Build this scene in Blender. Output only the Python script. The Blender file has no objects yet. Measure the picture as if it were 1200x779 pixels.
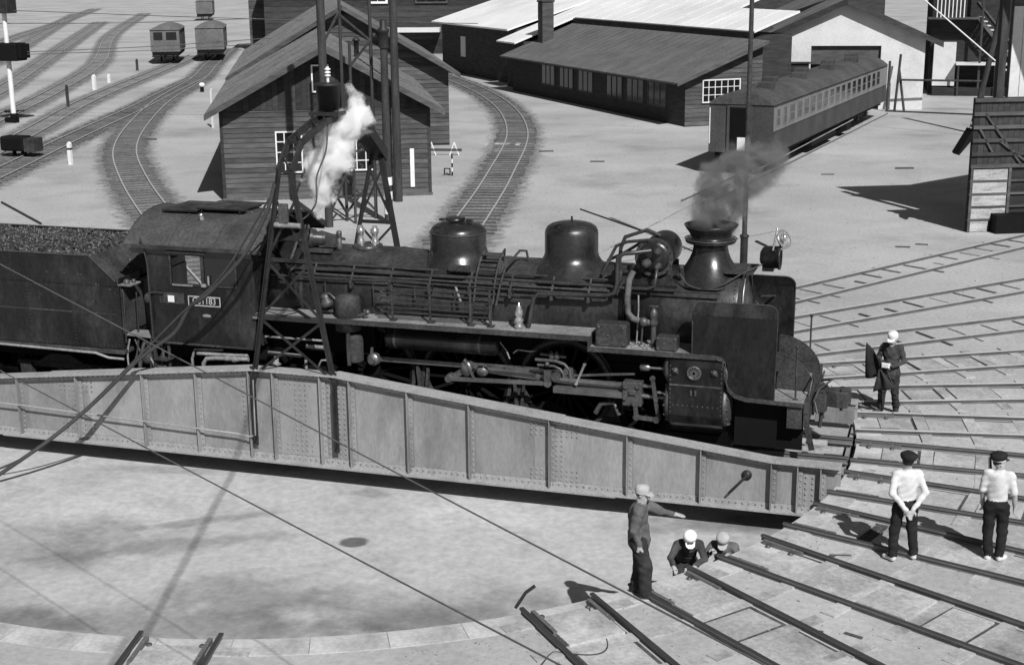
import bpy, bmesh, math, random
import numpy as np
from mathutils import Vector, Matrix, noise as mnoise

random.seed(51183)
scene = bpy.context.scene
COL = scene.collection
R = math.radians

# ------------------------------------------------------------------ camera
CAM_F, CAM_YAW, CAM_PITCH, CAM_ROLL = 1672.93, R(17.473), R(14.534), R(-0.5256)
CAM_POS = Vector((11.882, -25.553, 8.669))
_f = Vector((-math.sin(CAM_YAW) * math.cos(CAM_PITCH), math.cos(CAM_YAW) * math.cos(CAM_PITCH), -math.sin(CAM_PITCH)))
_r0 = Vector((math.cos(CAM_YAW), math.sin(CAM_YAW), 0))
_u0 = _r0.cross(_f)
_r = _r0 * math.cos(CAM_ROLL) + _u0 * math.sin(CAM_ROLL)
_u = _u0 * math.cos(CAM_ROLL) - _r0 * math.sin(CAM_ROLL)
cam_data = bpy.data.cameras.new('camera')
cam = bpy.data.objects.new('camera', cam_data)
COL.objects.link(cam)
cam_data.sensor_width = 36.0
cam_data.sensor_fit = 'HORIZONTAL'
cam_data.lens = CAM_F / 1200.0 * 36.0
cam_data.clip_start = 0.1
cam_data.clip_end = 3000
m = Matrix((( _r.x, _u.x, -_f.x, CAM_POS.x), (_r.y, _u.y, -_f.y, CAM_POS.y), (_r.z, _u.z, -_f.z, CAM_POS.z), (0, 0, 0, 1)))
cam.matrix_world = m
scene.camera = cam

# ------------------------------------------------------------------ light
SUN_EL = R(44.0)
SUN_TRAVEL = Vector((-0.60, 0.80, 0)).normalized()      # horizontal direction the shadows fall
world = bpy.data.worlds.new('World')
scene.world = world
world.use_nodes = True
wn, wl = world.node_tree.nodes, world.node_tree.links
wn.clear()
sky = wn.new('ShaderNodeTexSky')
sky.sky_type = 'NISHITA'
sky.sun_disc = False
sky.sun_elevation = SUN_EL
sky.sun_rotation = math.atan2(-SUN_TRAVEL.x, -SUN_TRAVEL.y)
bw = wn.new('ShaderNodeRGBToBW')                         # black and white photograph
bg = wn.new('ShaderNodeBackground')
bg.inputs['Strength'].default_value = 0.05
wo = wn.new('ShaderNodeOutputWorld')
wl.new(sky.outputs[0], bw.inputs[0]); wl.new(bw.outputs[0], bg.inputs[0]); wl.new(bg.outputs[0], wo.inputs[0])
sun_d = bpy.data.lights.new('sun', 'SUN')
sun_d.energy = 5.0
sun_d.angle = R(0.53)
sun_d.color = (1.0, 1.0, 1.0)
sun = bpy.data.objects.new('sun', sun_d)
COL.objects.link(sun)
sun.rotation_euler = Vector((SUN_TRAVEL.x * math.cos(SUN_EL), SUN_TRAVEL.y * math.cos(SUN_EL), -math.sin(SUN_EL))).to_track_quat('-Z', 'Y').to_euler()
sun.location = (20, -30, 40)
scene.view_settings.view_transform = 'Standard'
scene.view_settings.look = 'None'
scene.view_settings.exposure = -0.02
scene.view_settings.gamma = 1.0
scene.view_settings.use_curve_mapping = False
scene.render.engine = 'CYCLES'
scene.cycles.max_bounces = 12
scene.cycles.diffuse_bounces = 4
scene.cycles.glossy_bounces = 4
scene.cycles.volume_bounces = 10

# ------------------------------------------------------------------ pixel helpers (photograph 1200 x 779)
def ray(px, py):
    return _f + _r * ((px - 600) / CAM_F) - _u * ((py - 389.5) / CAM_F)
def at_z(px, py, z=-0.1):
    v = ray(px, py); t = (z - CAM_POS.z) / v.z
    return CAM_POS + v * t
def at_y(px, py, y):
    v = ray(px, py); t = (y - CAM_POS.y) / v.y
    return CAM_POS + v * t
def at_plane(px, py, a, b):
    n = Vector((b[1] - a[1], -(b[0] - a[0]), 0)); v = ray(px, py)
    t = (Vector((a[0], a[1], 0)) - CAM_POS).dot(n) / v.dot(n)
    return CAM_POS + v * t

# ------------------------------------------------------------------ materials
MATS = {}
def mat(name, base=0.3, rough=0.8, metal=0.0, var=0.25, scale=3.0, var2=0.12, scale2=40.0, bump=0.0, bscale=60.0,
        spec=0.5, stretch=None, dirt=None, dscale=0.6, coords='Object', rvar=0.0, seed_by_object=0.0):
    """grey procedural surface: two noise layers on the base colour, optional stains with their own shape"""
    if name in MATS: return MATS[name]
    M = bpy.data.materials.new(name); M.use_nodes = True
    N, L = M.node_tree.nodes, M.node_tree.links
    b = N['Principled BSDF']
    tc = N.new('ShaderNodeTexCoord'); mp = N.new('ShaderNodeMapping')
    L.new(tc.outputs[coords], mp.inputs['Vector'])
    if stretch: mp.inputs['Scale'].default_value = stretch
    vec = mp.outputs[0]
    if seed_by_object:
        oi = N.new('ShaderNodeObjectInfo'); ad = N.new('ShaderNodeVectorMath'); ad.operation = 'ADD'
        mu = N.new('ShaderNodeMath'); mu.operation = 'MULTIPLY'; mu.inputs[1].default_value = 37.0
        L.new(oi.outputs['Random'], mu.inputs[0]); L.new(mp.outputs[0], ad.inputs[0]); L.new(mu.outputs[0], ad.inputs[1])
        vec = ad.outputs[0]
    def noi(s, det=5.0, rg=0.6):
        n = N.new('ShaderNodeTexNoise'); n.inputs['Scale'].default_value = s; n.inputs['Detail'].default_value = det
        n.inputs['Roughness'].default_value = rg; L.new(vec, n.inputs['Vector']); return n.outputs['Fac']
    def rng(sock, a, c, f0=0.3, f1=0.7):
        r = N.new('ShaderNodeMapRange'); r.inputs['From Min'].default_value = f0; r.inputs['From Max'].default_value = f1
        r.inputs['To Min'].default_value = a; r.inputs['To Max'].default_value = c; L.new(sock, r.inputs['Value']); return r.outputs[0]
    def mul(a, c):
        k = N.new('ShaderNodeMath'); k.operation = 'MULTIPLY'
        L.new(a, k.inputs[0])
        if isinstance(c, (int, float)): k.inputs[1].default_value = c
        else: L.new(c, k.inputs[1])
        return k.outputs[0]
    v = mul(rng(noi(scale), 1 - var, 1 + var), rng(noi(scale2, 3), 1 - var2, 1 + var2))
    if dirt is not None:
        d = rng(noi(dscale, 6, 0.65), 1.0, dirt, 0.5, 0.68)
        v = mul(v, d)
    if seed_by_object:
        v = mul(v, rng(oi.outputs['Random'], 1 - seed_by_object, 1 + seed_by_object, 0, 1))
    v = mul(v, base)
    cr = N.new('ShaderNodeCombineColor')
    for i in range(3): L.new(v, cr.inputs[i])
    L.new(cr.outputs[0], b.inputs['Base Color'])
    b.inputs['Roughness'].default_value = rough
    if rvar:
        L.new(rng(noi(scale * 2.3), max(0.05, rough - rvar), min(1, rough + rvar)), b.inputs['Roughness'])
    b.inputs['Metallic'].default_value = metal
    b.inputs['Specular IOR Level'].default_value = spec
    if bump:
        bp = N.new('ShaderNodeBump'); bp.inputs['Strength'].default_value = min(1, bump); bp.inputs['Distance'].default_value = 0.02 * max(1, bump)
        L.new(noi(bscale, 6, 0.7), bp.inputs['Height']); L.new(bp.outputs[0], b.inputs['Normal'])
    MATS[name] = M
    return M

mat('ground', 0.39, 0.95, var=0.18, scale=0.13, var2=0.12, scale2=9.0, bump=0.5, bscale=16.0, dirt=0.76, dscale=0.22, spec=0.12)
mat('pit_concrete', 0.45, 0.92, var=0.18, scale=0.45, var2=0.14, scale2=7.0, bump=0.45, bscale=11.0, dirt=0.6, dscale=0.45, spec=0.2)
mat('apron', 0.43, 0.92, var=0.14, scale=0.7, var2=0.12, scale2=9.0, bump=0.4, bscale=18.0, dirt=0.72, dscale=0.55, spec=0.2)
mat('coping', 0.47, 0.9, var=0.16, scale=1.2, var2=0.14, scale2=14.0, bump=0.35, bscale=22, dirt=0.7, dscale=0.8, spec=0.2)
mat('slab', 0.40, 0.92, var=0.22, scale=1.3, var2=0.2, scale2=13.0, bump=0.5, bscale=22.0, dirt=0.62, dscale=0.9, spec=0.2, seed_by_object=0.09)
mat('rail_steel', 0.12, 0.55, metal=0.0, var=0.25, scale=2.0, var2=0.15, scale2=30, spec=0.5)
mat('rail_glint', 0.50, 0.35, metal=0.2, var=0.12, scale=3.0, spec=0.6)  # pale rail tops: the glint is put into the base colour
mat('rail_head', 0.06, 0.45, metal=0.3, var=0.12, scale=3.0, spec=0.5)
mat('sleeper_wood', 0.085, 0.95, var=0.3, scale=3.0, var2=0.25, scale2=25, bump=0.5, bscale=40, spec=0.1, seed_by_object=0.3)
mat('joint_dirt', 0.07, 0.97, var=0.4, scale=2.0, var2=0.4, scale2=14, spec=0.1)
mat('gravel_mat', 0.22, 0.95, var=0.5, scale=2.0, var2=0.4, scale2=14, spec=0.1)
mat('ballast', 0.20, 0.97, var=0.3, scale=0.6, var2=0.45, scale2=11.0, bump=1.0, bscale=18.0, spec=0.1)
mat('girder_paint', 0.255, 0.60, var=0.22, scale=1.2, var2=0.12, scale2=22, bump=0.15, bscale=30, dirt=0.66, dscale=1.3, stretch=(1, 1, 0.35), spec=0.35, seed_by_object=0.14)
mat('girder_flange', 0.33, 0.65, var=0.25, scale=2.0, var2=0.2, scale2=25, bump=0.2, bscale=40, dirt=0.6, dscale=2.0, spec=0.35)
mat('gantry_iron', 0.022, 0.55, var=0.4, scale=3.0, var2=0.25, scale2=30, bump=0.15, bscale=30, spec=0.35)
mat('loco_black', 0.0095, 0.36, var=0.6, scale=1.5, var2=0.4, scale2=16, bump=0.14, bscale=22, spec=0.42, rvar=0.16, dirt=2.6, dscale=1.4, stretch=(1, 1, 0.5))
mat('loco_dusty', 0.032, 0.37, var=0.45, scale=1.1, var2=0.4, scale2=14, bump=0.16, bscale=22, spec=0.45, rvar=0.15, dirt=1.8, dscale=1.2, stretch=(1, 1, 0.6))
mat('cab_roof_grey', 0.062, 0.72, var=0.3, scale=1.4, var2=0.35, scale2=16, bump=0.25, bscale=26, spec=0.3, dirt=0.6, dscale=1.0)
mat('lagging', 0.10, 0.7, var=0.35, scale=4, var2=0.3, scale2=25, spec=0.3)
mat('uniform', 0.060, 0.95, var=0.3, scale=6, var2=0.25, scale2=60, bump=0.5, bscale=40, spec=0.1)
mat('loco_gloss', 0.018, 0.30, var=0.4, scale=1.3, var2=0.3, scale2=16, bump=0.08, bscale=18, spec=0.55, rvar=0.08, dirt=1.8, dscale=1.5)
mat('loco_grime', 0.042, 0.70, var=0.5, scale=1.6, var2=0.45, scale2=18, bump=0.3, bscale=30, spec=0.3)
mat('running_board', 0.21, 0.8, var=0.3, scale=1.5, var2=0.25, scale2=20, bump=0.2, bscale=30, spec=0.25, dirt=0.5, dscale=1.2)
mat('frame_black', 0.005, 0.75, var=0.3, scale=2, spec=0.18)
mat('steel_rod', 0.26, 0.38, metal=0.75, var=0.3, scale=3.0, var2=0.2, scale2=25, spec=0.5)
mat('dull_steel', 0.085, 0.48, metal=0.35, var=0.45, scale=3.0, var2=0.35, scale2=25, spec=0.45)
mat('pipe_grey', 0.034, 0.38, var=0.4, scale=4.0, var2=0.3, scale2=25, spec=0.5)
mat('pipe_pale', 0.22, 0.6, var=0.4, scale=4.0, var2=0.3, scale2=25, spec=0.4)
mat('brass', 0.60, 0.22, metal=0.8, var=0.2, scale=6.0, spec=0.5)
mat('coal', 0.035, 0.45, var=0.45, scale=6, var2=0.4, scale2=30, bump=0.5, bscale=40, spec=0.6)
mat('dark_void', 0.006, 0.95, var=0.1, spec=0.1)
mat('white_paint', 0.72, 0.7, var=0.08, scale=4, var2=0.06, scale2=30, spec=0.3)
mat('glass_dark', 0.012, 0.12, var=0.2, scale=2, spec=0.6)
mat('board_dark', 0.042, 0.88, var=0.35, scale=1.2, var2=0.3, scale2=20, bump=0.3, bscale=25, stretch=(1, 1, 5), spec=0.2, seed_by_object=0.3)
mat('board_mid', 0.080, 0.88, var=0.35, scale=1.2, var2=0.3, scale2=20, bump=0.3, bscale=25, stretch=(1, 1, 5), spec=0.2, seed_by_object=0.3)
mat('board_pale', 0.40, 0.85, var=0.25, scale=1.2, var2=0.3, scale2=14, bump=0.3, bscale=20, stretch=(1, 1, 6), spec=0.15, dirt=0.6, dscale=2.0, seed_by_object=0.15)
mat('roof_tin', 0.14, 0.75, var=0.22, scale=0.8, var2=0.25, scale2=14, bump=0.2, bscale=30, spec=0.3, dirt=0.65, dscale=0.5)
mat('roof_dark', 0.125, 0.85, var=0.2, scale=0.8, var2=0.25, scale2=10, bump=0.3, bscale=20, spec=0.2)
mat('roof_pale', 0.74, 0.7, var=0.10, scale=0.35, var2=0.06, scale2=6, bump=0.15, bscale=12, spec=0.3, dirt=0.85, dscale=0.12)
mat('shed_concrete', 0.60, 0.9, var=0.10, scale=0.6, var2=0.08, scale2=8, bump=0.2, bscale=14, dirt=0.8, dscale=0.4, spec=0.2)
mat('pole_wood', 0.045, 0.9, var=0.4, scale=2, var2=0.35, scale2=20, bump=0.3, bscale=20, stretch=(3, 3, 0.4), spec=0.2)
mat('coach_dark', 0.055, 0.7, var=0.3, scale=0.8, var2=0.25, scale2=12, spec=0.3)
mat('wagon_hazed', 0.13, 0.8, var=0.25, scale=0.8, var2=0.25, scale2=8, spec=0.2)  # body grey lightened to imitate distance haze
mat('coach_band', 0.19, 0.7, var=0.2, scale=0.8, var2=0.2, scale2=12, spec=0.3)
mat('coach_roof', 0.07, 0.8, var=0.3, scale=0.6, var2=0.3, scale2=10, spec=0.2)
mat('cable_black', 0.045, 0.6, var=0.2, scale=5, spec=0.4)
mat('wire', 0.09, 0.6, var=0.2, scale=5, spec=0.4)
mat('skin', 0.36, 0.6, var=0.1, scale=8, var2=0.08, scale2=60, spec=0.3)
mat('cloth_work', 0.115, 0.95, var=0.35, scale=6, var2=0.25, scale2=60, bump=0.5, bscale=40, spec=0.1)
mat('cloth_black', 0.022, 0.95, var=0.3, scale=5, var2=0.2, scale2=60, bump=0.4, bscale=50, spec=0.1)
mat('cloth_trouser', 0.038, 0.95, var=0.35, scale=5, var2=0.25, scale2=60, bump=0.4, bscale=50, spec=0.1)
mat('cloth_white', 0.60, 0.9, var=0.06, scale=7, var2=0.06, scale2=60, bump=0.4, bscale=30, spec=0.1)
mat('cloth_pale', 0.62, 0.9, var=0.12, scale=7, var2=0.1, scale2=60, bump=0.3, bscale=40, spec=0.1)
mat('cap_grey', 0.40, 0.9, var=0.12, scale=9, var2=0.1, scale2=60, spec=0.1)
mat('hair', 0.012, 0.6, var=0.3, scale=20, spec=0.3)
mat('shoe_dark', 0.05, 0.7, var=0.3, scale=8, spec=0.3)

# ------------------------------------------------------------------ mesh builder
def frame_from(d):
    d = Vector(d).normalized()
    a = Vector((0, 0, 1)) if abs(d.z) < 0.95 else Vector((1, 0, 0))
    x = a.cross(d).normalized(); y = d.cross(x)
    return x, y, d

class MB:
    def __init__(s): s.v = []; s.f = []; s.sm = []
    def add(s, vs, fs, smooth=False):
        o = len(s.v); s.v += [tuple(v) for v in vs]
        for f in fs: s.f.append(tuple(i + o for i in f)); s.sm.append(smooth)
        return s
    def boxb(s, x0, x1, y0, y1, z0, z1):
        vs = [(x, y, z) for z in (z0, z1) for y in (y0, y1) for x in (x0, x1)]
        return s.add(vs, [(0, 2, 3, 1), (4, 5, 7, 6), (0, 1, 5, 4), (2, 6, 7, 3), (0, 4, 6, 2), (1, 3, 7, 5)])
    def obox(s, c, ax, ay, az, sx, sy, sz):
        c, ax, ay, az = Vector(c), Vector(ax), Vector(ay), Vector(az)
        vs = [c + ax * (i * sx / 2) + ay * (j * sy / 2) + az * (k * sz / 2) for k in (-1, 1) for j in (-1, 1) for i in (-1, 1)]
        return s.add(vs, [(0, 2, 3, 1), (4, 5, 7, 6), (0, 1, 5, 4), (2, 6, 7, 3), (0, 4, 6, 2), (1, 3, 7, 5)])
    def bar(s, p0, p1, w, h, up=(0, 0, 1)):
        p0, p1 = Vector(p0), Vector(p1); d = (p1 - p0); L = d.length; d.normalize()
        up = Vector(up)
        if abs(up.dot(d)) > 0.98: up = Vector((1, 0, 0))
        x = up.cross(d).normalized(); z = d.cross(x)
        return s.obox((p0 + p1) / 2, d, x, z, L, w, h)
    def angle(s, p0, p1, w, t, up=(0, 0, 1), flip=1):
        """L-section iron: two thin legs"""
        p0, p1 = Vector(p0), Vector(p1); d = (p1 - p0); L = d.length; d.normalize(); up = Vector(up)
        if abs(up.dot(d)) > 0.98: up = Vector((1, 0, 0))
        x = up.cross(d).normalized() * flip; z = d.cross(x) * flip
        c = (p0 + p1) / 2
        s.obox(c + x * (w / 2), d, x, z, L, w, t)
        s.obox(c + z * (w / 2 + t / 2), d, x, z, L, t, w)
        return s
    def ring(s, c, x, y, r, n, ph=0):
        return [Vector(c) + x * (r * math.cos(2 * math.pi * i / n + ph)) + y * (r * math.sin(2 * math.pi * i / n + ph)) for i in range(n)]
    def cyl(s, p0, p1, r0, r1=None, n=14, caps=True, smooth=True):
        r1 = r0 if r1 is None else r1
        p0, p1 = Vector(p0), Vector(p1); x, y, d = frame_from(p1 - p0)
        vs = s.ring(p0, x, y, r0, n) + s.ring(p1, x, y, r1, n)
        s.add(vs, [(i, (i + 1) % n, n + (i + 1) % n, n + i) for i in range(n)], smooth)
        if caps:
            s.add(vs[:n], [tuple(reversed(range(n)))]); s.add(vs[n:], [tuple(range(n))])
        return s
    def lathe(s, prof, c, axis=(0, 0, 1), n=28, smooth=True, a0=0, a1=2 * math.pi, sharp=()):
        x, y, d = frame_from(axis); c = Vector(c); full = abs(a1 - a0 - 2 * math.pi) < 1e-6
        m_ = n if full else n + 1; vs = []
        for (r, h) in prof:
            for i in range(m_):
                a = a0 + (a1 - a0) * i / n
                vs.append(c + d * h + x * (r * math.cos(a)) + y * (r * math.sin(a)))
        fs = []
        for k in range(len(prof) - 1):
            for i in range(n):
                j = (i + 1) % m_
                fs.append((k * m_ + i, k * m_ + j, (k + 1) * m_ + j, (k + 1) * m_ + i))
        s.add(vs, fs, smooth)
        if full:
            if prof[0][0] > 1e-4: s.add(vs[:m_], [tuple(reversed(range(m_)))])
            if prof[-1][0] > 1e-4: s.add(vs[-m_:], [tuple(range(m_))])
        return s
    def tube(s, pts, r, n=8, caps=True, rs=None, closed=False):
        pts = [Vector(q) for q in pts]; k = len(pts)
        T = []
        for i in range(k):
            a = pts[i] - pts[i - 1] if (i or closed) else pts[1] - pts[0]
            b = pts[(i + 1) % k] - pts[i] if (i < k - 1 or closed) else a
            t = a.normalized() + b.normalized()
            T.append(t.normalized() if t.length > 1e-6 else a.normalized())
        x, y, _ = frame_from(T[0]); vs = []
        for i in range(k):
            if i:
                x = (x - T[i] * x.dot(T[i]))
                x = x.normalized() if x.length > 1e-6 else frame_from(T[i])[0]
                y = T[i].cross(x)
            rr = rs[i] if rs else r
            vs += [pts[i] + x * (rr * math.cos(2 * math.pi * j / n)) + y * (rr * math.sin(2 * math.pi * j / n)) for j in range(n)]
        seg = k if closed else k - 1
        s.add(vs, [(i * n + j, i * n + (j + 1) % n, ((i + 1) % k) * n + (j + 1) % n, ((i + 1) % k) * n + j) for i in range(seg) for j in range(n)], True)
        if caps and not closed:
            s.add(vs[:n], [tuple(reversed(range(n)))]); s.add(vs[-n:], [tuple(range(n))])
        return s
    def prism(s, poly, ext):
        poly = [Vector(q) for q in poly]; e = Vector(ext); n = len(poly)
        nrm = Vector((0, 0, 0))
        for i in range(n): nrm += poly[i].cross(poly[(i + 1) % n])
        if nrm.dot(e) < 0: poly.reverse()
        vs = poly + [q + e for q in poly]
        return s.add(vs, [tuple(reversed(range(n))), tuple(range(n, 2 * n))] + [(i, (i + 1) % n, n + (i + 1) % n, n + i) for i in range(n)])
    def sph(s, c, r, n=12, m=8):
        c = Vector(c); r = (r, r, r) if isinstance(r, (int, float)) else r; vs = []
        vs.append(c + Vector((0, 0, -r[2])))
        for j in range(1, m):
            a = -math.pi / 2 + math.pi * j / m
            for i in range(n):
                b = 2 * math.pi * i / n
                vs.append(c + Vector((r[0] * math.cos(a) * math.cos(b), r[1] * math.cos(a) * math.sin(b), r[2] * math.sin(a))))
        vs.append(c + Vector((0, 0, r[2]))); fs = []
        for i in range(n): fs.append((0, 1 + (i + 1) % n, 1 + i))
        for j in range(m - 2):
            for i in range(n):
                a = 1 + j * n; fs.append((a + i, a + (i + 1) % n, a + n + (i + 1) % n, a + n + i))
        t = len(vs) - 1; a = 1 + (m - 2) * n
        for i in range(n): fs.append((a + i, a + (i + 1) % n, t))
        return s.add(vs, fs, True)
    def rivet(s, c, nrm, r=0.02, n=6, h=0.6):
        x, y, d = frame_from(nrm); c = Vector(c)
        vs = s.ring(c, x, y, r, n) + s.ring(c + d * (r * h), x, y, r * 0.55, n)
        s.add(vs, [(i, (i + 1) % n, n + (i + 1) % n, n + i) for i in range(n)] + [tuple(range(n, 2 * n))], False)
        return s
    def mesh(s, name):
        me = bpy.data.meshes.new(name); me.from_pydata(s.v, [], s.f)
        me.polygons.foreach_set('use_smooth', s.sm); me.update()
        return me
    def build(s, name, material, parent=None, bevel=0, **props):
        me = s.mesh(name)
        return link(name, me, material, parent, bevel, **props)

def link(name, me, material, parent=None, bevel=0, **props):
    o = bpy.data.objects.new(name, me); COL.objects.link(o)
    if material is not None and not me.materials:
        me.materials.append(MATS[material] if isinstance(material, str) else material)
    if parent is not None: o.parent = parent
    if bevel:
        b = o.modifiers.new('bevel', 'BEVEL'); b.width = bevel; b.segments = 2; b.limit_method = 'ANGLE'; b.angle_limit = R(50)
    for k, v in props.items(): o[k] = v
    return o
def thing(name, label, category, loc=(0, 0, 0), rz=0.0, group=None, kind=None):
    o = bpy.data.objects.new(name, None); COL.objects.link(o); o.empty_display_size = 0.3
    o.location = loc; o.rotation_euler = (0, 0, rz)
    if label: o['label'] = label
    if category: o['category'] = category
    if group: o['group'] = group
    if kind: o['kind'] = kind
    return o
def copy_tree(o, parent=None):
    c = o.copy(); COL.objects.link(c); c.parent = parent
    for ch in o.children: copy_tree(ch, c)
    return c
def lerp(a, b, t): return a + (b - a) * t
def spline(pts, n=8):
    """Catmull-Rom through points"""
    P = [Vector(q) for q in pts]; P = [P[0] * 2 - P[1]] + P + [P[-1] * 2 - P[-2]]; out = []
    for i in range(1, len(P) - 2):
        for k in range(n):
            t = k / n; a, b, c, d = P[i - 1], P[i], P[i + 1], P[i + 2]
            out.append(0.5 * ((2 * b) + (c - a) * t + (2 * a - 5 * b + 4 * c - d) * t * t + (3 * b - a - 3 * c + d) * t ** 3))
    out.append(P[-2]); return out

# ================================================================== SETTING
GZ = -0.10                     # yard surface; rail tops are at z = 0
PIT_Z = -1.05
PIT_R = 10.42

def ring_sheet(r0, r1s, z, n=160):
    rs = [r0] + list(r1s); vs = []; fs = []
    for r in rs:
        for i in range(n):
            a = 2 * math.pi * i / n; vs.append((r * math.cos(a), r * math.sin(a), z))
    for k in range(len(rs) - 1):
        for i in range(n):
            j = (i + 1) % n
            fs.append((k * n + i, (k + 1) * n + i, (k + 1) * n + j, k * n + j))
    return MB().add(vs, fs)
ring_sheet(PIT_R + 0.42, (14, 22, 40, 80, 200, 600, 1400), GZ).build('ground', 'ground', kind='structure')

# pit floor with stains of their own shape
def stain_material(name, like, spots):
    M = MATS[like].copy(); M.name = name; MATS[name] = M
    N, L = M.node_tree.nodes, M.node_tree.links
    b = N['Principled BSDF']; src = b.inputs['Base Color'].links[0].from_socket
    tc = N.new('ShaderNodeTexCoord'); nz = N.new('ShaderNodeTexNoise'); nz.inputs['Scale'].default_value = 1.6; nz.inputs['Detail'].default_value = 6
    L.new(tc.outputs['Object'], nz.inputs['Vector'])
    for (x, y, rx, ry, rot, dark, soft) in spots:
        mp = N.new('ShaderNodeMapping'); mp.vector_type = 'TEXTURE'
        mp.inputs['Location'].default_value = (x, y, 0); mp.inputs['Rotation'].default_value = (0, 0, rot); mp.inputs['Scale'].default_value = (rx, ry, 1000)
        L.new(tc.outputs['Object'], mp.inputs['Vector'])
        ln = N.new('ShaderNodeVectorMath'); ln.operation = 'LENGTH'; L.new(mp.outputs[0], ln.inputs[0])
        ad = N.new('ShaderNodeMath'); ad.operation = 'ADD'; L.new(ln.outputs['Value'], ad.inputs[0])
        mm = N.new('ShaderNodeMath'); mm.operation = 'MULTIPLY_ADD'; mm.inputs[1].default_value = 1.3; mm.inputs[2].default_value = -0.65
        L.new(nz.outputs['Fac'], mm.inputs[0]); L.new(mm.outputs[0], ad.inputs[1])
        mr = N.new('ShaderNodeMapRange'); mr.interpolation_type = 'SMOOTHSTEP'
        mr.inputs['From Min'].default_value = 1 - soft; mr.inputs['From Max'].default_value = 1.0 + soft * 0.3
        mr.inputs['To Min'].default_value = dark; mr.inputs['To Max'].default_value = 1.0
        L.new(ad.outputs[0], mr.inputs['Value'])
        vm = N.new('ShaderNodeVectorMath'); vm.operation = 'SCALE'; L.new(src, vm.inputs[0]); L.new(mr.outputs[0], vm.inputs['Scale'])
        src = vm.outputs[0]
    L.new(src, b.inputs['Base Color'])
def spot(px, py, z, rx, ry, rot, dark, soft):
    q = at_z(px, py, z); return (q.x, q.y, rx, ry, rot, dark, soft)
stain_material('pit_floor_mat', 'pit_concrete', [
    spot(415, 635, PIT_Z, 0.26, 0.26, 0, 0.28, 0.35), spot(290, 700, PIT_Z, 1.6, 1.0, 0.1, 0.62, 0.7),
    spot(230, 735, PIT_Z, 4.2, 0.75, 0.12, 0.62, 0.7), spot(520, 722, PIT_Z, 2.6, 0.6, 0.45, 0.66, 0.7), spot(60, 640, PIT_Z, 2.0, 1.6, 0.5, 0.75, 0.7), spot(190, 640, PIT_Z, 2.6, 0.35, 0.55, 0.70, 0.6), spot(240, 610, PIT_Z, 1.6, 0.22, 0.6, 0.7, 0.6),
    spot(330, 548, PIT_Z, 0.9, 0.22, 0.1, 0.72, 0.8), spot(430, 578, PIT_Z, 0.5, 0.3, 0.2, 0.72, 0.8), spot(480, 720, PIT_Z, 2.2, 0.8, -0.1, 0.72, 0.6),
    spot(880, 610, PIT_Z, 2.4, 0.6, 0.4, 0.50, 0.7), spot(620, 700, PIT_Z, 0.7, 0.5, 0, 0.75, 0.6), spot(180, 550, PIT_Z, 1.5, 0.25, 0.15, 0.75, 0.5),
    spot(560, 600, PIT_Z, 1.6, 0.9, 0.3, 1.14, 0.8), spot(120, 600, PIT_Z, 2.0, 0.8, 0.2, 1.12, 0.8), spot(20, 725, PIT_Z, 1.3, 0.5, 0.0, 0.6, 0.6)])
fl = MB(); n = 128
vs = [(0, 0, PIT_Z + 0.02)] + [(r_ * math.cos(2 * math.pi * i / n), r_ * math.sin(2 * math.pi * i / n), PIT_Z) for r_ in (4.0, 7.5, PIT_R + 0.1) for i in range(n)]
fl.add(vs, [(0, 1 + i, 1 + (i + 1) % n) for i in range(n)])
for k in range(2):
    fl.add(vs, [(1 + k * n + i, 1 + (k + 1) * n + i, 1 + (k + 1) * n + (i + 1) % n, 1 + k * n + (i + 1) % n) for i in range(n)])
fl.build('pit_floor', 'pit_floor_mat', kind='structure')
# pit wall: a ring of cast coping blocks on a round retaining wall
pit = thing('pit_wall', None, None, kind='structure')
wl_ = MB(); nw = 128
vs = [(rr * math.cos(2 * math.pi * i / nw), rr * math.sin(2 * math.pi * i / nw), zz) for rr, zz in ((PIT_R + 0.05, PIT_Z - 0.1), (PIT_R + 0.05, GZ - 0.165), (PIT_R + 0.5, GZ - 0.165)) for i in range(nw)]
for k in range(2): wl_.add(vs, [(k * nw + i, (k + 1) * nw + i, (k + 1) * nw + (i + 1) % nw, k * nw + (i + 1) % nw) for i in range(nw)])
wl_.build('retaining_wall', 'pit_concrete', pit)
NB = 64
def arc_block(r0, r1, z0, z1, da, k=4):
    b = MB(); vs = []
    for i in range(k + 1):
        a = -da / 2 + da * i / k
        for (r_, z_) in ((r0, z0), (r1, z0), (r1, z1), (r0, z1)): vs.append((r_ * math.cos(a), r_ * math.sin(a), z_))
    fs = []
    for i in range(k):
        for j in range(4): fs.append((i * 4 + j, i * 4 + (j + 1) % 4, (i + 1) * 4 + (j + 1) % 4, (i + 1) * 4 + j))
    fs += [(3, 2, 1, 0), tuple(4 * k + j for j in range(4))]
    return b.add(vs, fs)
me = arc_block(PIT_R, PIT_R + 0.47, GZ - 0.16, GZ + 0.012, 2 * math.pi / NB - 0.0007).mesh('coping_block'); me.materials.append(MATS['coping'])
for i in range(NB):
    a = 2 * math.pi * (i + 0.5) / NB
    q = Vector((math.cos(a), math.sin(a)))
    if q.y > 0.55 and q.x < 0.9: continue          # behind the engine, out of sight
    o = link('coping_block', me, 'coping', pit); o.rotation_euler = (0, 0, a); o.location.z = random.uniform(-0.003, 0.003)

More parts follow.
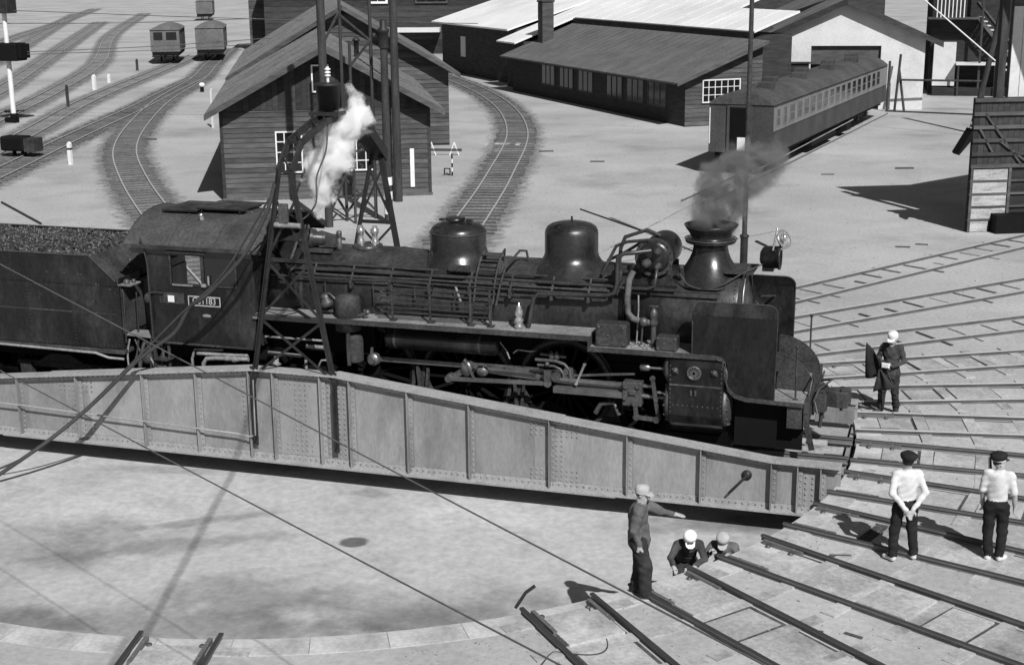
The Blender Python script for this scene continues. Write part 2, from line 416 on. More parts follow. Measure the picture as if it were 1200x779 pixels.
# ballast that thins out into the bare ground
M = MATS['ballast'].copy(); M.name = 'ballast_soft'; MATS['ballast_soft'] = M
N, L = M.node_tree.nodes, M.node_tree.links
at_ = N.new('ShaderNodeAttribute'); at_.attribute_name = 'cover'; nz = N.new('ShaderNodeTexNoise'); nz.inputs['Scale'].default_value = 2.6; nz.inputs['Detail'].default_value = 8; nz.inputs['Roughness'].default_value = 0.75
tc = N.new('ShaderNodeTexCoord'); L.new(tc.outputs['Object'], nz.inputs['Vector'])
m1 = N.new('ShaderNodeMath'); m1.operation = 'MULTIPLY_ADD'; m1.inputs[1].default_value = 1.5; m1.inputs[2].default_value = -0.85; L.new(nz.outputs['Fac'], m1.inputs[0])
m2 = N.new('ShaderNodeMath'); m2.operation = 'ADD'; L.new(at_.outputs['Fac'], m2.inputs[0]); L.new(m1.outputs[0], m2.inputs[1])
mr = N.new('ShaderNodeMapRange'); mr.inputs['From Min'].default_value = 0.15; mr.inputs['From Max'].default_value = 0.75; L.new(m2.outputs[0], mr.inputs['Value'])
tr_ = N.new('ShaderNodeBsdfTransparent'); mx = N.new('ShaderNodeMixShader'); L.new(mr.outputs[0], mx.inputs[0]); L.new(tr_.outputs[0], mx.inputs[1]); L.new(N['Principled BSDF'].outputs[0], mx.inputs[2]); L.new(mx.outputs[0], N['Material Output'].inputs['Surface'])

# ------------------------------------------------------------------ rails and tracks
RP = [(-0.055, -0.135), (0.055, -0.135), (0.055, -0.12), (0.011, -0.10), (0.011, -0.042), (0.034, -0.034), (0.034, -0.008), (0.026, 0.0), (-0.026, 0.0), (-0.034, -0.008), (-0.034, -0.034), (-0.011, -0.042), (-0.011, -0.10), (-0.055, -0.12)]
def rail_mesh(path, dz=0.0, head='rail_head'):
    """steel rail section swept along a path lying in the plane of the ground"""
    P = [Vector(q) for q in path]; k = len(P); n_ = len(RP); vs = []
    for i in range(k):
        t = (P[min(i + 1, k - 1)] - P[max(i - 1, 0)]); t.z = 0; t.normalize(); s_ = Vector((-t.y, t.x, 0))
        for (a, z) in RP: vs.append(P[i] + s_ * a + Vector((0, 0, z + dz)))
    fs = []; mi = []
    for i in range(k - 1):
        for j in range(n_):
            fs.append((i * n_ + (j + 1) % n_, i * n_ + j, (i + 1) * n_ + j, (i + 1) * n_ + (j + 1) % n_)); mi.append(1 if j in (6, 7, 8) else 0)
    fs.append(tuple(range(n_))); mi.append(0); fs.append(tuple(reversed(range((k - 1) * n_, k * n_)))); mi.append(0)
    me = bpy.data.meshes.new('rail'); me.from_pydata([tuple(v) for v in vs], [], fs)
    me.materials.append(MATS['rail_steel']); me.materials.append(MATS[head]); me.polygons.foreach_set('material_index', mi); me.update()
    return me
GAUGE = 1.10
# shared pieces of the radial tracks
slab_protos = []
for L_ in (0.62, 0.70, 0.78):
    b = MB(); w_ = GAUGE - 0.26
    b.boxb(-L_ / 2, L_ / 2, -w_ / 2, w_ / 2, -0.10, 0.0); me = b.mesh('infill_slab'); me.materials.append(MATS['slab']); slab_protos.append(me)
b = MB(); b.boxb(-0.11, 0.11, -1.0, 1.0, -0.14, 0.0); me_sl = b.mesh('sleeper'); me_sl.materials.append(MATS['slab'])
b = MB(); b.boxb(-0.11, 0.11, -1.05, 1.05, -0.14, 0.0); me_sw = b.mesh('sleeper'); me_sw.materials.append(MATS['sleeper_wood'])
me_shade = []
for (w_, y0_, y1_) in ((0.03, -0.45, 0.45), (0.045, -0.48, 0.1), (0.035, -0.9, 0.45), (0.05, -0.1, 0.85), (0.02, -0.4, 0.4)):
    b = MB(); b.boxb(-w_, w_, y0_, y1_, -0.14, -0.018); me_shade.append(b.mesh('sleeper')); me_shade[-1].materials.append(MATS['sleeper_wood'])  # thin dark strips painting the shade beside buried sleepers
b = MB(); b.boxb(-0.36, 0.36, -0.030, 0.030, -0.10, 0.0); b.rivet((-0.2, 0, 0), (0, 0, 1), 0.02); b.rivet((0.2, 0, 0), (0, 0, 1), 0.02)
me_guard = b.mesh('guard_bar'); me_guard.materials.append(MATS['rail_steel'])
b = MB(); b.cyl((0, 0, -0.1), (0, 0, 0.0), 0.035, n=8); b.sph((0, 0, 0.0), (0.045, 0.045, 0.03), 8, 6)
me_bolt = b.mesh('bolt'); me_bolt.materials.append(MATS['dull_steel'])

def radial_track(ang_deg, r_in, r_out, label, group, slabs=True):
    a = R(ang_deg); t = thing('railway_track', label, 'track', (r_in * math.cos(a), r_in * math.sin(a), 0), a, group)
    L_ = r_out - r_in; rnd = random.Random(int(ang_deg * 10) + 7)
    for s_ in (-1, 1):
        link('rail', rail_mesh([(-0.06, s_ * GAUGE / 2, 0), (L_ * 0.5, s_ * GAUGE / 2, 0), (L_, s_ * GAUGE / 2, 0)], 0.0, 'rail_glint' if ang_deg > 5 else 'rail_head'), None, t)
        g = link('guard_bar', me_guard, None, t); g.location = (0.42, s_ * (GAUGE / 2 - 0.115), -0.022)
        for bx_ in (0.2, 0.62):
            q = link('bolt', me_bolt, None, t); q.location = (bx_, s_ * (GAUGE / 2 - 0.19), -0.075)
    if slabs: b = MB(); b.boxb(0.45, min(L_, 12.4), -GAUGE / 2 + 0.06, GAUGE / 2 - 0.06, GZ - 0.05, GZ + 0.004); b.build('joint_filling', 'joint_dirt', t)
    x = 0.30; k = 0
    while x < L_ - 0.2 and k < (13 if slabs else 20):
        o = link('sleeper', me_sl if slabs else rnd.choice(me_shade), None, t); o.location = (x, rnd.uniform(-0.04, 0.04), GZ + (0.012 if slabs else 0.03) + rnd.uniform(-0.012, 0.02)); o.rotation_euler.z = rnd.uniform(-0.015, 0.015)  # bare-earth tracks get the shade strips, not whole timbers
        if slabs:
            o = link('infill_slab', rnd.choice(slab_protos), None, t)
            o.location = (x + 0.475, rnd.uniform(-0.012, 0.012), GZ + rnd.choice((0.018, 0.03, 0.05, 0.06, 0.014))); o.rotation_euler = (rnd.uniform(-0.012, 0.012), rnd.uniform(-0.012, 0.012), rnd.uniform(-0.02, 0.02))
        x += 0.95; k += 1
    return t
RADIALS = [9.6 * k - 0.3 for k in range(-8, 7)]
for a in RADIALS:
    near = a < -5
    r_out = 17.5 if a < -40 else (20 if a < 8 else (22 if a < 30 else 27))
    if -74 < a < -50: continue
    lab = {-0.3: 'radial track in line with the locomotive front', -19.5: 'radial track running between the two persons in white shirts', -29.1: 'radial track starting just behind the crouching workers',
           -38.7: 'radial track starting at the feet of the worker in grey jacket', -48.3: 'radial track with a loose cord between its rails', -77.1: 'lone radial track ending at the pit far from any worker',
           9.3: 'radial track at the feet of the person in uniform'}.get(round(a, 1))
    if lab is None: lab = 'steel rail track radiating from the turntable pit, set in a paved apron' if a < 32 else 'steel rail track radiating from the turntable pit over bare earth'
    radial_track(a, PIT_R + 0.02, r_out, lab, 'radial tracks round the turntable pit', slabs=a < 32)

# loose stones, cinders and chips strewn over the yard and apron: nobody could count them
rs_ = random.Random(77); b = MB()
def chip(x, y, z, s_):
    q = Vector((x, y, z)); vv = [q + Vector((math.cos(a_) * s_ * rs_.uniform(0.6, 1.3), math.sin(a_) * s_ * rs_.uniform(0.6, 1.3), 0)) for a_ in (0.3, 2.0, 3.6, 5.2)] + [q + Vector((rs_.uniform(-.3, .3) * s_, rs_.uniform(-.3, .3) * s_, s_ * rs_.uniform(0.4, 0.9)))]
    b.add(vv, [(0, 1, 4), (1, 2, 4), (2, 3, 4), (3, 0, 4)])
for k in range(16000):
    a_ = R(rs_.uniform(-62, 150)); r_ = PIT_R + 0.6 + 55 * rs_.random() ** 2.0
    chip(r_ * math.cos(a_), r_ * math.sin(a_), GZ, rs_.uniform(0.005, 0.018) * (1 + r_ / 30))
b.build('gravel', 'gravel_mat', kind='stuff')
# scraps of wood and iron lying about the apron
me_sc = MB().boxb(-0.16, 0.16, -0.03, 0.03, 0, 0.025).mesh('wood_scrap'); me_sc.materials.append(MATS['sleeper_wood'])
for (px, py, rz, sx) in ((985, 652, 0.2, 1.0), (1000, 745, -0.4, 0.8), (1060, 712, -0.3, 1.1), (955, 740, 0.1, 0.7), (1152, 672, -0.5, 1.0), (970, 205, 0.3, 1.6), (1058, 290, 0.1, 1.4), (1080, 287, 0.0, 1.2), (700, 190, 0.2, 2.0), (640, 178, 0.4, 2.2), (175, 164, 0.1, 2.5), (1060, 198, 0.3, 2.4)):
    q = at_z(px, py, GZ); o = link('wood_scrap', me_sc, None, None, label='small dark scrap lying on the bare ground', category='scrap', group='scraps lying about the yard'); o.location = (q.x, q.y, GZ + 0.002); o.rotation_euler.z = rz; o.scale = (sx, sx, sx)

# ================================================================== TURNTABLE
tt = thing('turntable', 'pale riveted plate girder turntable bridge with a dark arched gantry', 'turntable', (0, 0, 0))
TZ = [(-10.35, 0.26), (-9.2, 0.28), (-0.75, 1.17), (0.95, 1.17), (9.15, 0.28), (10.32, 0.27)]   # top of web
BZ = -0.60
def topz(x):
    for (a, za), (b, zb) in zip(TZ, TZ[1:]):
        if a <= x <= b: return lerp(za, zb, (x - a) / (b - a))
    return TZ[0][1]
STIFF = [-9.99, -9.6, -9.15, -7.92, -6.08, -4.69, -3.17, -1.98, -0.83, -0.32, 0.66, 1.26, 2.42, 3.63, 5.16, 6.60, 7.92, 9.15, 9.60, 9.99]
def girder(yc, out):
    """plate girder; out = -1 for the side that faces the camera"""
    g = MB()
    poly = [(x, yc - 0.007, z) for x, z in TZ] + [(TZ[-1][0], yc - 0.007, BZ), (TZ[0][0], yc - 0.007, BZ)]
    g.prism(poly, (0, 0.014, 0))
    go = g.build('girder_web', 'girder_paint', tt)
    f = MB()
    for (a, za), (b, zb) in zip(TZ, TZ[1:]):
        f.prism([(a, yc - 0.16, za), (b, yc - 0.16, zb), (b, yc - 0.16, zb + 0.028), (a, yc - 0.16, za + 0.028)], (0, 0.32, 0))
    # extra cover plates
    for s_ in (-1, 1):
        xs = [0.95, 3.0, 5.4] if s_ > 0 else [-0.75, -3.0, -5.4]
        for a, b in zip(xs, xs[1:]):
            a, b = min(a, b), max(a, b)
            f.prism([(a, yc - 0.155, topz(a) + 0.03), (b, yc - 0.155, topz(b) + 0.03), (b, yc - 0.155, topz(b) + 0.048), (a, yc - 0.155, topz(a) + 0.048)], (0, 0.31, 0))
    for (a, za), (b, zb) in zip(TZ, TZ[1:]):        # flange angles
        for sd in (-1, 1):
            y0 = yc + sd * 0.010; f.prism([(a, y0, za - 0.11), (b, y0, zb - 0.11), (b, y0, zb - 0.001), (a, y0, za - 0.001)], (0, sd * 0.014, 0))
    f.build('top_flange', 'girder_flange', go)
    f = MB()
    f.boxb(TZ[0][0], TZ[-1][0], yc - 0.16, yc + 0.16, BZ - 0.03, BZ)
    f.boxb(-6.5, 6.4, yc - 0.155, yc + 0.155, BZ - 0.052, BZ - 0.032)
    for sd in (-1, 1):
        y0 = yc + sd * 0.010; f.prism([(TZ[0][0], y0, BZ + 0.002), (TZ[-1][0], y0, BZ + 0.002), (TZ[-1][0], y0, BZ + 0.11), (TZ[0][0], y0, BZ + 0.11)], (0, sd * 0.014, 0))
    f.build('bottom_flange', 'girder_flange', go)
    if out < 0:
        for i, x in enumerate(STIFF):
            s_ = MB(); zt = topz(x) - 0.004
            y0 = yc - 0.026
            s_.boxb(x - 0.008, x + 0.008, y0 - 0.115, y0, BZ + 0.004, zt)
            s_.boxb(x + 0.010, x + 0.085, y0 - 0.012, y0 - 0.001, BZ + 0.115, zt - 0.115)
            s_.build('stiffener', 'girder_paint', go)
        for xa, xb in zip(STIFF, STIFF[1:]):
            if xb - xa < 0.35: continue
            a_, c_ = xa + 0.09, xb - 0.012; s_ = MB(); s_.prism([(a_, yc - 0.0075, BZ + 0.114), (c_, yc - 0.0075, BZ + 0.114), (c_, yc - 0.0075, topz(c_) - 0.114), (a_, yc - 0.0075, topz(a_) - 0.114)] if not (xa < -0.75 < xb or xa < 0.95 < xb) else [(a_, yc - 0.0075, BZ + 0.114), (c_, yc - 0.0075, BZ + 0.114), (c_, yc - 0.0075, 1.0), (a_, yc - 0.0075, 1.0)], (0, -0.004, 0)); s_.build('web_panel', 'girder_paint', go)
        r_ = MB()
        yr = yc - 0.024
        x = -10.2
        while x < 10.25:
            r_.rivet((x, yr, BZ + 0.055), (0, -1, 0), 0.024); r_.rivet((x, yr, topz(x) - 0.055), (0, -1, 0), 0.024)
            r_.rivet((x, yc - 0.115, topz(x) + 0.049 if -5.4 < x < 5.4 and not (-0.75 < x < 0.95) else topz(x) + 0.028), (0, 0, 1), 0.019)
            r_.rivet((x, yc - 0.115, BZ), (0, 0, 1), 0.019)
            x += 0.115
        for x in STIFF:
            z = BZ + 0.16
            while z < topz(x) - 0.14:
                r_.rivet((x + 0.05, yc - 0.038, z), (0, -1, 0), 0.021); z += 0.105
        # riveted splice plates
        for (xa, xb, full) in ((-4.69 - 0.42, -4.69 + 0.30, 0), (-0.30, 0.62, 1), (5.16 - 0.36, 5.16 + 0.50, 0), (9.62, 9.97, 1), (-1.0, -0.84, 1), (0.68, 1.22, 1)):
            za, zb = BZ + 0.13, topz((xa + xb) / 2) - 0.13
            nx = max(2, int((xb - xa) / 0.095)); nz = max(2, int((zb - za) / 0.095))
            for i in range(nx + 1):
                for j in range(nz + 1):
                    u = i / nx; v = j / nz
                    if full and xb - xa > 0.8: ok = 0.36 < u < 0.68 or v < 0.20 and 0.15 < u < 0.85 or v > 0.93 and 0.12 < u < 0.88
                    elif full: ok = True
                    else: ok = (v < 0.24 or v > 0.8) or 0.40 < u < 0.68
                    px = lerp(xa, xb, u)
                    if any(abs(px - sx) < 0.05 for sx in STIFF): continue
                    if ok: r_.rivet((px, yc - 0.017 if not full else yc - 0.017, lerp(za, zb, v)), (0, -1, 0), 0.023)
        r_.build('rivets', 'girder_paint', go, kind='stuff')
        for (xa, xb) in ((-5.0, -4.45), (4.86, 5.6), (-0.28, 0.6)):
            s_ = MB(); s_.boxb(xa, xb, yc - 0.016, yc - 0.0075, BZ + 0.116, topz((xa + xb) / 2) - 0.19); s_.build('splice_plate', 'girder_paint', go)
    return go
near_g = girder(-1.92, -1)
girder(1.92, 1)
# deck: cross beams, timbers, rails
for i in range(21):
    x = -10.0 + i
    b = MB(); b.boxb(x - 0.08, x + 0.08, -1.74, 1.74, -0.52, -0.37); b.boxb(x - 0.012, x + 0.012, -1.74, 1.74, -0.55, -0.37)
    b.build('cross_beam', 'gantry_iron', tt)
for s_ in (-1, 1):
    b = MB(); b.boxb(-10.3, 10.3, s_ * 0.55 - 0.12, s_ * 0.55 + 0.12, -0.365, -0.155); b.build('stringer', 'gantry_iron', tt)
    link('rail', rail_mesh([(-10.36, s_ * 0.55, 0), (0, s_ * 0.55, 0), (10.34, s_ * 0.55, 0)], -0.002), None, tt)
b = MB(); b.boxb(-0.14, 0.14, -0.42, 0.42, -0.15, -0.05); me = b.mesh('deck_timber'); me.materials.append(MATS['slab'])
for x in (8.05, 8.62, 9.35, 9.75):
    o = link('deck_timber', me, None, tt); o.location = (x, 0.0, 0)
b = MB(); b.boxb(9.0, 10.22, -0.36, -0.02, -0.045, -0.01); b.build('deck_plank', 'board_pale', tt)
b = MB(); b.boxb(8.2, 9.4, -1.25, -0.72, -0.15, -0.10); b.build('deck_plank', 'slab', tt)
b = MB(); b.boxb(7.1, 8.3, -1.28, -0.74, -0.13, -0.09); b.build('deck_plank', 'board_pale', tt)
b = MB(); b.boxb(9.72, 10.26, -1.66, -0.76, -0.34, -0.25); b.build('deck_plank', 'gantry_iron', tt)
b = MB(); b.boxb(10.24, 10.31, -1.74, 1.74, -0.55, -0.16); b.build('end_beam', 'girder_paint', tt)
b = MB(); b.boxb(9.35, 10.2, 0.75, 1.72, -0.16, -0.12); b.build('deck_plate', 'girder_flange', tt)
# far girder end box seen past the buffer beam
for (xa, xb) in ((9.55, 10.28),):
    b = MB(); b.boxb(xa, xb, 1.35, 1.55, 0.0, 0.30); b.build('end_box', 'girder_paint', tt, bevel=0.01)
# locking lever on the near girder
b = MB(); b.lathe([(0.09, 0), (0.09, 0.03), (0.05, 0.05), (0.03, 0.08)], (8.72, -1.925, -0.02), (0, -1, 0), 14); b.tube([(8.72, -1.99, -0.02), (8.68, -2.02, -0.06), (8.42, -2.03, -0.36)], 0.022, 8)
b.build('lock_lever', 'gantry_iron', near_g)
# conduit along the girder
b = MB(); b.tube([(-10.2, -2.075, 0.10), (-6, -2.075, 0.04), (-1.1, -2.075, -0.12), (-0.82, -2.09, -0.15), (-0.70, -2.10, -0.10), (-0.70, -2.10, 0.5), (-0.70, -2.08, 1.0)], 0.017, 8); b.build('conduit', 'girder_paint', near_g)

# ---- gantry
gan = MB()
def legs(y, zfoot, apex_z, apex_y, sgn):
    g = MB()
    for (xf, xa, fl_) in ((-0.72, 0.02, 1), (0.98, 0.24, -1)):
        g.angle((xf, y, zfoot), (xa, apex_y, apex_z), 0.062, 0.016, (0, 1, 0), fl_)
        g.angle((xf, y + sgn * 0.02, zfoot), (xa, apex_y + sgn * 0.02, apex_z), 0.06, 0.014, (1, 0, 0), fl_)
    def pt(xf, xa, z): t = (z - zfoot) / (apex_z - zfoot); return Vector((lerp(xf, xa, t), lerp(y, apex_y, t), z))
    for z in (2.22, 3.35): g.bar(pt(-0.72, 0.02, z), pt(0.98, 0.24, z), 0.012, 0.075, (0, 0, 1))
    for (za, zb) in ((zfoot + 0.1, 2.2), (2.25, 3.3), (3.4, 4.5)):
        g.bar(pt(-0.72, 0.02, za), pt(0.98, 0.24, zb), 0.05, 0.012, (0, 1, 0)); g.bar(pt(0.98, 0.24, za), pt(-0.72, 0.02, zb), 0.05, 0.012, (0, 1, 0))
    # foot plates bolted over the flange, posts down the web
    for xf in (-0.72, 0.98): g.boxb(xf - 0.05, xf + 0.05, y - 0.04, y - 0.02, zfoot - 1.3, zfoot + 0.28); g.boxb(xf - 0.005, xf + 0.012, y - 0.12, y - 0.04, zfoot - 1.2, zfoot + 0.05)
    return g
leg_n = legs(-2.02, 0.98, 5.05, -2.0, -1).build('gantry_legs', 'gantry_iron', tt)
rv = MB()
for xf in (-0.72, 0.98):
    for k in range(16): rv.rivet((xf - 0.022 + 0.044 * (k % 2), -2.062, -0.25 + k * 0.1), (0, -1, 0), 0.012)
rv.build('rivets', 'gantry_iron', leg_n, kind='stuff')
legs(2.02, 0.98, 4.75, 2.3, 1).build('gantry_legs', 'gantry_iron', tt)
ARCH = [(-2.0, 5.0), (-1.52, 5.48), (-0.45, 5.74), (0.55, 5.80), (1.32, 5.68), (2.5, 4.78)]
g = MB()
for xo in (0.0, 0.28):
    for (ya, za), (yb, zb) in zip(ARCH, ARCH[1:]):
        g.bar((xo, ya, za), (xo, yb, zb), 0.05, 0.13, (1, 0, 0) if False else (0, 0, 1))
for (ya, za), (yb, zb) in zip(ARCH, ARCH[1:]):
    nseg = max(1, int(math.hypot(yb - ya, zb - za) / 0.32))
    for i in range(nseg):
        t0, t1 = i / nseg, (i + 1) / nseg
        p0 = (0.0 if i % 2 else 0.28, lerp(ya, yb, t0), lerp(za, zb, t0)); p1 = (0.28 if i % 2 else 0.0, lerp(ya, yb, t1), lerp(za, zb, t1))
        g.bar(p0, p1, 0.03, 0.03)
    g.bar((0, ya, za), (0.28, ya, za), 0.05, 0.05)
g.build('gantry_arch', 'gantry_iron', tt)
g = MB(); g.prism([(-0.02, 1.30, 5.74), (-0.02, 2.52, 4.84), (-0.02, 2.44, 4.62), (-0.02, 1.22, 5.52)], (0.36, 0, 0)); g.build('cover_plate', 'gantry_iron', tt)
# collector head on the arch
g = MB()
g.lathe([(0.0, 0), (0.20, 0), (0.25, 0.46), (0.275, 0.46), (0.275, 0.50), (0.25, 0.51), (0.0, 0.53)], (0.16, 0.0, 5.93), (0, 0, 1), 18)
ch = g.build('collector_head', 'gantry_iron', tt)
g = MB(); g.cyl((0.16, 0, 5.72), (0.16, 0, 5.95), 0.10, n=12); g.boxb(-0.15, 0.47, -0.28, 0.28, 5.84, 5.90)
for s_ in (-1, 1): g.cyl((0.16, s_ * 0.22, 5.84), (0.16, s_ * 0.22, 5.70), 0.045, n=8)
g.build('collector_neck', 'gantry_iron', ch)
g = MB(); g.cyl((0.16, 0, 6.44), (0.16, 0, 6.75), 0.03, n=8)
for z in (6.56, 6.62, 6.68): g.lathe([(0.03, 0), (0.06, 0.01), (0.06, 0.03), (0.03, 0.045)], (0.16, 0, z), n=12)
g.build('insulator', 'white_paint', ch)
# hanging hose loop on the gantry
g = MB(); g.tube(spline([(0.28, -0.35, 5.66), (0.33, -0.6, 5.2), (0.26, -0.9, 4.75), (0.36, -1.2, 4.3), (0.25, -1.6, 4.05), (0.18, -1.95, 4.2)], 6), 0.017, 7); g.build('drop_hose', 'cable_black', tt)
g = MB(); g.boxb(0.02, 0.20, -2.10, -2.03, 4.02, 4.42); g.build('switch_box', 'dull_steel', tt, bevel=0.01)
g = MB(); g.cyl((-0.08, -2.06, 4.02), (0.44, -2.06, 4.02), 0.05, n=10); g.build('conduit_joint', 'pipe_pale', tt)

# ================================================================== STEAM LOCOMOTIVE
loco = thing('steam_locomotive', 'black steam locomotive with tall smoke deflectors and number plate on its cab', 'locomotive', (0, 0, 0))
BC = 2.42                                   # boiler centre line
def brad(x):
    return 0.865 if x < 1.6 else (lerp(0.865, 0.79, (x - 1.6) / 1.2) if x < 2.8 else 0.79)
# ---- boiler with clothing bands
prof = [(0.0, 0.0), (0.865, 0.0), (0.865, 2.55), (0.79, 3.75), (0.79, 7.15)]
b = MB(); b.lathe([(r, h) for r, h in prof], (-0.95, 0, BC), (1, 0, 0), 56)
boiler = b.build('boiler', 'loco_dusty', loco)
for x in (-0.2, 0.75, 1.58, 2.75, 3.75, 4.75, 5.75):
    b = MB(); r = brad(x); b.lathe([(r, -0.03), (r + 0.007, -0.03), (r + 0.007, 0.03), (r, 0.03)], (x, 0, BC), (1, 0, 0), 56, smooth=False); b.build('boiler_band', 'loco_dusty', boiler)
# firebox sides below the boiler
b = MB(); b.boxb(-0.9, 1.3, -0.80, 0.80, 1.3, 2.4); b.build('firebox', 'frame_black', loco)
# ---- smokebox
b = MB(); b.lathe([(0.79, 0), (0.805, 0.0), (0.805, 1.98), (0.79, 2.02), (0.70, 2.03), (0.62, 2.05), (0.55, 2.09), (0.30, 2.16), (0.0, 2.18)], (6.28, 0, BC), (1, 0, 0), 56)
smoke_b = b.build('smokebox', 'loco_dusty', loco)
b = MB()
for k in range(60):
    a = 2 * math.pi * k / 60
    for x in (6.34, 8.22): b.rivet((x, 0.806 * math.cos(a), BC + 0.806 * math.sin(a)), (0, math.cos(a), math.sin(a)), 0.016)
b.build('rivets', 'loco_dusty', smoke_b, kind='stuff')
b = MB(); b.boxb(6.9, 8.3, -0.62, 0.62, 1.15, 1.9); b.build('saddle', 'frame_black', loco)
b = MB(); b.cyl((8.44, 0, BC), (8.56, 0, BC), 0.05, n=12)
for k in range(2):
    a = 0.6 + k * 1.3; b.bar((8.53, 0, BC), (8.53, 0.24 * math.cos(a), BC + 0.24 * math.sin(a)), 0.03, 0.03)
b.build('door_handle', 'dull_steel', smoke_b)
# brackets at the smokebox front
for yy in (-0.58,):
    b = MB(); b.prism([(8.0, yy - 0.02, 2.72), (8.0, yy, 2.98), (8.12, yy + 0.16, 3.10), (8.26, yy + 0.16, 3.10), (8.26, yy, 2.90), (8.26, yy - 0.02, 2.72)], (0, 0.02, 0)); b.build('step_bracket', 'loco_grime', smoke_b)
b = MB(); b.tube([(8.36, -0.62, 2.60), (8.36, -0.55, 2.9), (8.36, -0.36, 3.14), (8.36, 0.0, 3.26), (8.36, 0.36, 3.14), (8.36, 0.6, 2.8)], 0.018, 8); b.build('handrail', 'steel_rod', smoke_b)
b = MB(); b.boxb(8.0, 8.5, -0.45, 0.45, 3.215, 3.235); b.build('lamp_platform', 'loco_grime', smoke_b)
# ---- chimney
CX = 7.66
b = MB()
b.lathe([(0.72, -0.27), (0.62, -0.17), (0.53, -0.06), (0.45, 0.05), (0.385, 0.16), (0.335, 0.28), (0.315, 0.38), (0.315, 0.44), (0.37, 0.455), (0.45, 0.475), (0.465, 0.50), (0.45, 0.53), (0.365, 0.555), (0.355, 0.58), (0.40, 0.66), (0.46, 0.74), (0.495, 0.80), (0.475, 0.805), (0.36, 0.70), (0.30, 0.5)], (CX, 0, 3.22), (0, 0, 1), 40)
chim = b.build('chimney', 'loco_gloss', loco)
b = MB(); b.cyl((CX, 0, 3.6), (CX, 0, 3.75), 0.30, n=24); b.build('chimney_bore', 'dark_void', chim)
b = MB(); b.tube([(CX + 0.47 * math.cos(a), 0.47 * math.sin(a), 3.76) for a in [2 * math.pi * k / 28 for k in range(28)]], 0.012, 6, closed=True); b.build('chimney_ring', 'dull_steel', chim)
# ---- domes
def dome(x, r, ztop, name, flare):
    b = MB(); zb = BC + 0.60
    pr = [(r + flare + 0.05, 2.92), (r + flare * 0.8, 3.03), (r + flare * 0.5, 3.13), (r + flare * 0.22, 3.22), (r + flare * 0.06, 3.30), (r, 3.38), (r, ztop - 0.22), (r - 0.012, ztop - 0.16), (r - 0.045, ztop - 0.10), (r - 0.12, ztop - 0.05), (r - 0.24, ztop - 0.018), (r - 0.40, ztop), (0, ztop + 0.006)]
    b.lathe(pr, (x, 0, 0), (0, 0, 1), 40); return b.build(name, 'loco_gloss', loco)
d1 = dome(5.03, 0.505, 3.96, 'sand_dome', 0.30)
b = MB(); b.cyl((5.03, 0.02, 3.96), (5.03, 0.02, 4.05), 0.02, n=8); b.lathe([(0.10, 0), (0.10, 0.02), (0.05, 0.03)], (4.85, -0.28, 3.90), (-0.1, -0.25, 1), 14); b.build('filler_cap', 'loco_black', d1)
d2 = dome(2.77, 0.545, 3.85, 'steam_dome', 0.20)
b = MB(); b.lathe([(0.19, 0), (0.19, 0.05), (0.17, 0.055), (0, 0.058)], (2.72, 0.0, 3.875), (0, 0, 1), 20)
b.boxb(2.40, 2.50, -0.05, 0.05, 3.86, 3.90); b.boxb(2.95, 3.06, -0.05, 0.05, 3.86, 3.91); b.build('dome_cover', 'loco_black', d2)
b = MB(); b.tube([(2.77 + 0.549 * math.cos(a), 0.549 * math.sin(a), 3.66) for a in [2 * math.pi * k / 32 for k in range(32)]], 0.008, 5, closed=True); b.build('dome_seam', 'dull_steel', d2)
b = MB(); b.boxb(2.85, 3.25, -0.82, -0.70, 3.05, 3.16)
for k in range(4): b.cyl((2.9 + k * 0.1, -0.83, 3.10), (2.9 + k * 0.1, -0.87, 3.10), 0.03, n=8)
b.build('oil_box', 'loco_grime', loco)
# ---- safety valves
b = MB(); b.lathe([(0.30, 0), (0.30, 0.05), (0.26, 0.07), (0, 0.075)], (0.87, 0, 3.255), (0, 0, 1), 24); sv = b.build('valve_base', 'loco_dusty', loco)
for dx in (-0.14, 0.16):
    b = MB(); b.lathe([(0.075, 0), (0.075, 0.07), (0.058, 0.09), (0.062, 0.20), (0.085, 0.22), (0.085, 0.30), (0.06, 0.315), (0.05, 0.36), (0.0, 0.37)], (0.87 + dx, 0, 3.325), (0, 0, 1), 16); b.build('safety_valve', 'brass', loco)
b = MB(); b.cyl((1.02, 0.02, 3.3), (1.02, 0.12, 3.62), 0.02, n=8); b.build('valve_lever', 'steel_rod', loco)
b = MB(); b.lathe([(0.06, 0), (0.07, 0.06), (0.045, 0.1), (0.055, 0.2), (0.03, 0.22), (0.055, 0.25), (0.055, 0.34), (0.0, 0.37)], (0.38, -0.25, 3.25), (0, 0, 1), 14); b.build('whistle', 'dull_steel', loco)
# ---- turbo generator and steam turret ahead of the cab
b = MB(); b.lathe([(0, -0.02), (0.16, 0), (0.20, 0.05), (0.20, 0.17), (0.14, 0.2), (0.13, 0.42), (0.10, 0.46), (0, 0.47)], (-0.28, -0.34, 3.44), (1, 0, 0), 20); gen = b.build('turbo_generator', 'loco_dusty', loco)
b = MB(); b.boxb(-0.16, 0.30, -0.50, -0.12, 3.20, 3.27); b.boxb(0.02, 0.36, -0.42, -0.16, 3.30, 3.52); b.build('generator_bed', 'loco_grime', gen)
b = MB(); b.lathe([(0.12, 0), (0.12, 0.2), (0.09, 0.25), (0.06, 0.3), (0.06, 0.38), (0, 0.4)], (-0.45, 0.05, 3.25), (0, 0, 1), 16); b.tube([(-0.45, -0.05, 3.4), (-0.45, -0.45, 3.36), (-0.45, -0.75, 3.05)], 0.03, 8); b.tube([(-0.45, 0.1, 3.42), (-0.2, 0.2, 3.48), (0.3, 0.2, 3.35)], 0.028, 8)
b.build('steam_turret', 'loco_grime', loco)
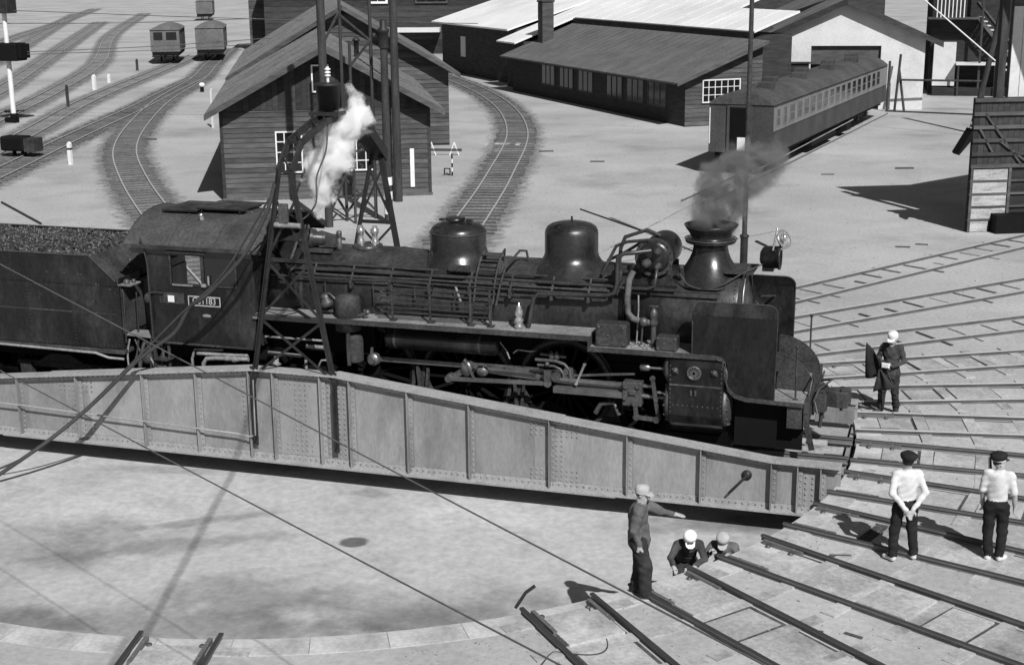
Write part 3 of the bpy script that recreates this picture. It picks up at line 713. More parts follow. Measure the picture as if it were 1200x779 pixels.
# ---- feedwater heater: drum lying across the boiler
b = MB(); FX, FZ = 6.72, 3.46
b.lathe([(0.0, 0.0), (0.24, 0.0), (0.28, 0.03), (0.315, 0.06), (0.315, 1.12), (0.30, 1.20), (0.25, 1.26), (0.14, 1.30), (0, 1.31)], (FX, -0.58, FZ), (0, 1, 0), 32); fw = b.build('feedwater_heater', 'loco_black', loco)
b = MB(); b.lathe([(0.28, 0), (0.355, 0), (0.355, 0.05), (0.31, 0.05)], (FX, -0.54, FZ), (0, 1, 0), 32, smooth=False)
for k in range(18):
    a = 2 * math.pi * k / 18; b.cyl((FX + 0.333 * math.cos(a), -0.56, FZ + 0.333 * math.sin(a)), (FX + 0.333 * math.cos(a), -0.48, FZ + 0.333 * math.sin(a)), 0.018, n=6)
b.build('heater_flange', 'loco_grime', fw)
b = MB()
for y0 in (-0.35, 0.3): b.boxb(FX - 0.30, FX + 0.30, y0 - 0.03, y0 + 0.03, 3.05, 3.28)
b.build('heater_cradle', 'loco_grime', fw)
for (dx, dz, r_, L2) in ((-0.12, -0.1, 0.09, 0.16), (0.08, 0.12, 0.07, 0.13), (0.1, -0.14, 0.06, 0.2), (-0.16, 0.12, 0.05, 0.12)):
    b = MB(); b.lathe([(r_, 0), (r_, L2 * 0.4), (r_ * 0.7, L2 * 0.5), (r_ * 0.75, L2), (0, L2 * 1.05)], (FX + dx, -0.58, FZ + dz), (0, -1, 0), 14); b.build('heater_fitting', 'loco_grime', fw)
def pipe(pts, r, name='pipe', m_='pipe_grey', par=loco, n=9, sp=0):
    b = MB(); b.tube(spline(pts, sp) if sp else pts, r, n); return b.build(name, m_, par)
pipe([(FX - 0.02, -0.72, 3.62), (FX - 0.25, -0.84, 3.60), (6.25, -0.90, 3.58), (6.14, -0.93, 3.52), (6.14, -0.95, 3.05), (6.10, -0.95, 2.86), (5.95, -0.95, 2.80), (5.1, -0.95, 2.77), (4.66, -0.95, 2.76), (4.58, -1.0, 2.68), (4.50, -1.08, 2.15)], 0.042)
pipe([(FX + 0.1, -0.74, 3.30), (FX + 0.12, -0.90, 3.20), (FX + 0.1, -0.92, 3.02), (FX - 0.02, -0.92, 2.96), (FX - 0.4, -0.92, 2.95), (6.02, -0.88, 2.95)], 0.032)
pipe([(6.42, -0.88, 3.26), (6.36, -0.95, 3.12), (6.34, -1.0, 2.75), (6.36, -1.02, 2.52), (6.46, -1.04, 2.42), (6.62, -1.05, 2.38), (6.78, -1.05, 2.37)], 0.058, 'lagged_pipe', 'lagging')
pipe([(FX - 0.1, -0.55, 3.78), (FX - 0.5, -0.5, 3.72), (FX - 0.72, -0.45, 3.62), (FX - 0.8, -0.5, 3.45), (FX - 0.95, -0.6, 3.1)], 0.03)
pipe([(FX + 0.05, -0.2, 3.80), (FX - 0.2, -0.2, 3.90), (FX - 0.6, -0.25, 3.76), (FX - 0.68, -0.25, 3.55), (FX - 0.7, -0.3, 3.2)], 0.036)
pipe([(FX - 0.35, 0.1, 3.62), (6.05, 0.15, 3.40), (5.7, 0.1, 3.22)], 0.03)
b = MB(); b.lathe([(0.04, -0.03), (0.07, 0.0), (0.085, 0.06), (0.06, 0.12), (0.075, 0.15), (0.075, 0.22), (0.05, 0.28), (0.03, 0.3), (0.0, 0.33)], (6.84, -1.05, 2.33), (0, 0, 1), 14); b.cyl((6.84, -1.05, 2.33), (6.84, -1.05, 1.95), 0.05, n=10); b.bar((6.76, -1.05, 2.68), (6.92, -1.05, 2.68), 0.02, 0.02)
b.sph((6.66, -1.07, 2.38), (0.09, 0.08, 0.09), 12, 8); b.cyl((6.64, -1.06, 2.3), (6.62, -1.06, 1.95), 0.02, n=8)
b.build('check_valve', 'dull_steel', loco)
pipe([(6.54, -0.98, 2.85), (6.55, -1.0, 2.6), (6.52, -1.0, 1.95)], 0.014, m_='pipe_pale')
b = MB(); b.lathe([(0.09, 0), (0.10, 0.05), (0.10, 0.2), (0.05, 0.25), (0.05, 0.33), (0.0, 0.35)], (6.08, -0.7, 3.0), (0, -0.1, 1), 14); b.build('clack_valve', 'loco_grime', loco)
b = MB(); b.cyl((7.24, -0.55, 3.16), (7.24, -0.62, 3.30), 0.045, n=10); b.sph((7.24, -0.62, 3.32), 0.05, 10, 6); b.build('smokebox_valve', 'loco_grime', loco)
pipe([(7.22, -0.66, 3.22), (7.4, -0.70, 3.02), (7.7, -0.68, 2.96), (8.0, -0.62, 3.05), (8.3, -0.42, 3.22), (8.68, -0.1, 3.38)], 0.012, 'wiring', 'cable_black', sp=6)
# ---- pipes and handrails along the boiler
for i, (z, y, x0, x1, r) in enumerate(((3.02, -0.66, -0.8, 6.02, 0.028), (2.94, -0.80, -0.35, 6.0, 0.036), (2.86, -0.86, -0.3, 5.98, 0.024), (2.80, -0.91, -0.8, 5.6, 0.020), (2.68, -0.93, 1.4, 4.3, 0.020))):
    pts = [(x0, y, z)] + [(lerp(x0, x1, k / 5), y + random.uniform(-0.006, 0.006), z + random.uniform(-0.008, 0.008)) for k in range(1, 5)] + [(x1, y, z)]
    if i == 1: pts = [(-0.45, -0.9, 2.78), (-0.42, -0.84, 2.9)] + pts[0:]
    pipe(pts, r, 'boiler_pipe', 'pipe_grey' if i != 2 else 'loco_grime')
pipe([(6.2, -0.84, 2.93), (8.0, -0.84, 2.93)], 0.02, 'handrail', 'pipe_grey')
b = MB(); b.boxb(6.35, 7.2, -0.80, -0.74, 2.965, 3.0); b.build('pipe_cover', 'loco_black', loco)
for x in (0.1, 0.9, 1.7, 2.5, 3.3, 4.1, 4.9, 5.6):
    b = MB(); b.bar((x, -0.72, 3.04), (x, -0.95, 2.76), 0.035, 0.02); b.boxb(x - 0.025, x + 0.025, -0.97, -0.78, 2.64, 2.80); b.build('pipe_clip', 'loco_grime', loco)
# small pipes dropping off the boiler
for (x, z1) in ((0.35, 2.15), (1.35, 2.4), (2.2, 2.45), (3.0, 2.5)):
    pipe([(x, -0.93, 2.72), (x + 0.02, -0.95, z1)], 0.016, 'drop_pipe')
pipe([(3.02, -0.90, 2.78), (3.14, -0.95, 2.48)], 0.024, 'drop_pipe', 'pipe_pale')
# ---- cooling coil rack
RY = -1.2
cool = MB()
for k, z in enumerate((2.74, 2.65, 2.56, 2.47, 2.38, 2.29)):
    cool.tube([(1.66, RY, z), (3.84, RY, z)], 0.017, 7)
for k in range(0, 6, 2):
    z0, z1 = 2.74 - 0.09 * k, 2.65 - 0.09 * k
    cool.tube([(1.70, RY, z0), (1.63, RY, z0 - 0.01), (1.60, RY, (z0 + z1) / 2), (1.63, RY, z1 + 0.01), (1.70, RY, z1)], 0.017, 7)
rack = cool.build('cooling_coil', 'pipe_grey', loco)
for x in (1.86, 2.62, 3.42, 3.80):
    b = MB(); b.bar((x, RY - 0.03, 2.13), (x, RY - 0.03, 2.82), 0.04, 0.02, (0, 1, 0)); b.boxb(x - 0.06, x + 0.06, RY - 0.05, RY + 0.1, 2.125, 2.145); b.build('coil_stand', 'loco_grime', rack)
# ---- ladder over the boiler
b = MB(); lad = []
for x in (3.40, 3.78):
    pts = [(x, -1.13, 2.13), (x, -1.10, 2.5)]
    for k in range(7):
        a = R(172 - k * 11.5); rr = brad(x) + 0.17; pts.append((x, rr * math.cos(a), BC + rr * math.sin(a) * 1.05))
    pts.append((x, -0.28, 3.12)); lad.append(pts); b.tube(pts, 0.022, 7)
for i in range(1, 8): b.tube([lad[0][i], lad[1][i]], 0.015, 6)
b.bar(Vector(lad[0][7]), Vector(lad[1][7]), 0.20, 0.02)
b.build('boiler_ladder', 'loco_grime', loco)
pipe([(3.86, -1.05, 2.5), (3.92, -0.95, 2.9), (3.98, -0.8, 3.2), (4.12, -0.35, 3.42), (4.22, -0.25, 3.40), (4.24, -0.22, 3.25)], 0.024, 'grab_rail', 'loco_grime')
# ---- running boards
def board(sd):
    b = MB(); y0, y1 = (-1.36, -0.62) if sd < 0 else (0.62, 1.36)
    b.boxb(-0.95, 5.72, y0, y1, 2.095, 2.12); b.boxb(5.735, 8.02, y0, y1, 1.905, 1.93)
    prev = None
    pts = [(8.02, 1.917), (8.14, 1.89), (8.20, 1.80), (8.21, 1.55), (8.25, 1.36), (8.38, 1.24), (8.58, 1.19), (9.58, 1.165)]
    for (xa, za), (xb, zb) in zip(pts, pts[1:]): b.prism([(xa, y0, za - 0.012), (xb, y0, zb - 0.012), (xb, y0, zb + 0.012), (xa, y0, za + 0.012)], (0, y1 - y0, 0))
    o = b.build('running_board', 'running_board', loco)
    e = MB(); ye = y0 if sd < 0 else y1; ys = (ye - 0.025, ye - 0.002) if sd < 0 else (ye + 0.002, ye + 0.025)
    e.boxb(-0.95, 5.73, ys[0], ys[1], 2.03, 2.125); e.boxb(5.70, 5.735, ys[0], ys[1], 1.84, 2.028); e.boxb(5.737, 8.02, ys[0], ys[1], 1.845, 1.935)
    for (xa, za), (xb, zb) in zip(pts, pts[1:]): e.prism([(xa, ys[0], za - 0.06), (xb, ys[0], zb - 0.06), (xb, ys[0], zb + 0.015), (xa, ys[0], za + 0.015)] if abs(xb - xa) > 0.03 else [(xa - 0.06, ys[0], za), (xb - 0.06, ys[0], zb), (xb + 0.01, ys[0], zb), (xa + 0.01, ys[0], za)], (0, 0.02, 0))
    e.build('valance', 'loco_grime', o)
    s_ = MB(); s_.boxb(5.722, 5.734, y0, y1, 1.93, 2.09); s_.build('riser', 'loco_grime', o)
    return o
rb = board(-1); board(1)
# lower board near the cab
b = MB(); b.boxb(-1.0, 0.35, -1.40, -1.0, 2.02, 2.05); b.build('cab_step_board', 'running_board', loco)
# fittings standing on the running board
b = MB(); b.lathe([(0.0, 0), (0.25, 0), (0.25, 0.58), (0.22, 0.66), (0.10, 0.70), (0, 0.71)], (0.90, -1.12, 1.86), (0, 0, 1), 22); b.build('lubricator_tank', 'loco_grime', loco)
b = MB(); b.cyl((1.12, -1.2, 2.16), (1.34, -1.2, 2.22), 0.03, n=8); b.sph((1.34, -1.2, 2.25), 0.05, 8, 6); b.cyl((1.28, -1.2, 2.12), (1.28, -1.2, 2.3), 0.025, n=8); b.build('cock', 'dull_steel', loco)
b = MB(); b.lathe([(0.02, 0), (0.12, 0.02), (0.14, 0.1), (0.08, 0.18), (0.1, 0.24), (0.02, 0.28)], (0.50, -1.12, 2.28), (-0.3, 0, 1), 14); b.tube([(0.42, -1.15, 2.3), (0.40, -1.17, 2.52), (0.55, -1.17, 2.56), (0.66, -1.15, 2.45)], 0.025, 8); b.tube([(0.3, -1.1, 2.2), (0.6, -1.1, 2.2)], 0.03, 8)
b.build('pump_valve', 'dull_steel', loco)
b = MB(); b.lathe([(0.07, 0), (0.085, 0.02), (0.085, 0.06), (0.05, 0.09), (0.085, 0.13), (0.09, 0.17), (0.055, 0.22), (0.085, 0.26), (0.075, 0.33), (0.05, 0.38), (0.055, 0.41), (0.02, 0.44), (0.02, 0.48), (0, 0.49)], (4.33, -1.13, 2.125), (0, 0, 1), 16); b.build('brass_valve', 'brass', loco)
def riv_box(x0, x1, y0, y1, z0, z1, name):
    b = MB(); b.boxb(x0, x1, y0, y1, z0, z1); o = b.build(name, 'loco_grime', loco, bevel=0.025)
    b = MB()
    for (u, v) in ((0.1, 0.14), (0.9, 0.14), (0.1, 0.86), (0.9, 0.86), (0.4, 0.5)): b.rivet((lerp(x0, x1, u), y0, lerp(z0, z1, v)), (0, -1, 0), 0.028)
    b.build('bolt_heads', 'dull_steel', o, kind='stuff')
riv_box(5.83, 6.40, -1.32, -0.98, 1.935, 2.36, 'tool_box')
riv_box(6.94, 7.32, -1.33, -1.05, 1.935, 2.19, 'sand_box')
b = MB()
for k in range(14): b.sph((random.uniform(6.42, 6.92), random.uniform(-1.3, -1.0), 1.945), (random.uniform(0.02, 0.06), random.uniform(0.02, 0.05), 0.02), 7, 5)
b.build('oil_rags', 'pipe_pale', loco, kind='stuff')
# ---- smoke deflectors
def deflector(sd):
    o_ = []
    def arc(cx, cz, r, a0, a1, n=6): return [(cx + r * math.cos(R(lerp(a0, a1, i / n))), cz + r * math.sin(R(lerp(a0, a1, i / n)))) for i in range(n + 1)]
    ZB = 2.64
    low = [(7.60, 1.94), (8.02, 1.94), (8.15, 1.90), (8.225, 1.80), (8.235, 1.55), (8.27, 1.37), (8.39, 1.26), (8.58, 1.21), (9.07, 1.195), (9.08, ZB), (7.60, ZB)]
    up = [(7.60, ZB), (9.08, ZB)] + arc(9.08 - 0.17, 2.69, 0.17, 0, 90) + arc(7.60 + 0.12, 2.74, 0.12, 90, 180)
    def yy(z): return sd * (1.355 - max(0, z - ZB) * 0.62)
    b = MB(); nl = len(low)
    vs = [(x, yy(z), z) for x, z in low] + [(x, yy(z), z) for x, z in up]
    f1 = tuple(range(nl)); f2 = tuple(range(nl, nl + len(up)))
    if sd < 0: b.add(vs, [f1, f2])
    else: b.add(vs, [tuple(reversed(f1)), tuple(reversed(f2))])
    o = b.build('smoke_deflector', 'loco_black', loco); md = o.modifiers.new('solid', 'SOLIDIFY'); md.thickness = 0.014; md.offset = 0
    e = MB(); edge = [(7.60, 1.95)] + list(reversed(arc(7.72, 2.74, 0.12, 90, 180))) [::1]
    path = [(7.60, 1.95)] + [(7.60, 2.5)] + list(reversed(arc(7.72, 2.74, 0.12, 90, 180))) + list(reversed(arc(8.91, 2.69, 0.17, 0, 90))) + [(9.08, 2.3), (9.07, 1.21)]
    e.tube([(x, yy(z) + sd * 0.004, z) for x, z in path], 0.013, 6); e.build('edge_bead', 'loco_grime', o)
    s_ = MB(); s_.bar((8.2, sd * 1.34, 2.3), (8.2, sd * 0.80, 2.3), 0.03, 0.03); s_.bar((8.7, sd * 1.34, 2.45), (8.5, sd * 0.6, 2.6), 0.03, 0.03); s_.build('deflector_stay', 'loco_grime', o)
deflector(-1); deflector(1)
# curved splash plates at the front
for sd in (-1, 1):
    b = MB(); pts = [(8.9, sd * 0.62, 1.19)] + [(8.9 + 0.78 * math.sin(R(a)), sd * 0.62, 1.19 + 0.68 * math.cos(R(a))) for a in range(0, 91, 10)]
    b.prism(pts, (0, 0.012, 0)); o = b.build('splash_plate', 'loco_grime', loco)
    b = MB(); b.tube([(x, y + 0.006, z) for x, y, z in pts[1:]], 0.012, 6); b.build('edge_bead', 'loco_grime', o)
# ---- headlight
b = MB(); b.lathe([(0, 0), (0.10, 0.01), (0.17, 0.05), (0.20, 0.12), (0.205, 0.34), (0.225, 0.345), (0.225, 0.38), (0.19, 0.38), (0.14, 0.30), (0, 0.24)], (8.56, 0, 3.47), (1, 0, 0), 26); hl = b.build('headlight', 'loco_black', loco)
b = MB(); b.boxb(8.62, 8.82, -0.10, 0.10, 3.22, 3.32); b.build('lamp_bracket', 'loco_black', hl)
b = MB(); b.bar((8.66, 0.12, 3.64), (8.45, 0.16, 3.72), 0.12, 0.012); b.build('lamp_flap', 'loco_black', hl)
b = MB(); b.lathe([(0.0, 0.0), (0.09, 0.03), (0.15, 0.07), (0.175, 0.08), (0.18, 0.06), (0.16, 0.03), (0.10, -0.01), (0, -0.03)], (8.93, 0.02, 3.78), (0.80, -0.42, 0.42), 20); b.sph((8.99, -0.05, 3.84), (0.06, 0.06, 0.07), 10, 7); b.build('lamp_glass_door', 'brass', hl)
b = MB(); b.tube([(8.86, -0.06, 3.62), (8.98, -0.10, 3.66), (9.02, -0.06, 3.78), (8.98, -0.02, 3.95)], 0.028, 8); b.build('lamp_hood', 'brass', hl)  # bright metal curl added for the sparkle above the headlight
b = MB(); b.tube([(8.80, -0.12, 3.60), (8.84, -0.10, 3.85), (8.86, -0.02, 4.0)], 0.02, 7); b.build('lamp_sparkle', 'brass', hl)  # second bright curl, there only to sparkle
# ---- front platform, buffer beam, coupler, stanchions
b = MB(); b.boxb(8.62, 9.58, -0.618, 0.618, 1.145, 1.17); b.build('front_platform', 'running_board', loco)
b = MB(); b.boxb(9.58, 9.66, -1.33, 1.33, 0.74, 1.18); bb = b.build('buffer_beam', 'loco_grime', loco, bevel=0.01)
b = MB()
for yy in (-0.5, 0.5): b.boxb(8.3, 9.58, yy - 0.03, yy + 0.03, 0.75, 1.14)
b.build('main_frame', 'frame_black', loco)
b = MB(); b.boxb(9.66, 9.86, -0.24, 0.24, 0.70, 1.10); b.build('coupler_pocket', 'loco_grime', bb, bevel=0.015)
b = MB(); b.prism([(9.84, -0.12, 0.78), (9.84, 0.12, 0.78), (10.08, 0.16, 0.78), (10.26, 0.20, 0.78), (10.30, 0.10, 0.78), (10.18, 0.05, 0.78), (10.16, -0.05, 0.78), (10.26, -0.10, 0.78), (10.24, -0.19, 0.78), (10.06, -0.20, 0.78)], (0, 0, 0.30)); cp = b.build('knuckle_coupler', 'loco_grime', loco, bevel=0.015)
b = MB(); b.cyl((10.14, -0.12, 0.72), (10.14, -0.12, 1.14), 0.03, n=8); b.build('knuckle_pin', 'dull_steel', cp)
b = MB(); b.tube([(9.72, -1.0, 1.12), (9.74, -0.3, 1.14), (9.95, 0.0, 1.26), (9.74, 0.3, 1.14), (9.72, 1.0, 1.12)], 0.018, 7); b.tube([(9.74, -1.0, 1.12), (9.80, -1.06, 0.92)], 0.018, 7); b.build('uncoupling_lever', 'dull_steel', bb)
for (x, y, z1) in ((9.42, -1.18, 2.12), (9.42, 1.18, 2.12)):
    b = MB(); b.cyl((x, y, 1.17), (x, y, z1), 0.017, n=8); b.sph((x, y, z1 + 0.02), 0.036, 10, 6); b.lathe([(0.05, 0), (0.05, 0.02), (0.02, 0.03)], (x, y, 1.17), n=10); b.build('stanchion', 'loco_grime', loco)
for sd in (-1, 1):
    pipe([(9.68, sd * 0.55, 1.0), (9.78, sd * 0.55, 0.95), (9.84, sd * 0.53, 0.8), (9.80, sd * 0.5, 0.5)], 0.035, 'brake_hose', 'cable_black', bb)
    b = MB(); b.bar((9.6, sd * 1.0, 0.74), (9.72, sd * 0.95, 0.2), 0.10, 0.03, (0, 1, 0)); b.bar((9.62, sd * 1.0, 0.72), (9.2, sd * 1.0, 0.6), 0.06, 0.03); b.build('rail_guard', 'loco_grime', loco)
    b = MB(); b.boxb(9.30, 9.56, sd * 1.22 - 0.12, sd * 1.22 + 0.12, 0.70, 0.725); b.boxb(9.30, 9.56, sd * 1.32 - 0.01, sd * 1.32 + 0.01, 0.70, 1.12); b.build('foot_step', 'loco_grime', loco)
b = MB(); b.boxb(9.68, 9.90, -0.62, -0.34, 0.80, 1.08); b.build('hose_box', 'loco_grime', bb, bevel=0.02)
pipe([(9.62, -0.9, 1.16), (9.66, -0.9, 1.42), (9.66, -0.6, 1.52), (9.66, -0.45, 1.3), (9.64, -0.45, 1.15)], 0.016, 'lever_guard', 'dull_steel', bb)
b = MB()
for sd in (-1, 1): b = MB(); b.boxb(8.35, 9.56, sd * 1.06 - 0.01, sd * 1.06 + 0.01, 0.22, 1.13); b.build('shade_sheet', 'frame_black', loco)  # black sheets added as painted shade over the leading wheels
b = MB(); b.boxb(8.32, 9.5, -1.04, 1.04, 1.0, 1.12); b.build('platform_frame', 'frame_black', loco)
# ---- cylinders
def cylinder(sd):
    b = MB(); yo, yi = sd * 1.42, sd * 0.80
    pr = [(yi, 1.84), (sd * 1.30, 1.84), (sd * 1.39, 1.80), (yo, 1.70), (yo, 0.80), (sd * 1.37, 0.64), (sd * 1.24, 0.55), (yi, 0.55)]
    b.prism([(7.20, y, z) for y, z in pr], (0.98, 0, 0)); o = b.build('cylinder', 'loco_black', loco, bevel=0.03)
    for x, dx in ((8.18, 0.10), (7.20, -0.10)):
        b = MB(); b.lathe([(0.40, 0), (0.40, 0.05), (0.36, 0.07), (0.30, 0.10), (0.0, 0.12)], (x, sd * 1.04, 0.96), (math.copysign(1, dx), 0, 0), 26)
        b.lathe([(0.24, 0), (0.24, 0.06), (0.20, 0.09), (0.12, 0.13), (0.0, 0.14)], (x, sd * 1.14, 1.58), (math.copysign(1, dx), 0, 0), 22)
        for k in range(12):
            a = 2 * math.pi * k / 12; b.cyl((x + dx * 0.4, sd * 1.04 + 0.375 * math.cos(a), 0.96 + 0.375 * math.sin(a)), (x + dx * 0.9, sd * 1.04 + 0.375 * math.cos(a), 0.96 + 0.375 * math.sin(a)), 0.02, n=6)
        b.build('cylinder_cover', 'dull_steel', o)
    b = MB(); b.lathe([(0.13, 0), (0.13, 0.035), (0.10, 0.04), (0.10, 0.02), (0, 0.02)], (7.66, yo, 1.60), (0, sd, 0), 24); 
    for k in range(6):
        a = math.pi * k / 6; b.bar((7.66 - 0.11 * math.cos(a), yo + sd * 0.03, 1.60 - 0.11 * math.sin(a)), (7.66 + 0.11 * math.cos(a), yo + sd * 0.03, 1.60 + 0.11 * math.sin(a)), 0.02, 0.022, (0, 1, 0))
    b.build('relief_valve', 'dull_steel', o)
    for x in (7.32, 8.02):
        b = MB(); b.lathe([(0.06, 0), (0.06, 0.02), (0.03, 0.03), (0.03, 0.06), (0, 0.065)], (x, yo, 1.62), (0, sd, 0), 12); b.bar((x - 0.06, yo + sd * 0.012, 1.66), (x + 0.06, yo + sd * 0.012, 1.58), 0.02, 0.05, (0, 1, 0)); b.build('cylinder_cap', 'dull_steel', o)
    b = MB()
    for x in (7.235, 8.145):
        for k in range(11): b.rivet((x, yo, 0.85 + 0.085 * k), (0, sd, 0), 0.016)
    for k in range(10): b.rivet((7.28 + k * 0.09, yo, 1.36), (0, sd, 0), 0.014); b.rivet((7.28 + k * 0.09, yo, 0.98), (0, sd, 0), 0.016)
    b.build('rivets', 'dull_steel', o, kind='stuff')
    b = MB(); b.boxb(7.22, 8.16, yo + (-0.006 if sd < 0 else 0.002), yo + (-0.002 if sd < 0 else 0.006), 1.345, 1.375); b.boxb(7.60, 7.63, min(yo, yo + sd * 0.03), max(yo, yo + sd * 0.03), 1.18, 1.28); b.boxb(7.68, 7.71, min(yo, yo + sd * 0.03), max(yo, yo + sd * 0.03), 1.18, 1.28); b.build('casing_strip', 'dull_steel', o)
    return o
cylinder(-1); cylinder(1)
# ---- wheels
def wheel_mesh(r, nsp, hub, cw=True, crank=0.33, ang=0):
    t = MB(); t.lathe([(r - 0.07, -0.065), (r + 0.025, -0.065), (r + 0.025, -0.045), (r, -0.035), (r, 0.07), (r - 0.07, 0.07), (r - 0.07, -0.065)], (0, 0, 0), (0, -1, 0), 44, smooth=False)
    w = MB(); w.lathe([(r - 0.13, -0.04), (r - 0.07, -0.05), (r - 0.07, 0.055), (r - 0.13, 0.045), (r - 0.13, -0.04)], (0, 0, 0), (0, -1, 0), 44, smooth=False)
    w.lathe([(0.0, -0.08), (hub, -0.08), (hub, 0.09), (hub * 0.7, 0.10), (hub * 0.6, 0.12), (0, 0.12)], (0, 0, 0), (0, -1, 0), 22)
    for k in range(nsp):
        a = 2 * math.pi * (k + 0.5) / nsp; c, s_ = math.cos(a), math.sin(a)
        w.obox(((hub + r - 0.12) / 2 * c, 0, (hub + r - 0.12) / 2 * s_), (c, 0, s_), (-s_, 0, c), (0, 1, 0), r - 0.10 - hub, 0.05, 0.06)
    if cw:
        pts = [((r - 0.1) * math.cos(R(a)), 0, (r - 0.1) * math.sin(R(a))) for a in range(232, 309, 7)]; pts += [(0.42 * math.cos(R(300)), 0, 0.46 * math.sin(R(300))), (0.42 * math.cos(R(240)), 0, 0.46 * math.sin(R(240)))]
        w.prism([(x, -0.06, z) for x, y, z in pts], (0, 0.09, 0))
        w.prism([(-0.17, -0.11, 0), (0.17, -0.11, 0), (0.12, -0.11, crank), (0.06, -0.11, crank + 0.1), (-0.06, -0.11, crank + 0.1), (-0.12, -0.11, crank)], (0, 0.12, 0))
    return t.mesh('tyre'), w.mesh('wheel')
RW = 0.92; AX = (1.16, 3.12, 5.08); PIN = Vector((0.13, 0, 0.31))
tm, wm = wheel_mesh(RW, 17, 0.16); tm.materials.append(MATS['loco_grime']); wm.materials.append(MATS['frame_black'])
ts, ws = wheel_mesh(0.49, 10, 0.11, False); ts.materials.append(MATS['frame_black']); ws.materials.append(MATS['frame_black'])
tt_, wt_ = wheel_mesh(0.55, 11, 0.12, False); tt_.materials.append(MATS['dull_steel']); wt_.materials.append(MATS['loco_grime'])
def put_wheel(x, sd, r, wme, tme, par, name, turn=0.0):
    w = link(name, wme, None, par); w.location = (x, sd * 0.60, r); w.rotation_euler = (0, turn, 0 if sd < 0 else math.pi)
    t = link('tyre', tme, None, w); return w
for sd in (-1, 1):
    for x in AX: put_wheel(x, sd, RW, wm, tm, loco, 'driving_wheel', 0.38 if sd < 0 else -1.2)
    for x in (6.62, 8.62): put_wheel(x, sd, 0.49, ws, ts, loco, 'leading_wheel', random.random())
    put_wheel(-1.62, sd, 0.55, wt_, tt_, loco, 'trailing_wheel', 0.3)
for x, r in [(a, 0.09) for a in AX] + [(6.62, 0.07), (8.62, 0.07), (-1.62, 0.08)]:
    b = MB(); z = RW if x in AX else (0.49 if x > 6 else 0.55); b.cyl((x, -0.6, z), (x, 0.6, z), r, n=12); b.build('axle', 'frame_black', loco)
b = MB()
for yy in (-0.42, 0.42): b.boxb(-3.2, 8.4, yy - 0.03, yy + 0.03, 0.62, 1.40)
b.boxb(-3.2, -0.6, -1.05, 1.05, 1.02, 1.30); b.boxb(-0.9, 6.8, -0.40, 0.40, 1.30, 1.75); b.build('main_frame', 'frame_black', loco)
for x in (7.7,): 
    b = MB(); b.boxb(6.4, 9.0, -0.50, 0.50, 0.42, 0.66); b.build('bogie_frame', 'frame_black', loco)
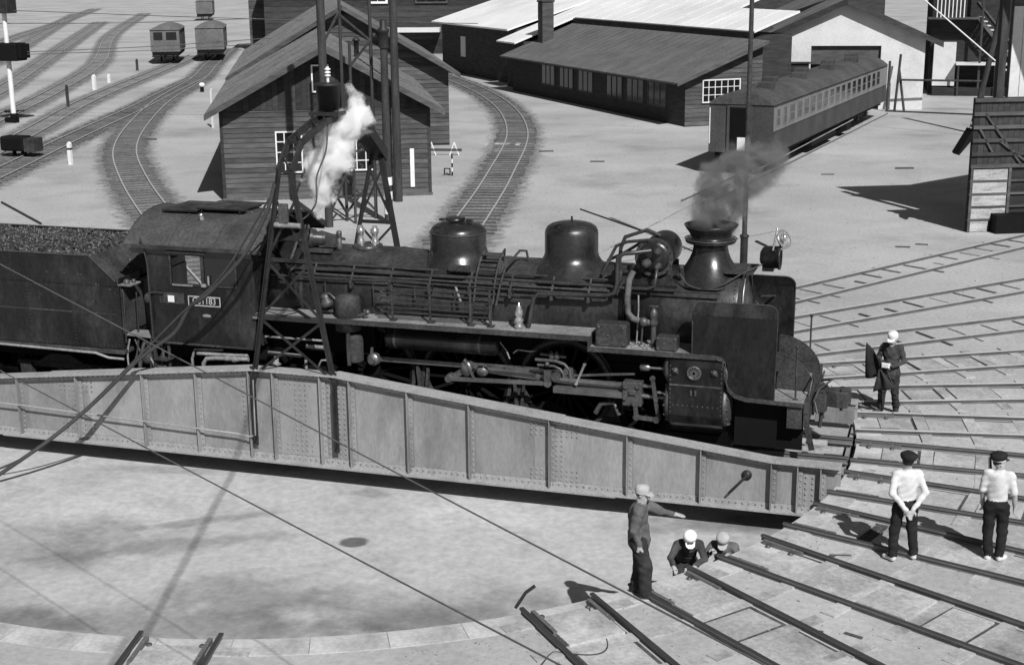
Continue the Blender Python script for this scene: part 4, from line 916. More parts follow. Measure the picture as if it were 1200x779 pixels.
# ---- rods and valve gear (both sides)
def rod(pts, w, t, y, name, par, m_='steel_rod', ends=0.0):
    b = MB()
    for a, c in zip(pts, pts[1:]): b.bar((a[0], y, a[1]), (c[0], y, c[1]), t, w, (0, 1, 0)) if False else b.obox(((a[0] + c[0]) / 2, y, (a[1] + c[1]) / 2), Vector((c[0] - a[0], 0, c[1] - a[1])).normalized(), (0, 1, 0), Vector((-(c[1] - a[1]), 0, c[0] - a[0])).normalized(), math.hypot(c[0] - a[0], c[1] - a[1]), t, w)
    if ends:
        for a in pts: b.cyl((a[0], y - t * 0.8, a[1]), (a[0], y + t * 0.8, a[1]), ends, n=16)
    return b.build(name, m_, par)
for sd in (-1, 1):
    P_ = [(x + PIN.x, RW + PIN.z) for x in AX]
    if sd > 0: P_ = [(x + 0.31, RW - 0.13) for x in AX]
    y = sd
    rod(P_, 0.09, 0.04, y * 0.80, 'coupling_rod', loco, ends=0.13)
    cr_x = 6.46
    rod([P_[1], (cr_x, 1.03)], 0.115, 0.05, y * 0.90, 'main_rod', loco, ends=0.15)
    if sd < 0:
        # return crank and eccentric rod, expansion link
        rod([P_[1], (2.93, 1.02)], 0.11, 0.05, y * 1.0, 'return_crank', loco, 'dull_steel', ends=0.10)
        b = MB(); b.sph((P_[1][0], -1.02, P_[1][1]), (0.12, 0.06, 0.15), 14, 8); b.lathe([(0.12, 0), (0.12, 0.06), (0.07, 0.1), (0, 0.11)], (P_[1][0] + 0.30, -0.94, P_[1][1] - 0.03), (0, -1, 0), 14); b.bar((P_[1][0] - 0.02, -1.06, P_[1][1] + 0.2), (P_[1][0] + 0.16, -1.06, P_[1][1] - 0.16), 0.03, 0.06, (0, 1, 0)); b.build('crank_pin', 'steel_rod', loco)
        b = MB(); b.sph((P_[0][0], -0.9, P_[0][1]), (0.13, 0.06, 0.13), 14, 8); b.cyl((P_[0][0], -0.9, P_[0][1]), (P_[0][0], -1.0, P_[0][1]), 0.07, n=12); b.bar((P_[0][0] - 0.02, -0.92, P_[0][1] + 0.1), (P_[0][0], -0.92, P_[0][1] + 0.26), 0.03, 0.05); b.build('crank_pin', 'steel_rod', loco)
        rod([(2.90, 1.02), (4.86, 1.08)], 0.075, 0.045, y * 1.06, 'eccentric_rod', loco, ends=0.07)
        # curved expansion link with its bracket
        b = MB(); b.tube([(4.62, -1.05, 1.52), (5.0, -1.05, 1.52), (5.18, -1.05, 1.47), (5.28, -1.05, 1.36), (5.30, -1.05, 1.18)], 0.035, 8); b.tube([(4.66, -1.05, 1.42), (4.98, -1.05, 1.42), (5.10, -1.05, 1.37), (5.16, -1.05, 1.28), (5.17, -1.05, 1.15)], 0.028, 8)
        b.build('link_bracket', 'dull_steel', loco)
        b = MB(); b.cyl((5.02, -1.12, 1.23), (5.02, -1.0, 1.23), 0.085, n=14); b.boxb(4.80, 4.93, -1.11, -1.04, 1.14, 1.34); b.sph((4.86, -1.10, 1.46), 0.05, 10, 6); b.lathe([(0.05, 0), (0.06, 0.05), (0.04, 0.1), (0, 0.14)], (4.92, -1.0, 1.56), (0, 0, 1), 12); b.lathe([(0.05, 0), (0.06, 0.05), (0.04, 0.1), (0, 0.14)], (5.02, -1.0, 1.56), (0, 0, 1), 12); b.tube([(4.7, -1.0, 1.62), (5.2, -1.0, 1.60)], 0.03, 8)
        b.build('link_bearing', 'dull_steel', loco)
        rod([(3.4, 1.36), (4.7, 1.36)], 0.035, 0.03, y * 1.08, 'reach_rod', loco, 'dull_steel')
        rod([(5.0, 1.22), (6.5, 1.38)], 0.04, 0.03, y * 1.0, 'radius_rod', loco, 'dull_steel')
        rod([(5.42, 1.13), (5.58, 1.52)], 0.04, 0.03, y * 1.1, 'lifting_arm', loco, 'pipe_pale', ends=0.03)
        # slide bar
        b = MB(); b.boxb(4.98, 6.36, -1.12, -0.98, 0.985, 1.04); b.boxb(4.98, 6.36, -1.125, -1.10, 0.93, 0.983); b.boxb(5.0, 6.9, -1.08, -1.02, 1.16, 1.21); b.build('slide_bar', 'steel_rod', loco)
        b = MB(); b.boxb(6.30, 6.66, -1.16, -0.94, 0.80, 1.26); b.cyl((6.38, -1.2, 1.20), (6.38, -1.1, 1.20), 0.06, n=12); b.cyl((6.6, -1.2, 1.20), (6.6, -1.1, 1.20), 0.05, n=12); b.cyl((6.36, -1.22, 0.98), (6.36, -1.1, 0.98), 0.045, n=12); b.boxb(6.42, 6.56, -1.20, -1.12, 1.02, 1.12)
        xh = b.build('crosshead', 'dull_steel', loco, bevel=0.02)
        rod([(6.55, 0.88), (6.58, 0.62), (6.95, 0.60)], 0.075, 0.04, y * 1.2, 'union_link', loco, 'dull_steel', ends=0.06)
        rod([(6.86, 1.36), (6.98, 0.62)], 0.07, 0.035, y * 1.16, 'combination_lever', loco, 'dull_steel', ends=0.05)
        b = MB(); b.cyl((6.6, -1.04, 0.98), (7.2, -1.04, 0.98), 0.045, n=12); b.build('piston_rod', 'steel_rod', loco); b = MB(); b.cyl((6.62, -1.14, 1.56), (7.2, -1.14, 1.56), 0.03, n=10); b.lathe([(0.02, 0), (0.07, 0.02), (0.07, 0.16), (0.04, 0.2)], (6.62, -1.14, 1.56), (1, 0, 0), 14); b.build('valve_spindle', 'steel_rod', loco); b = MB(); b.cyl((6.95, -1.14, 1.1), (7.2, -1.14, 1.1), 0.03, n=8)
        b.build('drain_pipe', 'steel_rod', loco)
        # brake gear and hangers glimpsed between the wheels
        for x in (2.15, 4.1, 6.05):
            b = MB(); b.bar((x, -0.72, 1.15), (x + 0.06, -0.72, 0.45), 0.06, 0.09, (0, 1, 0)); b.bar((x + 0.22, -0.74, 1.1), (x + 0.16, -0.74, 0.5), 0.05, 0.07, (0, 1, 0)); b.prism([(x - 0.1, -0.7, 0.62), (x + 0.12, -0.7, 0.98), (x + 0.34, -0.7, 0.56)], (0, 0.05, 0)); b.build('brake_hanger', 'loco_grime', loco)
        b = MB(); b.tube([(5.75, -0.95, 0.55), (5.86, -0.95, 0.74), (6.1, -0.95, 0.78), (6.2, -0.95, 0.55)], 0.05, 8); b.build('spring_hanger', 'dull_steel', loco)
# air reservoir under the board
b = MB(); b.lathe([(0, 0), (0.1, 0.01), (0.18, 0.05), (0.2, 0.12), (0.2, 2.2), (0.18, 2.28), (0.1, 2.32), (0, 2.33)], (1.6, -0.98, 1.72), (1, 0, 0), 24); ar = b.build('air_reservoir', 'loco_black', loco)
for x in (1.85, 3.55):
    b = MB(); b.lathe([(0.2, -0.025), (0.208, -0.025), (0.208, 0.025), (0.2, 0.025)], (x, -0.98, 1.72), (1, 0, 0), 24, smooth=False); b.build('reservoir_strap', 'loco_grime', ar)
pipe([(3.92, -1.02, 1.80), (4.05, -1.04, 1.66), (4.12, -1.05, 1.5)], 0.014, 'pipe', 'pipe_pale')
pipe([(4.2, -1.08, 1.62), (4.3, -1.1, 1.70), (4.55, -1.1, 1.68), (4.66, -1.1, 1.72)], 0.016, 'pipe', 'dull_steel')
# hanging oil tank and injector pipework below the cab
b = MB(); b.lathe([(0, 0), (0.16, 0.0), (0.17, 0.04), (0.17, 0.50), (0.15, 0.54), (0, 0.55)], (1.02, -1.14, 1.24), (0, 0, 1), 18); b.boxb(0.94, 1.0, -1.33, -1.29, 1.2, 1.9); b.build('oil_tank', 'loco_grime', loco)
pipe([(-2.35, -1.25, 1.18), (-1.6, -1.25, 1.20), (-1.22, -1.25, 1.22)], 0.035, 'injector_pipe', 'pipe_pale')
pipe([(-2.22, -1.28, 0.6), (-2.20, -1.28, 1.0), (-2.12, -1.28, 1.10), (-1.9, -1.28, 1.12), (-1.2, -1.28, 1.15)], 0.045, 'injector_pipe', 'pipe_pale')
pipe([(-2.48, -1.2, 0.5), (-2.50, -1.2, 1.05), (-2.42, -1.2, 1.25), (-1.8, -1.2, 1.28)], 0.03, 'injector_pipe', 'pipe_pale')
b = MB(); b.lathe([(0.03, 0), (0.06, 0.05), (0.05, 0.2), (0.08, 0.24), (0.05, 0.3), (0.03, 0.42)], (-1.75, -1.28, 1.13), (1, 0, 0), 12); b.build('injector', 'pipe_pale', loco)
pipe([(-0.85, -1.2, 1.62), (0.45, -1.2, 1.62)], 0.022, 'injector_pipe', 'pipe_pale'); pipe([(-0.8, -1.2, 1.30), (-0.1, -1.2, 1.28)], 0.035, 'injector_pipe', 'pipe_pale')
pipe([(0.05, -1.25, 1.50), (0.42, -1.25, 1.50)], 0.04, 'injector_pipe', 'pipe_pale'); pipe([(0.0, -1.2, 0.8), (0.0, -1.2, 1.22)], 0.03, 'injector_pipe', 'pipe_pale')
b = MB(); b.lathe([(0.03, 0), (0.11, 0.04), (0.05, 0.08), (0.06, 0.14), (0.02, 0.2)], (-0.62, -1.25, 1.05), (0, 0, 1), 12); b.build('injector', 'pipe_pale', loco)
pipe([(0.28, -1.25, 1.1), (0.36, -1.25, 1.24), (0.46, -1.25, 1.25)], 0.02, 'pipe', 'pipe_pale')

# ---- cab
cab = thing('cab', None, None); cab.parent = loco
def wall_holes(x0, x1, z0, z1, holes, y, t):
    """flat wall in XZ with rectangular openings, built of strips"""
    b = MB(); xs = sorted({x0, x1} | {h[0] for h in holes} | {h[1] for h in holes}); zs = sorted({z0, z1} | {h[2] for h in holes} | {h[3] for h in holes})
    nx, nz = len(xs), len(zs); inh = lambda i, j: any(h[0] <= (xs[i] + xs[i + 1]) / 2 <= h[1] and h[2] <= (zs[j] + zs[j + 1]) / 2 <= h[3] for h in holes)
    vs = [(x, yy, z) for yy in (y, y + t) for z in zs for x in xs]; o = nx * nz; fs = []
    for i in range(nx - 1):
        for j in range(nz - 1):
            if inh(i, j): continue
            a = j * nx + i; fs.append((a, a + 1, a + nx + 1, a + nx)); fs.append((o + a, o + a + nx, o + a + nx + 1, o + a + 1))
            for (di, dj, e0, e1) in ((-1, 0, a, a + nx), (1, 0, a + nx + 1, a + 1), (0, -1, a + 1, a), (0, 1, a + nx, a + nx + 1)):
                ii, jj = i + di, j + dj
                if ii < 0 or jj < 0 or ii >= nx - 1 or jj >= nz - 1 or inh(ii, jj): fs.append((e0, e1, o + e1, o + e0))
    b.add(vs, fs); return b
for sd in (-1, 1):
    y = -1.34 if sd < 0 else 1.325
    o = wall_holes(-3.30, -0.96, 1.40, 3.34, [(-2.74, -2.10, 2.62, 3.20), (-2.02, -1.36, 2.62, 3.20)] if sd < 0 else [], y, 0.015).build('cab_side', 'loco_black', cab)
    if sd < 0:
        b = MB()
        for (a, c, d, e) in ((-2.78, -1.32, 3.205, 3.235), (-2.78, -1.32, 2.585, 2.615)): b.boxb(a, c, y - 0.03, y - 0.002, d, e)
        b.boxb(-2.09, -2.03, y - 0.028, y - 0.003, 2.617, 3.203); b.boxb(-2.78, -2.75, y - 0.02, y - 0.002, 2.617, 3.203); b.boxb(-1.35, -1.32, y - 0.02, y - 0.002, 2.617, 3.203)
        b.build('window_frame', 'loco_grime', o)
        b = MB(); b.boxb(-2.02, -1.36, y + 0.004, y + 0.010, 2.62, 3.20); b.build('window_pane', 'glass_dark', o)
        b = MB(); b.boxb(-2.82, -1.95, y - 0.09, y - 0.004, 3.245, 3.262); b.build('window_hood', 'loco_grime', o)
        b = MB(); b.boxb(-2.72, -2.28, y - 0.045, y - 0.031, 2.575, 2.605); b.build('arm_rest', 'pipe_pale', o)
        b = MB(); b.boxb(-2.08, -1.98, y - 0.06, y - 0.03, 2.58, 2.64); b.bar((-1.92, y - 0.04, 2.62), (-1.92, y - 0.04, 2.80), 0.02, 0.03); b.build('window_latch', 'pipe_pale', o)
        b = MB(); b.boxb(-3.31, -0.95, y - 0.03, y - 0.002, 1.375, 1.41); b.build('cab_sill', 'loco_grime', o)
        rvb = MB()
        for k in range(24): rvb.rivet((-3.27, y, 1.45 + k * 0.078), (0, -1, 0), 0.011); rvb.rivet((-1.0, y, 1.45 + k * 0.078), (0, -1, 0), 0.011)
        for k in range(30): rvb.rivet((-3.25 + k * 0.077, y, 1.44), (0, -1, 0), 0.011)
        rvb.build('rivets', 'loco_black', o, kind='stuff')
        # number plate
        pl = MB(); pl.boxb(-2.41, -1.70, y - 0.016, y - 0.002, 2.185, 2.385); pl = pl.build('number_plate', 'loco_black', o)
        fr = MB()
        for (a, c, d, e) in ((-2.41, -1.70, 2.365, 2.385), (-2.41, -1.70, 2.185, 2.205), (-2.41, -2.39, 2.207, 2.363), (-1.72, -1.70, 2.207, 2.363)): fr.boxb(a, c, y - 0.022, y - 0.017, d, e)
        fr.build('plate_border', 'cap_grey', pl)
        def text_mesh(s_, size):
            cu = bpy.data.curves.new('t', 'FONT'); cu.body = s_; cu.size = size; cu.extrude = 0.004; cu.align_x = 'CENTER'; cu.align_y = 'CENTER'
            to = bpy.data.objects.new('t', cu); COL.objects.link(to); dg = bpy.context.evaluated_depsgraph_get()
            me = bpy.data.meshes.new_from_object(to.evaluated_get(dg)); bpy.data.objects.remove(to); bpy.data.curves.remove(cu); return me
        me = text_mesh('C51183', 0.185); me.materials.clear(); me.materials.append(MATS['cap_grey'])
        tx = link('plate_lettering', me, None, pl); tx.rotation_euler = (math.pi / 2, 0, 0); tx.location = (-2.055, y - 0.021, 2.285); tx.scale = (0.88, 1, 1)
        b = MB(); b.sph((-2.03, y - 0.004, 1.99), (0.10, 0.008, 0.035), 16, 6); b.build('maker_plate', 'running_board', o)
        b = MB(); b.boxb(-3.05, -2.50, y - 0.012, y - 0.002, 2.20, 2.42); rb_ = b.build('card_frame', 'loco_grime', o); b = MB(); b.boxb(-2.86, -2.72, y - 0.018, y - 0.013, 2.23, 2.36); b.build('card', 'white_paint', rb_)
        b = MB(); b.tube([(-3.24, y - 0.04, 1.45), (-3.24, y - 0.05, 2.0), (-3.25, y - 0.05, 3.0), (-3.30, y - 0.06, 3.3), (-3.33, y - 0.12, 3.5)], 0.018, 7); b.build('cab_handrail', 'pipe_grey', o)
        b = MB(); b.sph((-3.30, y - 0.06, 2.28), (0.07, 0.05, 0.10), 10, 8); b.tube([(-3.3, y - 0.05, 2.38), (-3.1, y - 0.05, 2.42), (-2.95, y - 0.04, 2.40)], 0.016, 7); b.build('cab_lamp', 'loco_grime', o)
b = MB(); b.boxb(-0.98, -0.955, -1.32, 1.32, 1.4, 3.34); b.build('cab_front', 'loco_black', cab)
b = MB(); b.boxb(-3.35, -0.99, -1.32, 1.32, 1.40, 1.46); b.build('cab_floor', 'loco_grime', cab)
b = MB(); b.lathe([(0, 0), (0.62, 0), (0.62, 0.5), (0, 0.5)], (-1.6, 0, 2.3), (1, 0, 0), 24); b.build('backhead', 'frame_black', cab)
def roofz(y, w=1.45, z0=3.345, h=0.56): return z0 + h * (1 - (abs(y) / w) ** 2.2)
ny = 24; outer = [(lerp(-1.45, 1.45, k / ny)) for k in range(ny + 1)]
b = MB(); vs = []; xs_ = (-3.76, -0.74)
for x in xs_:
    for y in outer: vs.append((x, y, roofz(y)))
    for y in outer: vs.append((x, y, roofz(y) - 0.035))
m_ = ny + 1; fs = []
for k in range(ny):
    fs.append((k, 2 * m_ + k, 2 * m_ + k + 1, k + 1)); fs.append((m_ + k, m_ + k + 1, 3 * m_ + k + 1, 3 * m_ + k))
    fs.append((k, k + 1, m_ + k + 1, m_ + k)); fs.append((2 * m_ + k, 3 * m_ + k, 3 * m_ + k + 1, 2 * m_ + k + 1))
fs += [(0, m_, 3 * m_, 2 * m_), (ny, 2 * m_ + ny, 3 * m_ + ny, m_ + ny)]
b.add(vs, fs); roof = b.build('cab_roof', 'cab_roof_grey', cab)
for x in (-3.745, -2.75, -1.76, -0.76):
    b = MB(); pts = [(x, y, roofz(y) + 0.006) for y in outer]; b.tube(pts, 0.010, 5); b.build('roof_seam', 'loco_grime', roof)
for sd in (-1, 1):
    b = MB(); b.boxb(-3.78, -0.72, sd * 1.452 - 0.012, sd * 1.452 + 0.012, 3.30, 3.375); b.build('rain_gutter', 'loco_dusty', roof)
    b = MB(); b.prism([(-3.6, sd * 1.40, 3.30), (-0.96, sd * 1.40, 3.30), (-0.96, sd * 1.352, 3.18), (-3.6, sd * 1.352, 3.18)], (0, sd * 0.01, 0)); b.build('cove_panel', 'loco_dusty', roof)
b = MB(); b.boxb(-3.35, -2.55, -0.55, 0.55, 3.895, 3.93); b.build('roof_hatch', 'loco_black', roof)
b = MB(); b.boxb(-2.60, -1.55, -0.48, 0.48, 3.945, 3.975)
for x in (-2.5, -1.66): b.boxb(x - 0.02, x + 0.02, -0.46, 0.46, 3.89, 3.944)
b.build('roof_ventilator', 'loco_black', roof)
b = MB(); b.tube([(-1.56, -0.4, 3.93), (-1.42, -0.4, 3.95), (-1.40, -0.4, 3.87)], 0.012, 6); b.build('hatch_handle', 'dull_steel', roof)
b = MB(); b.lathe([(0.05, 0), (0.05, 0.05), (0.03, 0.08), (0.045, 0.12), (0, 0.14)], (-2.35, -0.72, roofz(0.72)), (0, -0.3, 1), 12); b.build('roof_whistle', 'brass', roof)
# sling, fall plate, cab steps
b = MB(); b.prism([(-3.95, -1.25, 1.44), (-3.32, -1.25, 1.42), (-3.32, -0.7, 1.42), (-3.95, -0.9, 1.46)], (0, 0, 0.02)); b.build('fall_plate', 'running_board', loco)
b = MB(); b.boxb(-3.28, -2.95, -1.36, -1.12, 0.62, 0.645); b.boxb(-3.28, -2.95, -1.36, -1.12, 1.0, 1.025); b.bar((-3.28, -1.3, 0.6), (-3.28, -1.3, 1.4), 0.03, 0.05); b.bar((-2.95, -1.3, 0.6), (-2.95, -1.3, 1.4), 0.03, 0.05); b.build('cab_steps', 'loco_grime', loco)
rh = random.Random(4)
for k in range(9):
    x = -3.9 + 0.1 * k; pipe([(x, -1.15 + rh.uniform(-0.1, 0.1), 1.35), (x + rh.uniform(-0.1, 0.15), -1.2, 1.05), (x + rh.uniform(-0.2, 0.2), -1.22, 0.7), (x + rh.uniform(-0.1, 0.3), -1.0, 0.45)], rh.choice((0.02, 0.03, 0.045)), 'brake_pipe', rh.choice(('pipe_pale', 'pipe_grey', 'dull_steel', 'pipe_grey')), sp=4)
b = MB(); b.lathe([(0.02, 0), (0.10, 0.03), (0.12, 0.15), (0.08, 0.25), (0.05, 0.3)], (-3.55, -1.15, 0.85), (0.2, -0.2, 1), 14); b.build('brake_valve', 'dull_steel', loco); b = MB(); b.lathe([(0.02, 0), (0.08, 0.03), (0.09, 0.12), (0.03, 0.2)], (-3.2, -1.2, 0.78), (1, 0, 0.3), 14); b.build('brake_valve', 'dull_steel', loco)

# ================================================================== TENDER
ten = thing('tender', 'black riveted tender heaped with coal, coupled behind the cab', 'tender', (-7.2, 0, 0))
def tl(b, name, m_, par=ten, **k):
    o = b.build(name, m_, par, **k)
    if par is ten: o.location.x = 7.2
    return o
b = MB(); b.boxb(-10.6, -3.97, -1.33, 1.33, 1.15, 2.46); tank = tl(b, 'water_tank', 'loco_black', bevel=0.02)
for sd in (-1, 1):
    b = MB(); b.prism([(-10.4, sd * 1.325, 2.462), (-3.99, sd * 1.325, 2.462), (-4.03, sd * 1.325, 2.55), (-4.62, sd * 1.325, 3.06), (-10.4, sd * 1.325, 3.06)], (0, -sd * 0.016, 0)); bun = tl(b, 'bunker_side', 'loco_black')
    b = MB(); b.tube([(-10.4, sd * 1.325, 3.06), (-4.62, sd * 1.325, 3.06), (-4.05, sd * 1.325, 2.56)], 0.02, 7); b.build('bunker_rail', 'loco_grime', bun)
for ya, yb in ((-1.30, -0.55), (0.55, 1.30)): b = MB(); b.boxb(-4.0, -3.985, ya, yb, 2.47, 2.62); tl(b, 'bunker_front', 'loco_black')
b = MB(); b.prism([(-4.62, -1.30, 3.04), (-4.62, 1.30, 3.04), (-4.05, 1.30, 2.50), (-4.05, -1.30, 2.50)], (0.015, 0, 0.015)); tl(b, 'bunker_slope', 'loco_grime')
b = MB(); b.boxb(-4.10, -3.72, -1.32, -0.92, 2.475, 2.50); tl(b, 'tool_box_lid', 'running_board')
b = MB(); b.lathe([(0.07, 0), (0.07, 0.05), (0.03, 0.08), (0, 0.085)], (-3.9, -1.15, 2.50), n=12); b.sph((-3.8, -1.05, 2.53), 0.05, 8, 6); tl(b, 'lid_knob', 'dull_steel')
b = MB(); b.boxb(-3.965, -3.945, -1.30, -0.45, 1.5, 2.40); tl(b, 'front_panel', 'loco_grime')
b = MB(); b.tube([(-3.93, -1.28, 1.3), (-3.90, -1.30, 2.3), (-3.93, -1.28, 2.4)], 0.018, 7); b.tube([(-3.80, -1.02, 1.3), (-3.78, -1.02, 2.3)], 0.018, 7); tl(b, 'tender_handrail', 'pipe_grey')
b = MB(); b.boxb(-10.6, -3.95, -1.36, 1.36, 1.06, 1.148); tl(b, 'tender_sill', 'loco_grime', bevel=0.01)
b = MB(); b.boxb(-10.5, -4.0, -0.7, 0.7, 0.70, 1.058); tl(b, 'tender_frame', 'frame_black')
b = MB()
for x in [-4.05 - 0.09 * k for k in range(70)]: b.rivet((x, -1.33, 2.40), (0, -1, 0), 0.010); b.rivet((x, -1.33, 1.22), (0, -1, 0), 0.010); b.rivet((x - 0.5, -1.326, 2.56), (0, -1, 0), 0.010)
for x in (-4.02, -4.06, -5.05, -5.09, -6.1, -6.14, -7.2, -7.24):
    for k in range(16): b.rivet((x, -1.33, 1.25 + 0.073 * k), (0, -1, 0), 0.010)
for k in range(12): b.rivet((-3.97, -1.28 + 0.09 * k, 2.42), (1, 0, 0), 0.010)
tl(b, 'rivets', 'loco_dusty', kind='stuff')
b = MB()
for (x0, x1) in ((-5.07, -4.06), (-6.12, -5.10), (-7.22, -6.15)): b.boxb(x0, x1, -1.337, -1.332, 1.87, 1.9)
b.boxb(-4.75, -4.55, -1.34, -1.332, 2.02, 2.16); tl(b, 'seam_strip', 'loco_dusty')
for sd in (-1,):
    b = MB(); b.tube([(-9, -1.38, 1.12), (-4.6, -1.38, 1.06), (-4.3, -1.38, 0.98), (-4.0, -1.3, 0.95)], 0.028, 8); tl(b, 'train_pipe', 'pipe_pale')
for x in (-4.9, -6.6, -8.2, -9.7):
    for sd in (-1, 1):
        w = put_wheel(x + 7.2, sd, 0.45, ws, ts, ten, 'tender_wheel', random.random()); w.scale = (0.92, 1, 0.92)
for xc in (-5.75, -8.95):
    for sd in (-1, 1):
        b = MB(); b.boxb(xc - 1.1, xc + 1.1, sd * 0.86 - 0.05, sd * 0.86 + 0.05, 0.52, 0.64)
        for dx in (-0.85, 0.85): b.boxb(xc + dx - 0.13, xc + dx + 0.13, sd * 0.90 - 0.09, sd * 0.90 + 0.09, 0.32, 0.62)
        for k in range(5): b.boxb(xc - 0.5 + k * 0.06, xc + 0.5 - k * 0.06, sd * 0.90 - 0.05, sd * 0.90 + 0.05, 0.66 + k * 0.035, 0.69 + k * 0.035)
        tl(b, 'bogie_side', 'loco_grime')
# coal heap: bumpy bed plus separate lumps, too many to count
b = MB(); nx_, ny_ = 90, 44; vs = []
for i in range(nx_ + 1):
    for j in range(ny_ + 1):
        x = lerp(-10.4, -4.10, i / nx_); y = lerp(-1.29, 1.29, j / ny_); e = 1 - abs(y / 1.3) ** 3.0; ex = min(1, (-4.05 - x) / 0.9)
        z = 2.66 + (0.52 * e) * (0.55 + 0.45 * ex) - 0.40 * (1 - ex) + 0.09 * mnoise.noise(Vector((x * 3, y * 3, 0))) + 0.05 * mnoise.noise(Vector((x * 11, y * 11, 3)))
        if x > -4.62: z = min(z, lerp(3.0, 2.5, (x + 4.62) / 0.57) + 0.06)
        vs.append((x, y, z))
fs = [(i * (ny_ + 1) + j, (i + 1) * (ny_ + 1) + j, (i + 1) * (ny_ + 1) + j + 1, i * (ny_ + 1) + j + 1) for i in range(nx_) for j in range(ny_)]
b.add(vs, fs)
rc = random.Random(9)
for k in range(5200):
    v = vs[rc.randrange(len(vs))]; s_ = rc.uniform(0.014, 0.045)
    q = Vector(v) + Vector((rc.uniform(-.05, .05), rc.uniform(-.04, .04), s_ * 0.3)); vv = []
    for d in ((1, 0, 0), (-1, 0, 0), (0, 1, 0), (0, -1, 0), (0, 0, 1), (0, 0, -1)):
        vv.append(q + Vector(d) * s_ * rc.uniform(0.6, 1.3) + Vector((rc.uniform(-1, 1), rc.uniform(-1, 1), rc.uniform(-1, 1))) * s_ * 0.35)
    b.add(vv, [(0, 2, 4), (2, 1, 4), (1, 3, 4), (3, 0, 4), (2, 0, 5), (1, 2, 5), (3, 1, 5), (0, 3, 5)])
tl(b, 'coal', 'coal', kind='stuff')

# ================================================================== YARD TRACKS
def yard_track(pts, label, group, sleepers=True, bed=True, spacing=0.66, seed=1, bedw=1.9):
    path = spline([(x, y, 0) for x, y in pts], 10); t = thing('railway_track', label, 'track', (path[0].x, path[0].y, 0), 0, group)
    base = Vector((path[0].x, path[0].y, 0)); path = [q - base for q in path]; rnd = random.Random(seed)
    def side(i):
        d = path[min(i + 1, len(path) - 1)] - path[max(i - 1, 0)]; d.normalize(); return Vector((-d.y, d.x, 0))
    for s_ in (-1, 1): link('rail', rail_mesh([path[i] + side(i) * (s_ * GAUGE / 2) for i in range(len(path))], 0.0, 'rail_glint'), None, t)
    if bed:
        b = MB(); vs = []; k = 6
        fine = []
        for i in range(len(path) - 1):
            n_ = max(1, int((path[i + 1] - path[i]).length / 0.8))
            for j in range(n_): fine.append((path[i].lerp(path[i + 1], j / n_), side(i)))
        for (q, sd) in fine:
            wl2 = bedw / 2 + 0.9; wr2 = bedw / 2 + 0.9
            for (u, z) in ((-wl2, 0.003), (-bedw * 0.42, 0.03), (-0.3, 0.02), (0.3, 0.02), (bedw * 0.42, 0.03), (wr2, 0.003)): vs.append(q + sd * u + Vector((0, 0, GZ + z + rnd.uniform(0, 0.012))))
        b.add(vs, [(i * 6 + j, (i + 1) * 6 + j, (i + 1) * 6 + j + 1, i * 6 + j + 1) for i in range(len(fine) - 1) for j in range(5)]); bo_ = b.build('ballast_bed', 'ballast_soft', t); ca = bo_.data.attributes.new('cover', 'FLOAT', 'POINT'); ca.data.foreach_set('value', [(0.0, 0.75, 1.0, 1.0, 0.75, 0.0)[k_ % 6] for k_ in range(len(vs))])
    if sleepers:
        b = MB(); acc = 0.0
        for i in range(len(path) - 1):
            L_ = (path[i + 1] - path[i]).length; d = (path[i + 1] - path[i]).normalized(); s_ = Vector((-d.y, d.x, 0)); x = -acc
            while x + spacing < L_:
                x += spacing; q = path[i] + d * x + s_ * rnd.uniform(-0.08, 0.08); q.z = GZ - 0.02 + rnd.uniform(-0.01, 0.02)
                b.obox(q, d, s_, Vector((0, 0, 1)), 0.20, 2.0 + rnd.uniform(-0.15, 0.15), 0.13)
            acc = L_ - x
        b.build('sleepers', 'sleeper_wood', t, kind='stuff')
    return t
def rim(deg): return ((PIT_R + 0.1) * math.cos(R(deg)), (PIT_R + 0.1) * math.sin(R(deg)))
T1 = [rim(129), (-15.3, 18.9), (-21.8, 27.6), (-27.3, 35.8), (-32.6, 45.6), (-39.2, 59.5), (-46, 76.2), (-53.0, 91), (-64, 115)]
yard_track(T1, 'curved track with dark sleepers leading from the turntable to the parked wagons', None, seed=2)
yard_track([rim(101.5), (-4.3, 21.2), (-6.7, 32), (-10.4, 46.5), (-15.8, 60.8), (-23.2, 75.2), (-34, 92), (-50, 112)], 'curved track passing between the boarded house and the long shed', None, seed=3)
yard_track([(-24.0, 15.5), (-28.2, 27.4), (-33, 40.3), (-38, 54.4), (-42.6, 66.5), (-46.8, 78)], 'straight track joining the curved track at a switch', None, seed=4)
yard_track([(-29, 24), (-36.5, 41.1), (-44.8, 59.8), (-55.7, 88.3), (-62, 104)], 'straight track running up to the wagon with end windows', None, sleepers=False, seed=5, bedw=1.8)
yard_track([(-38, 36), (-43.8, 49), (-51.3, 65), (-65.5, 92.3), (-95, 141), (-137, 218)], 'far yard track bending behind the white marker posts', 'far yard tracks', sleepers=False, seed=6, bedw=1.8)
yard_track([(-50, 54), (-58, 68.7), (-76, 100), (-122, 180)], 'far yard track with bare dark ballast', 'far yard tracks', sleepers=False, seed=7, bedw=2.0)
yard_track([(-62, 64), (-72, 84), (-92, 118), (-150, 215)], 'far yard track with bare dark ballast', 'far yard tracks', sleepers=False, seed=8, bedw=2.0)
yard_track([(-85, 98), (-108, 140), (-121, 165), (-164, 243)], 'far yard track with bare dark ballast', 'far yard tracks', sleepers=False, seed=9, bedw=2.2)
yard_track([(2.6, 27.0), (3.3, 32), (5.2, 46), (7.2, 61)], 'track under the parked passenger coach', None, sleepers=False, bed=False, seed=10)
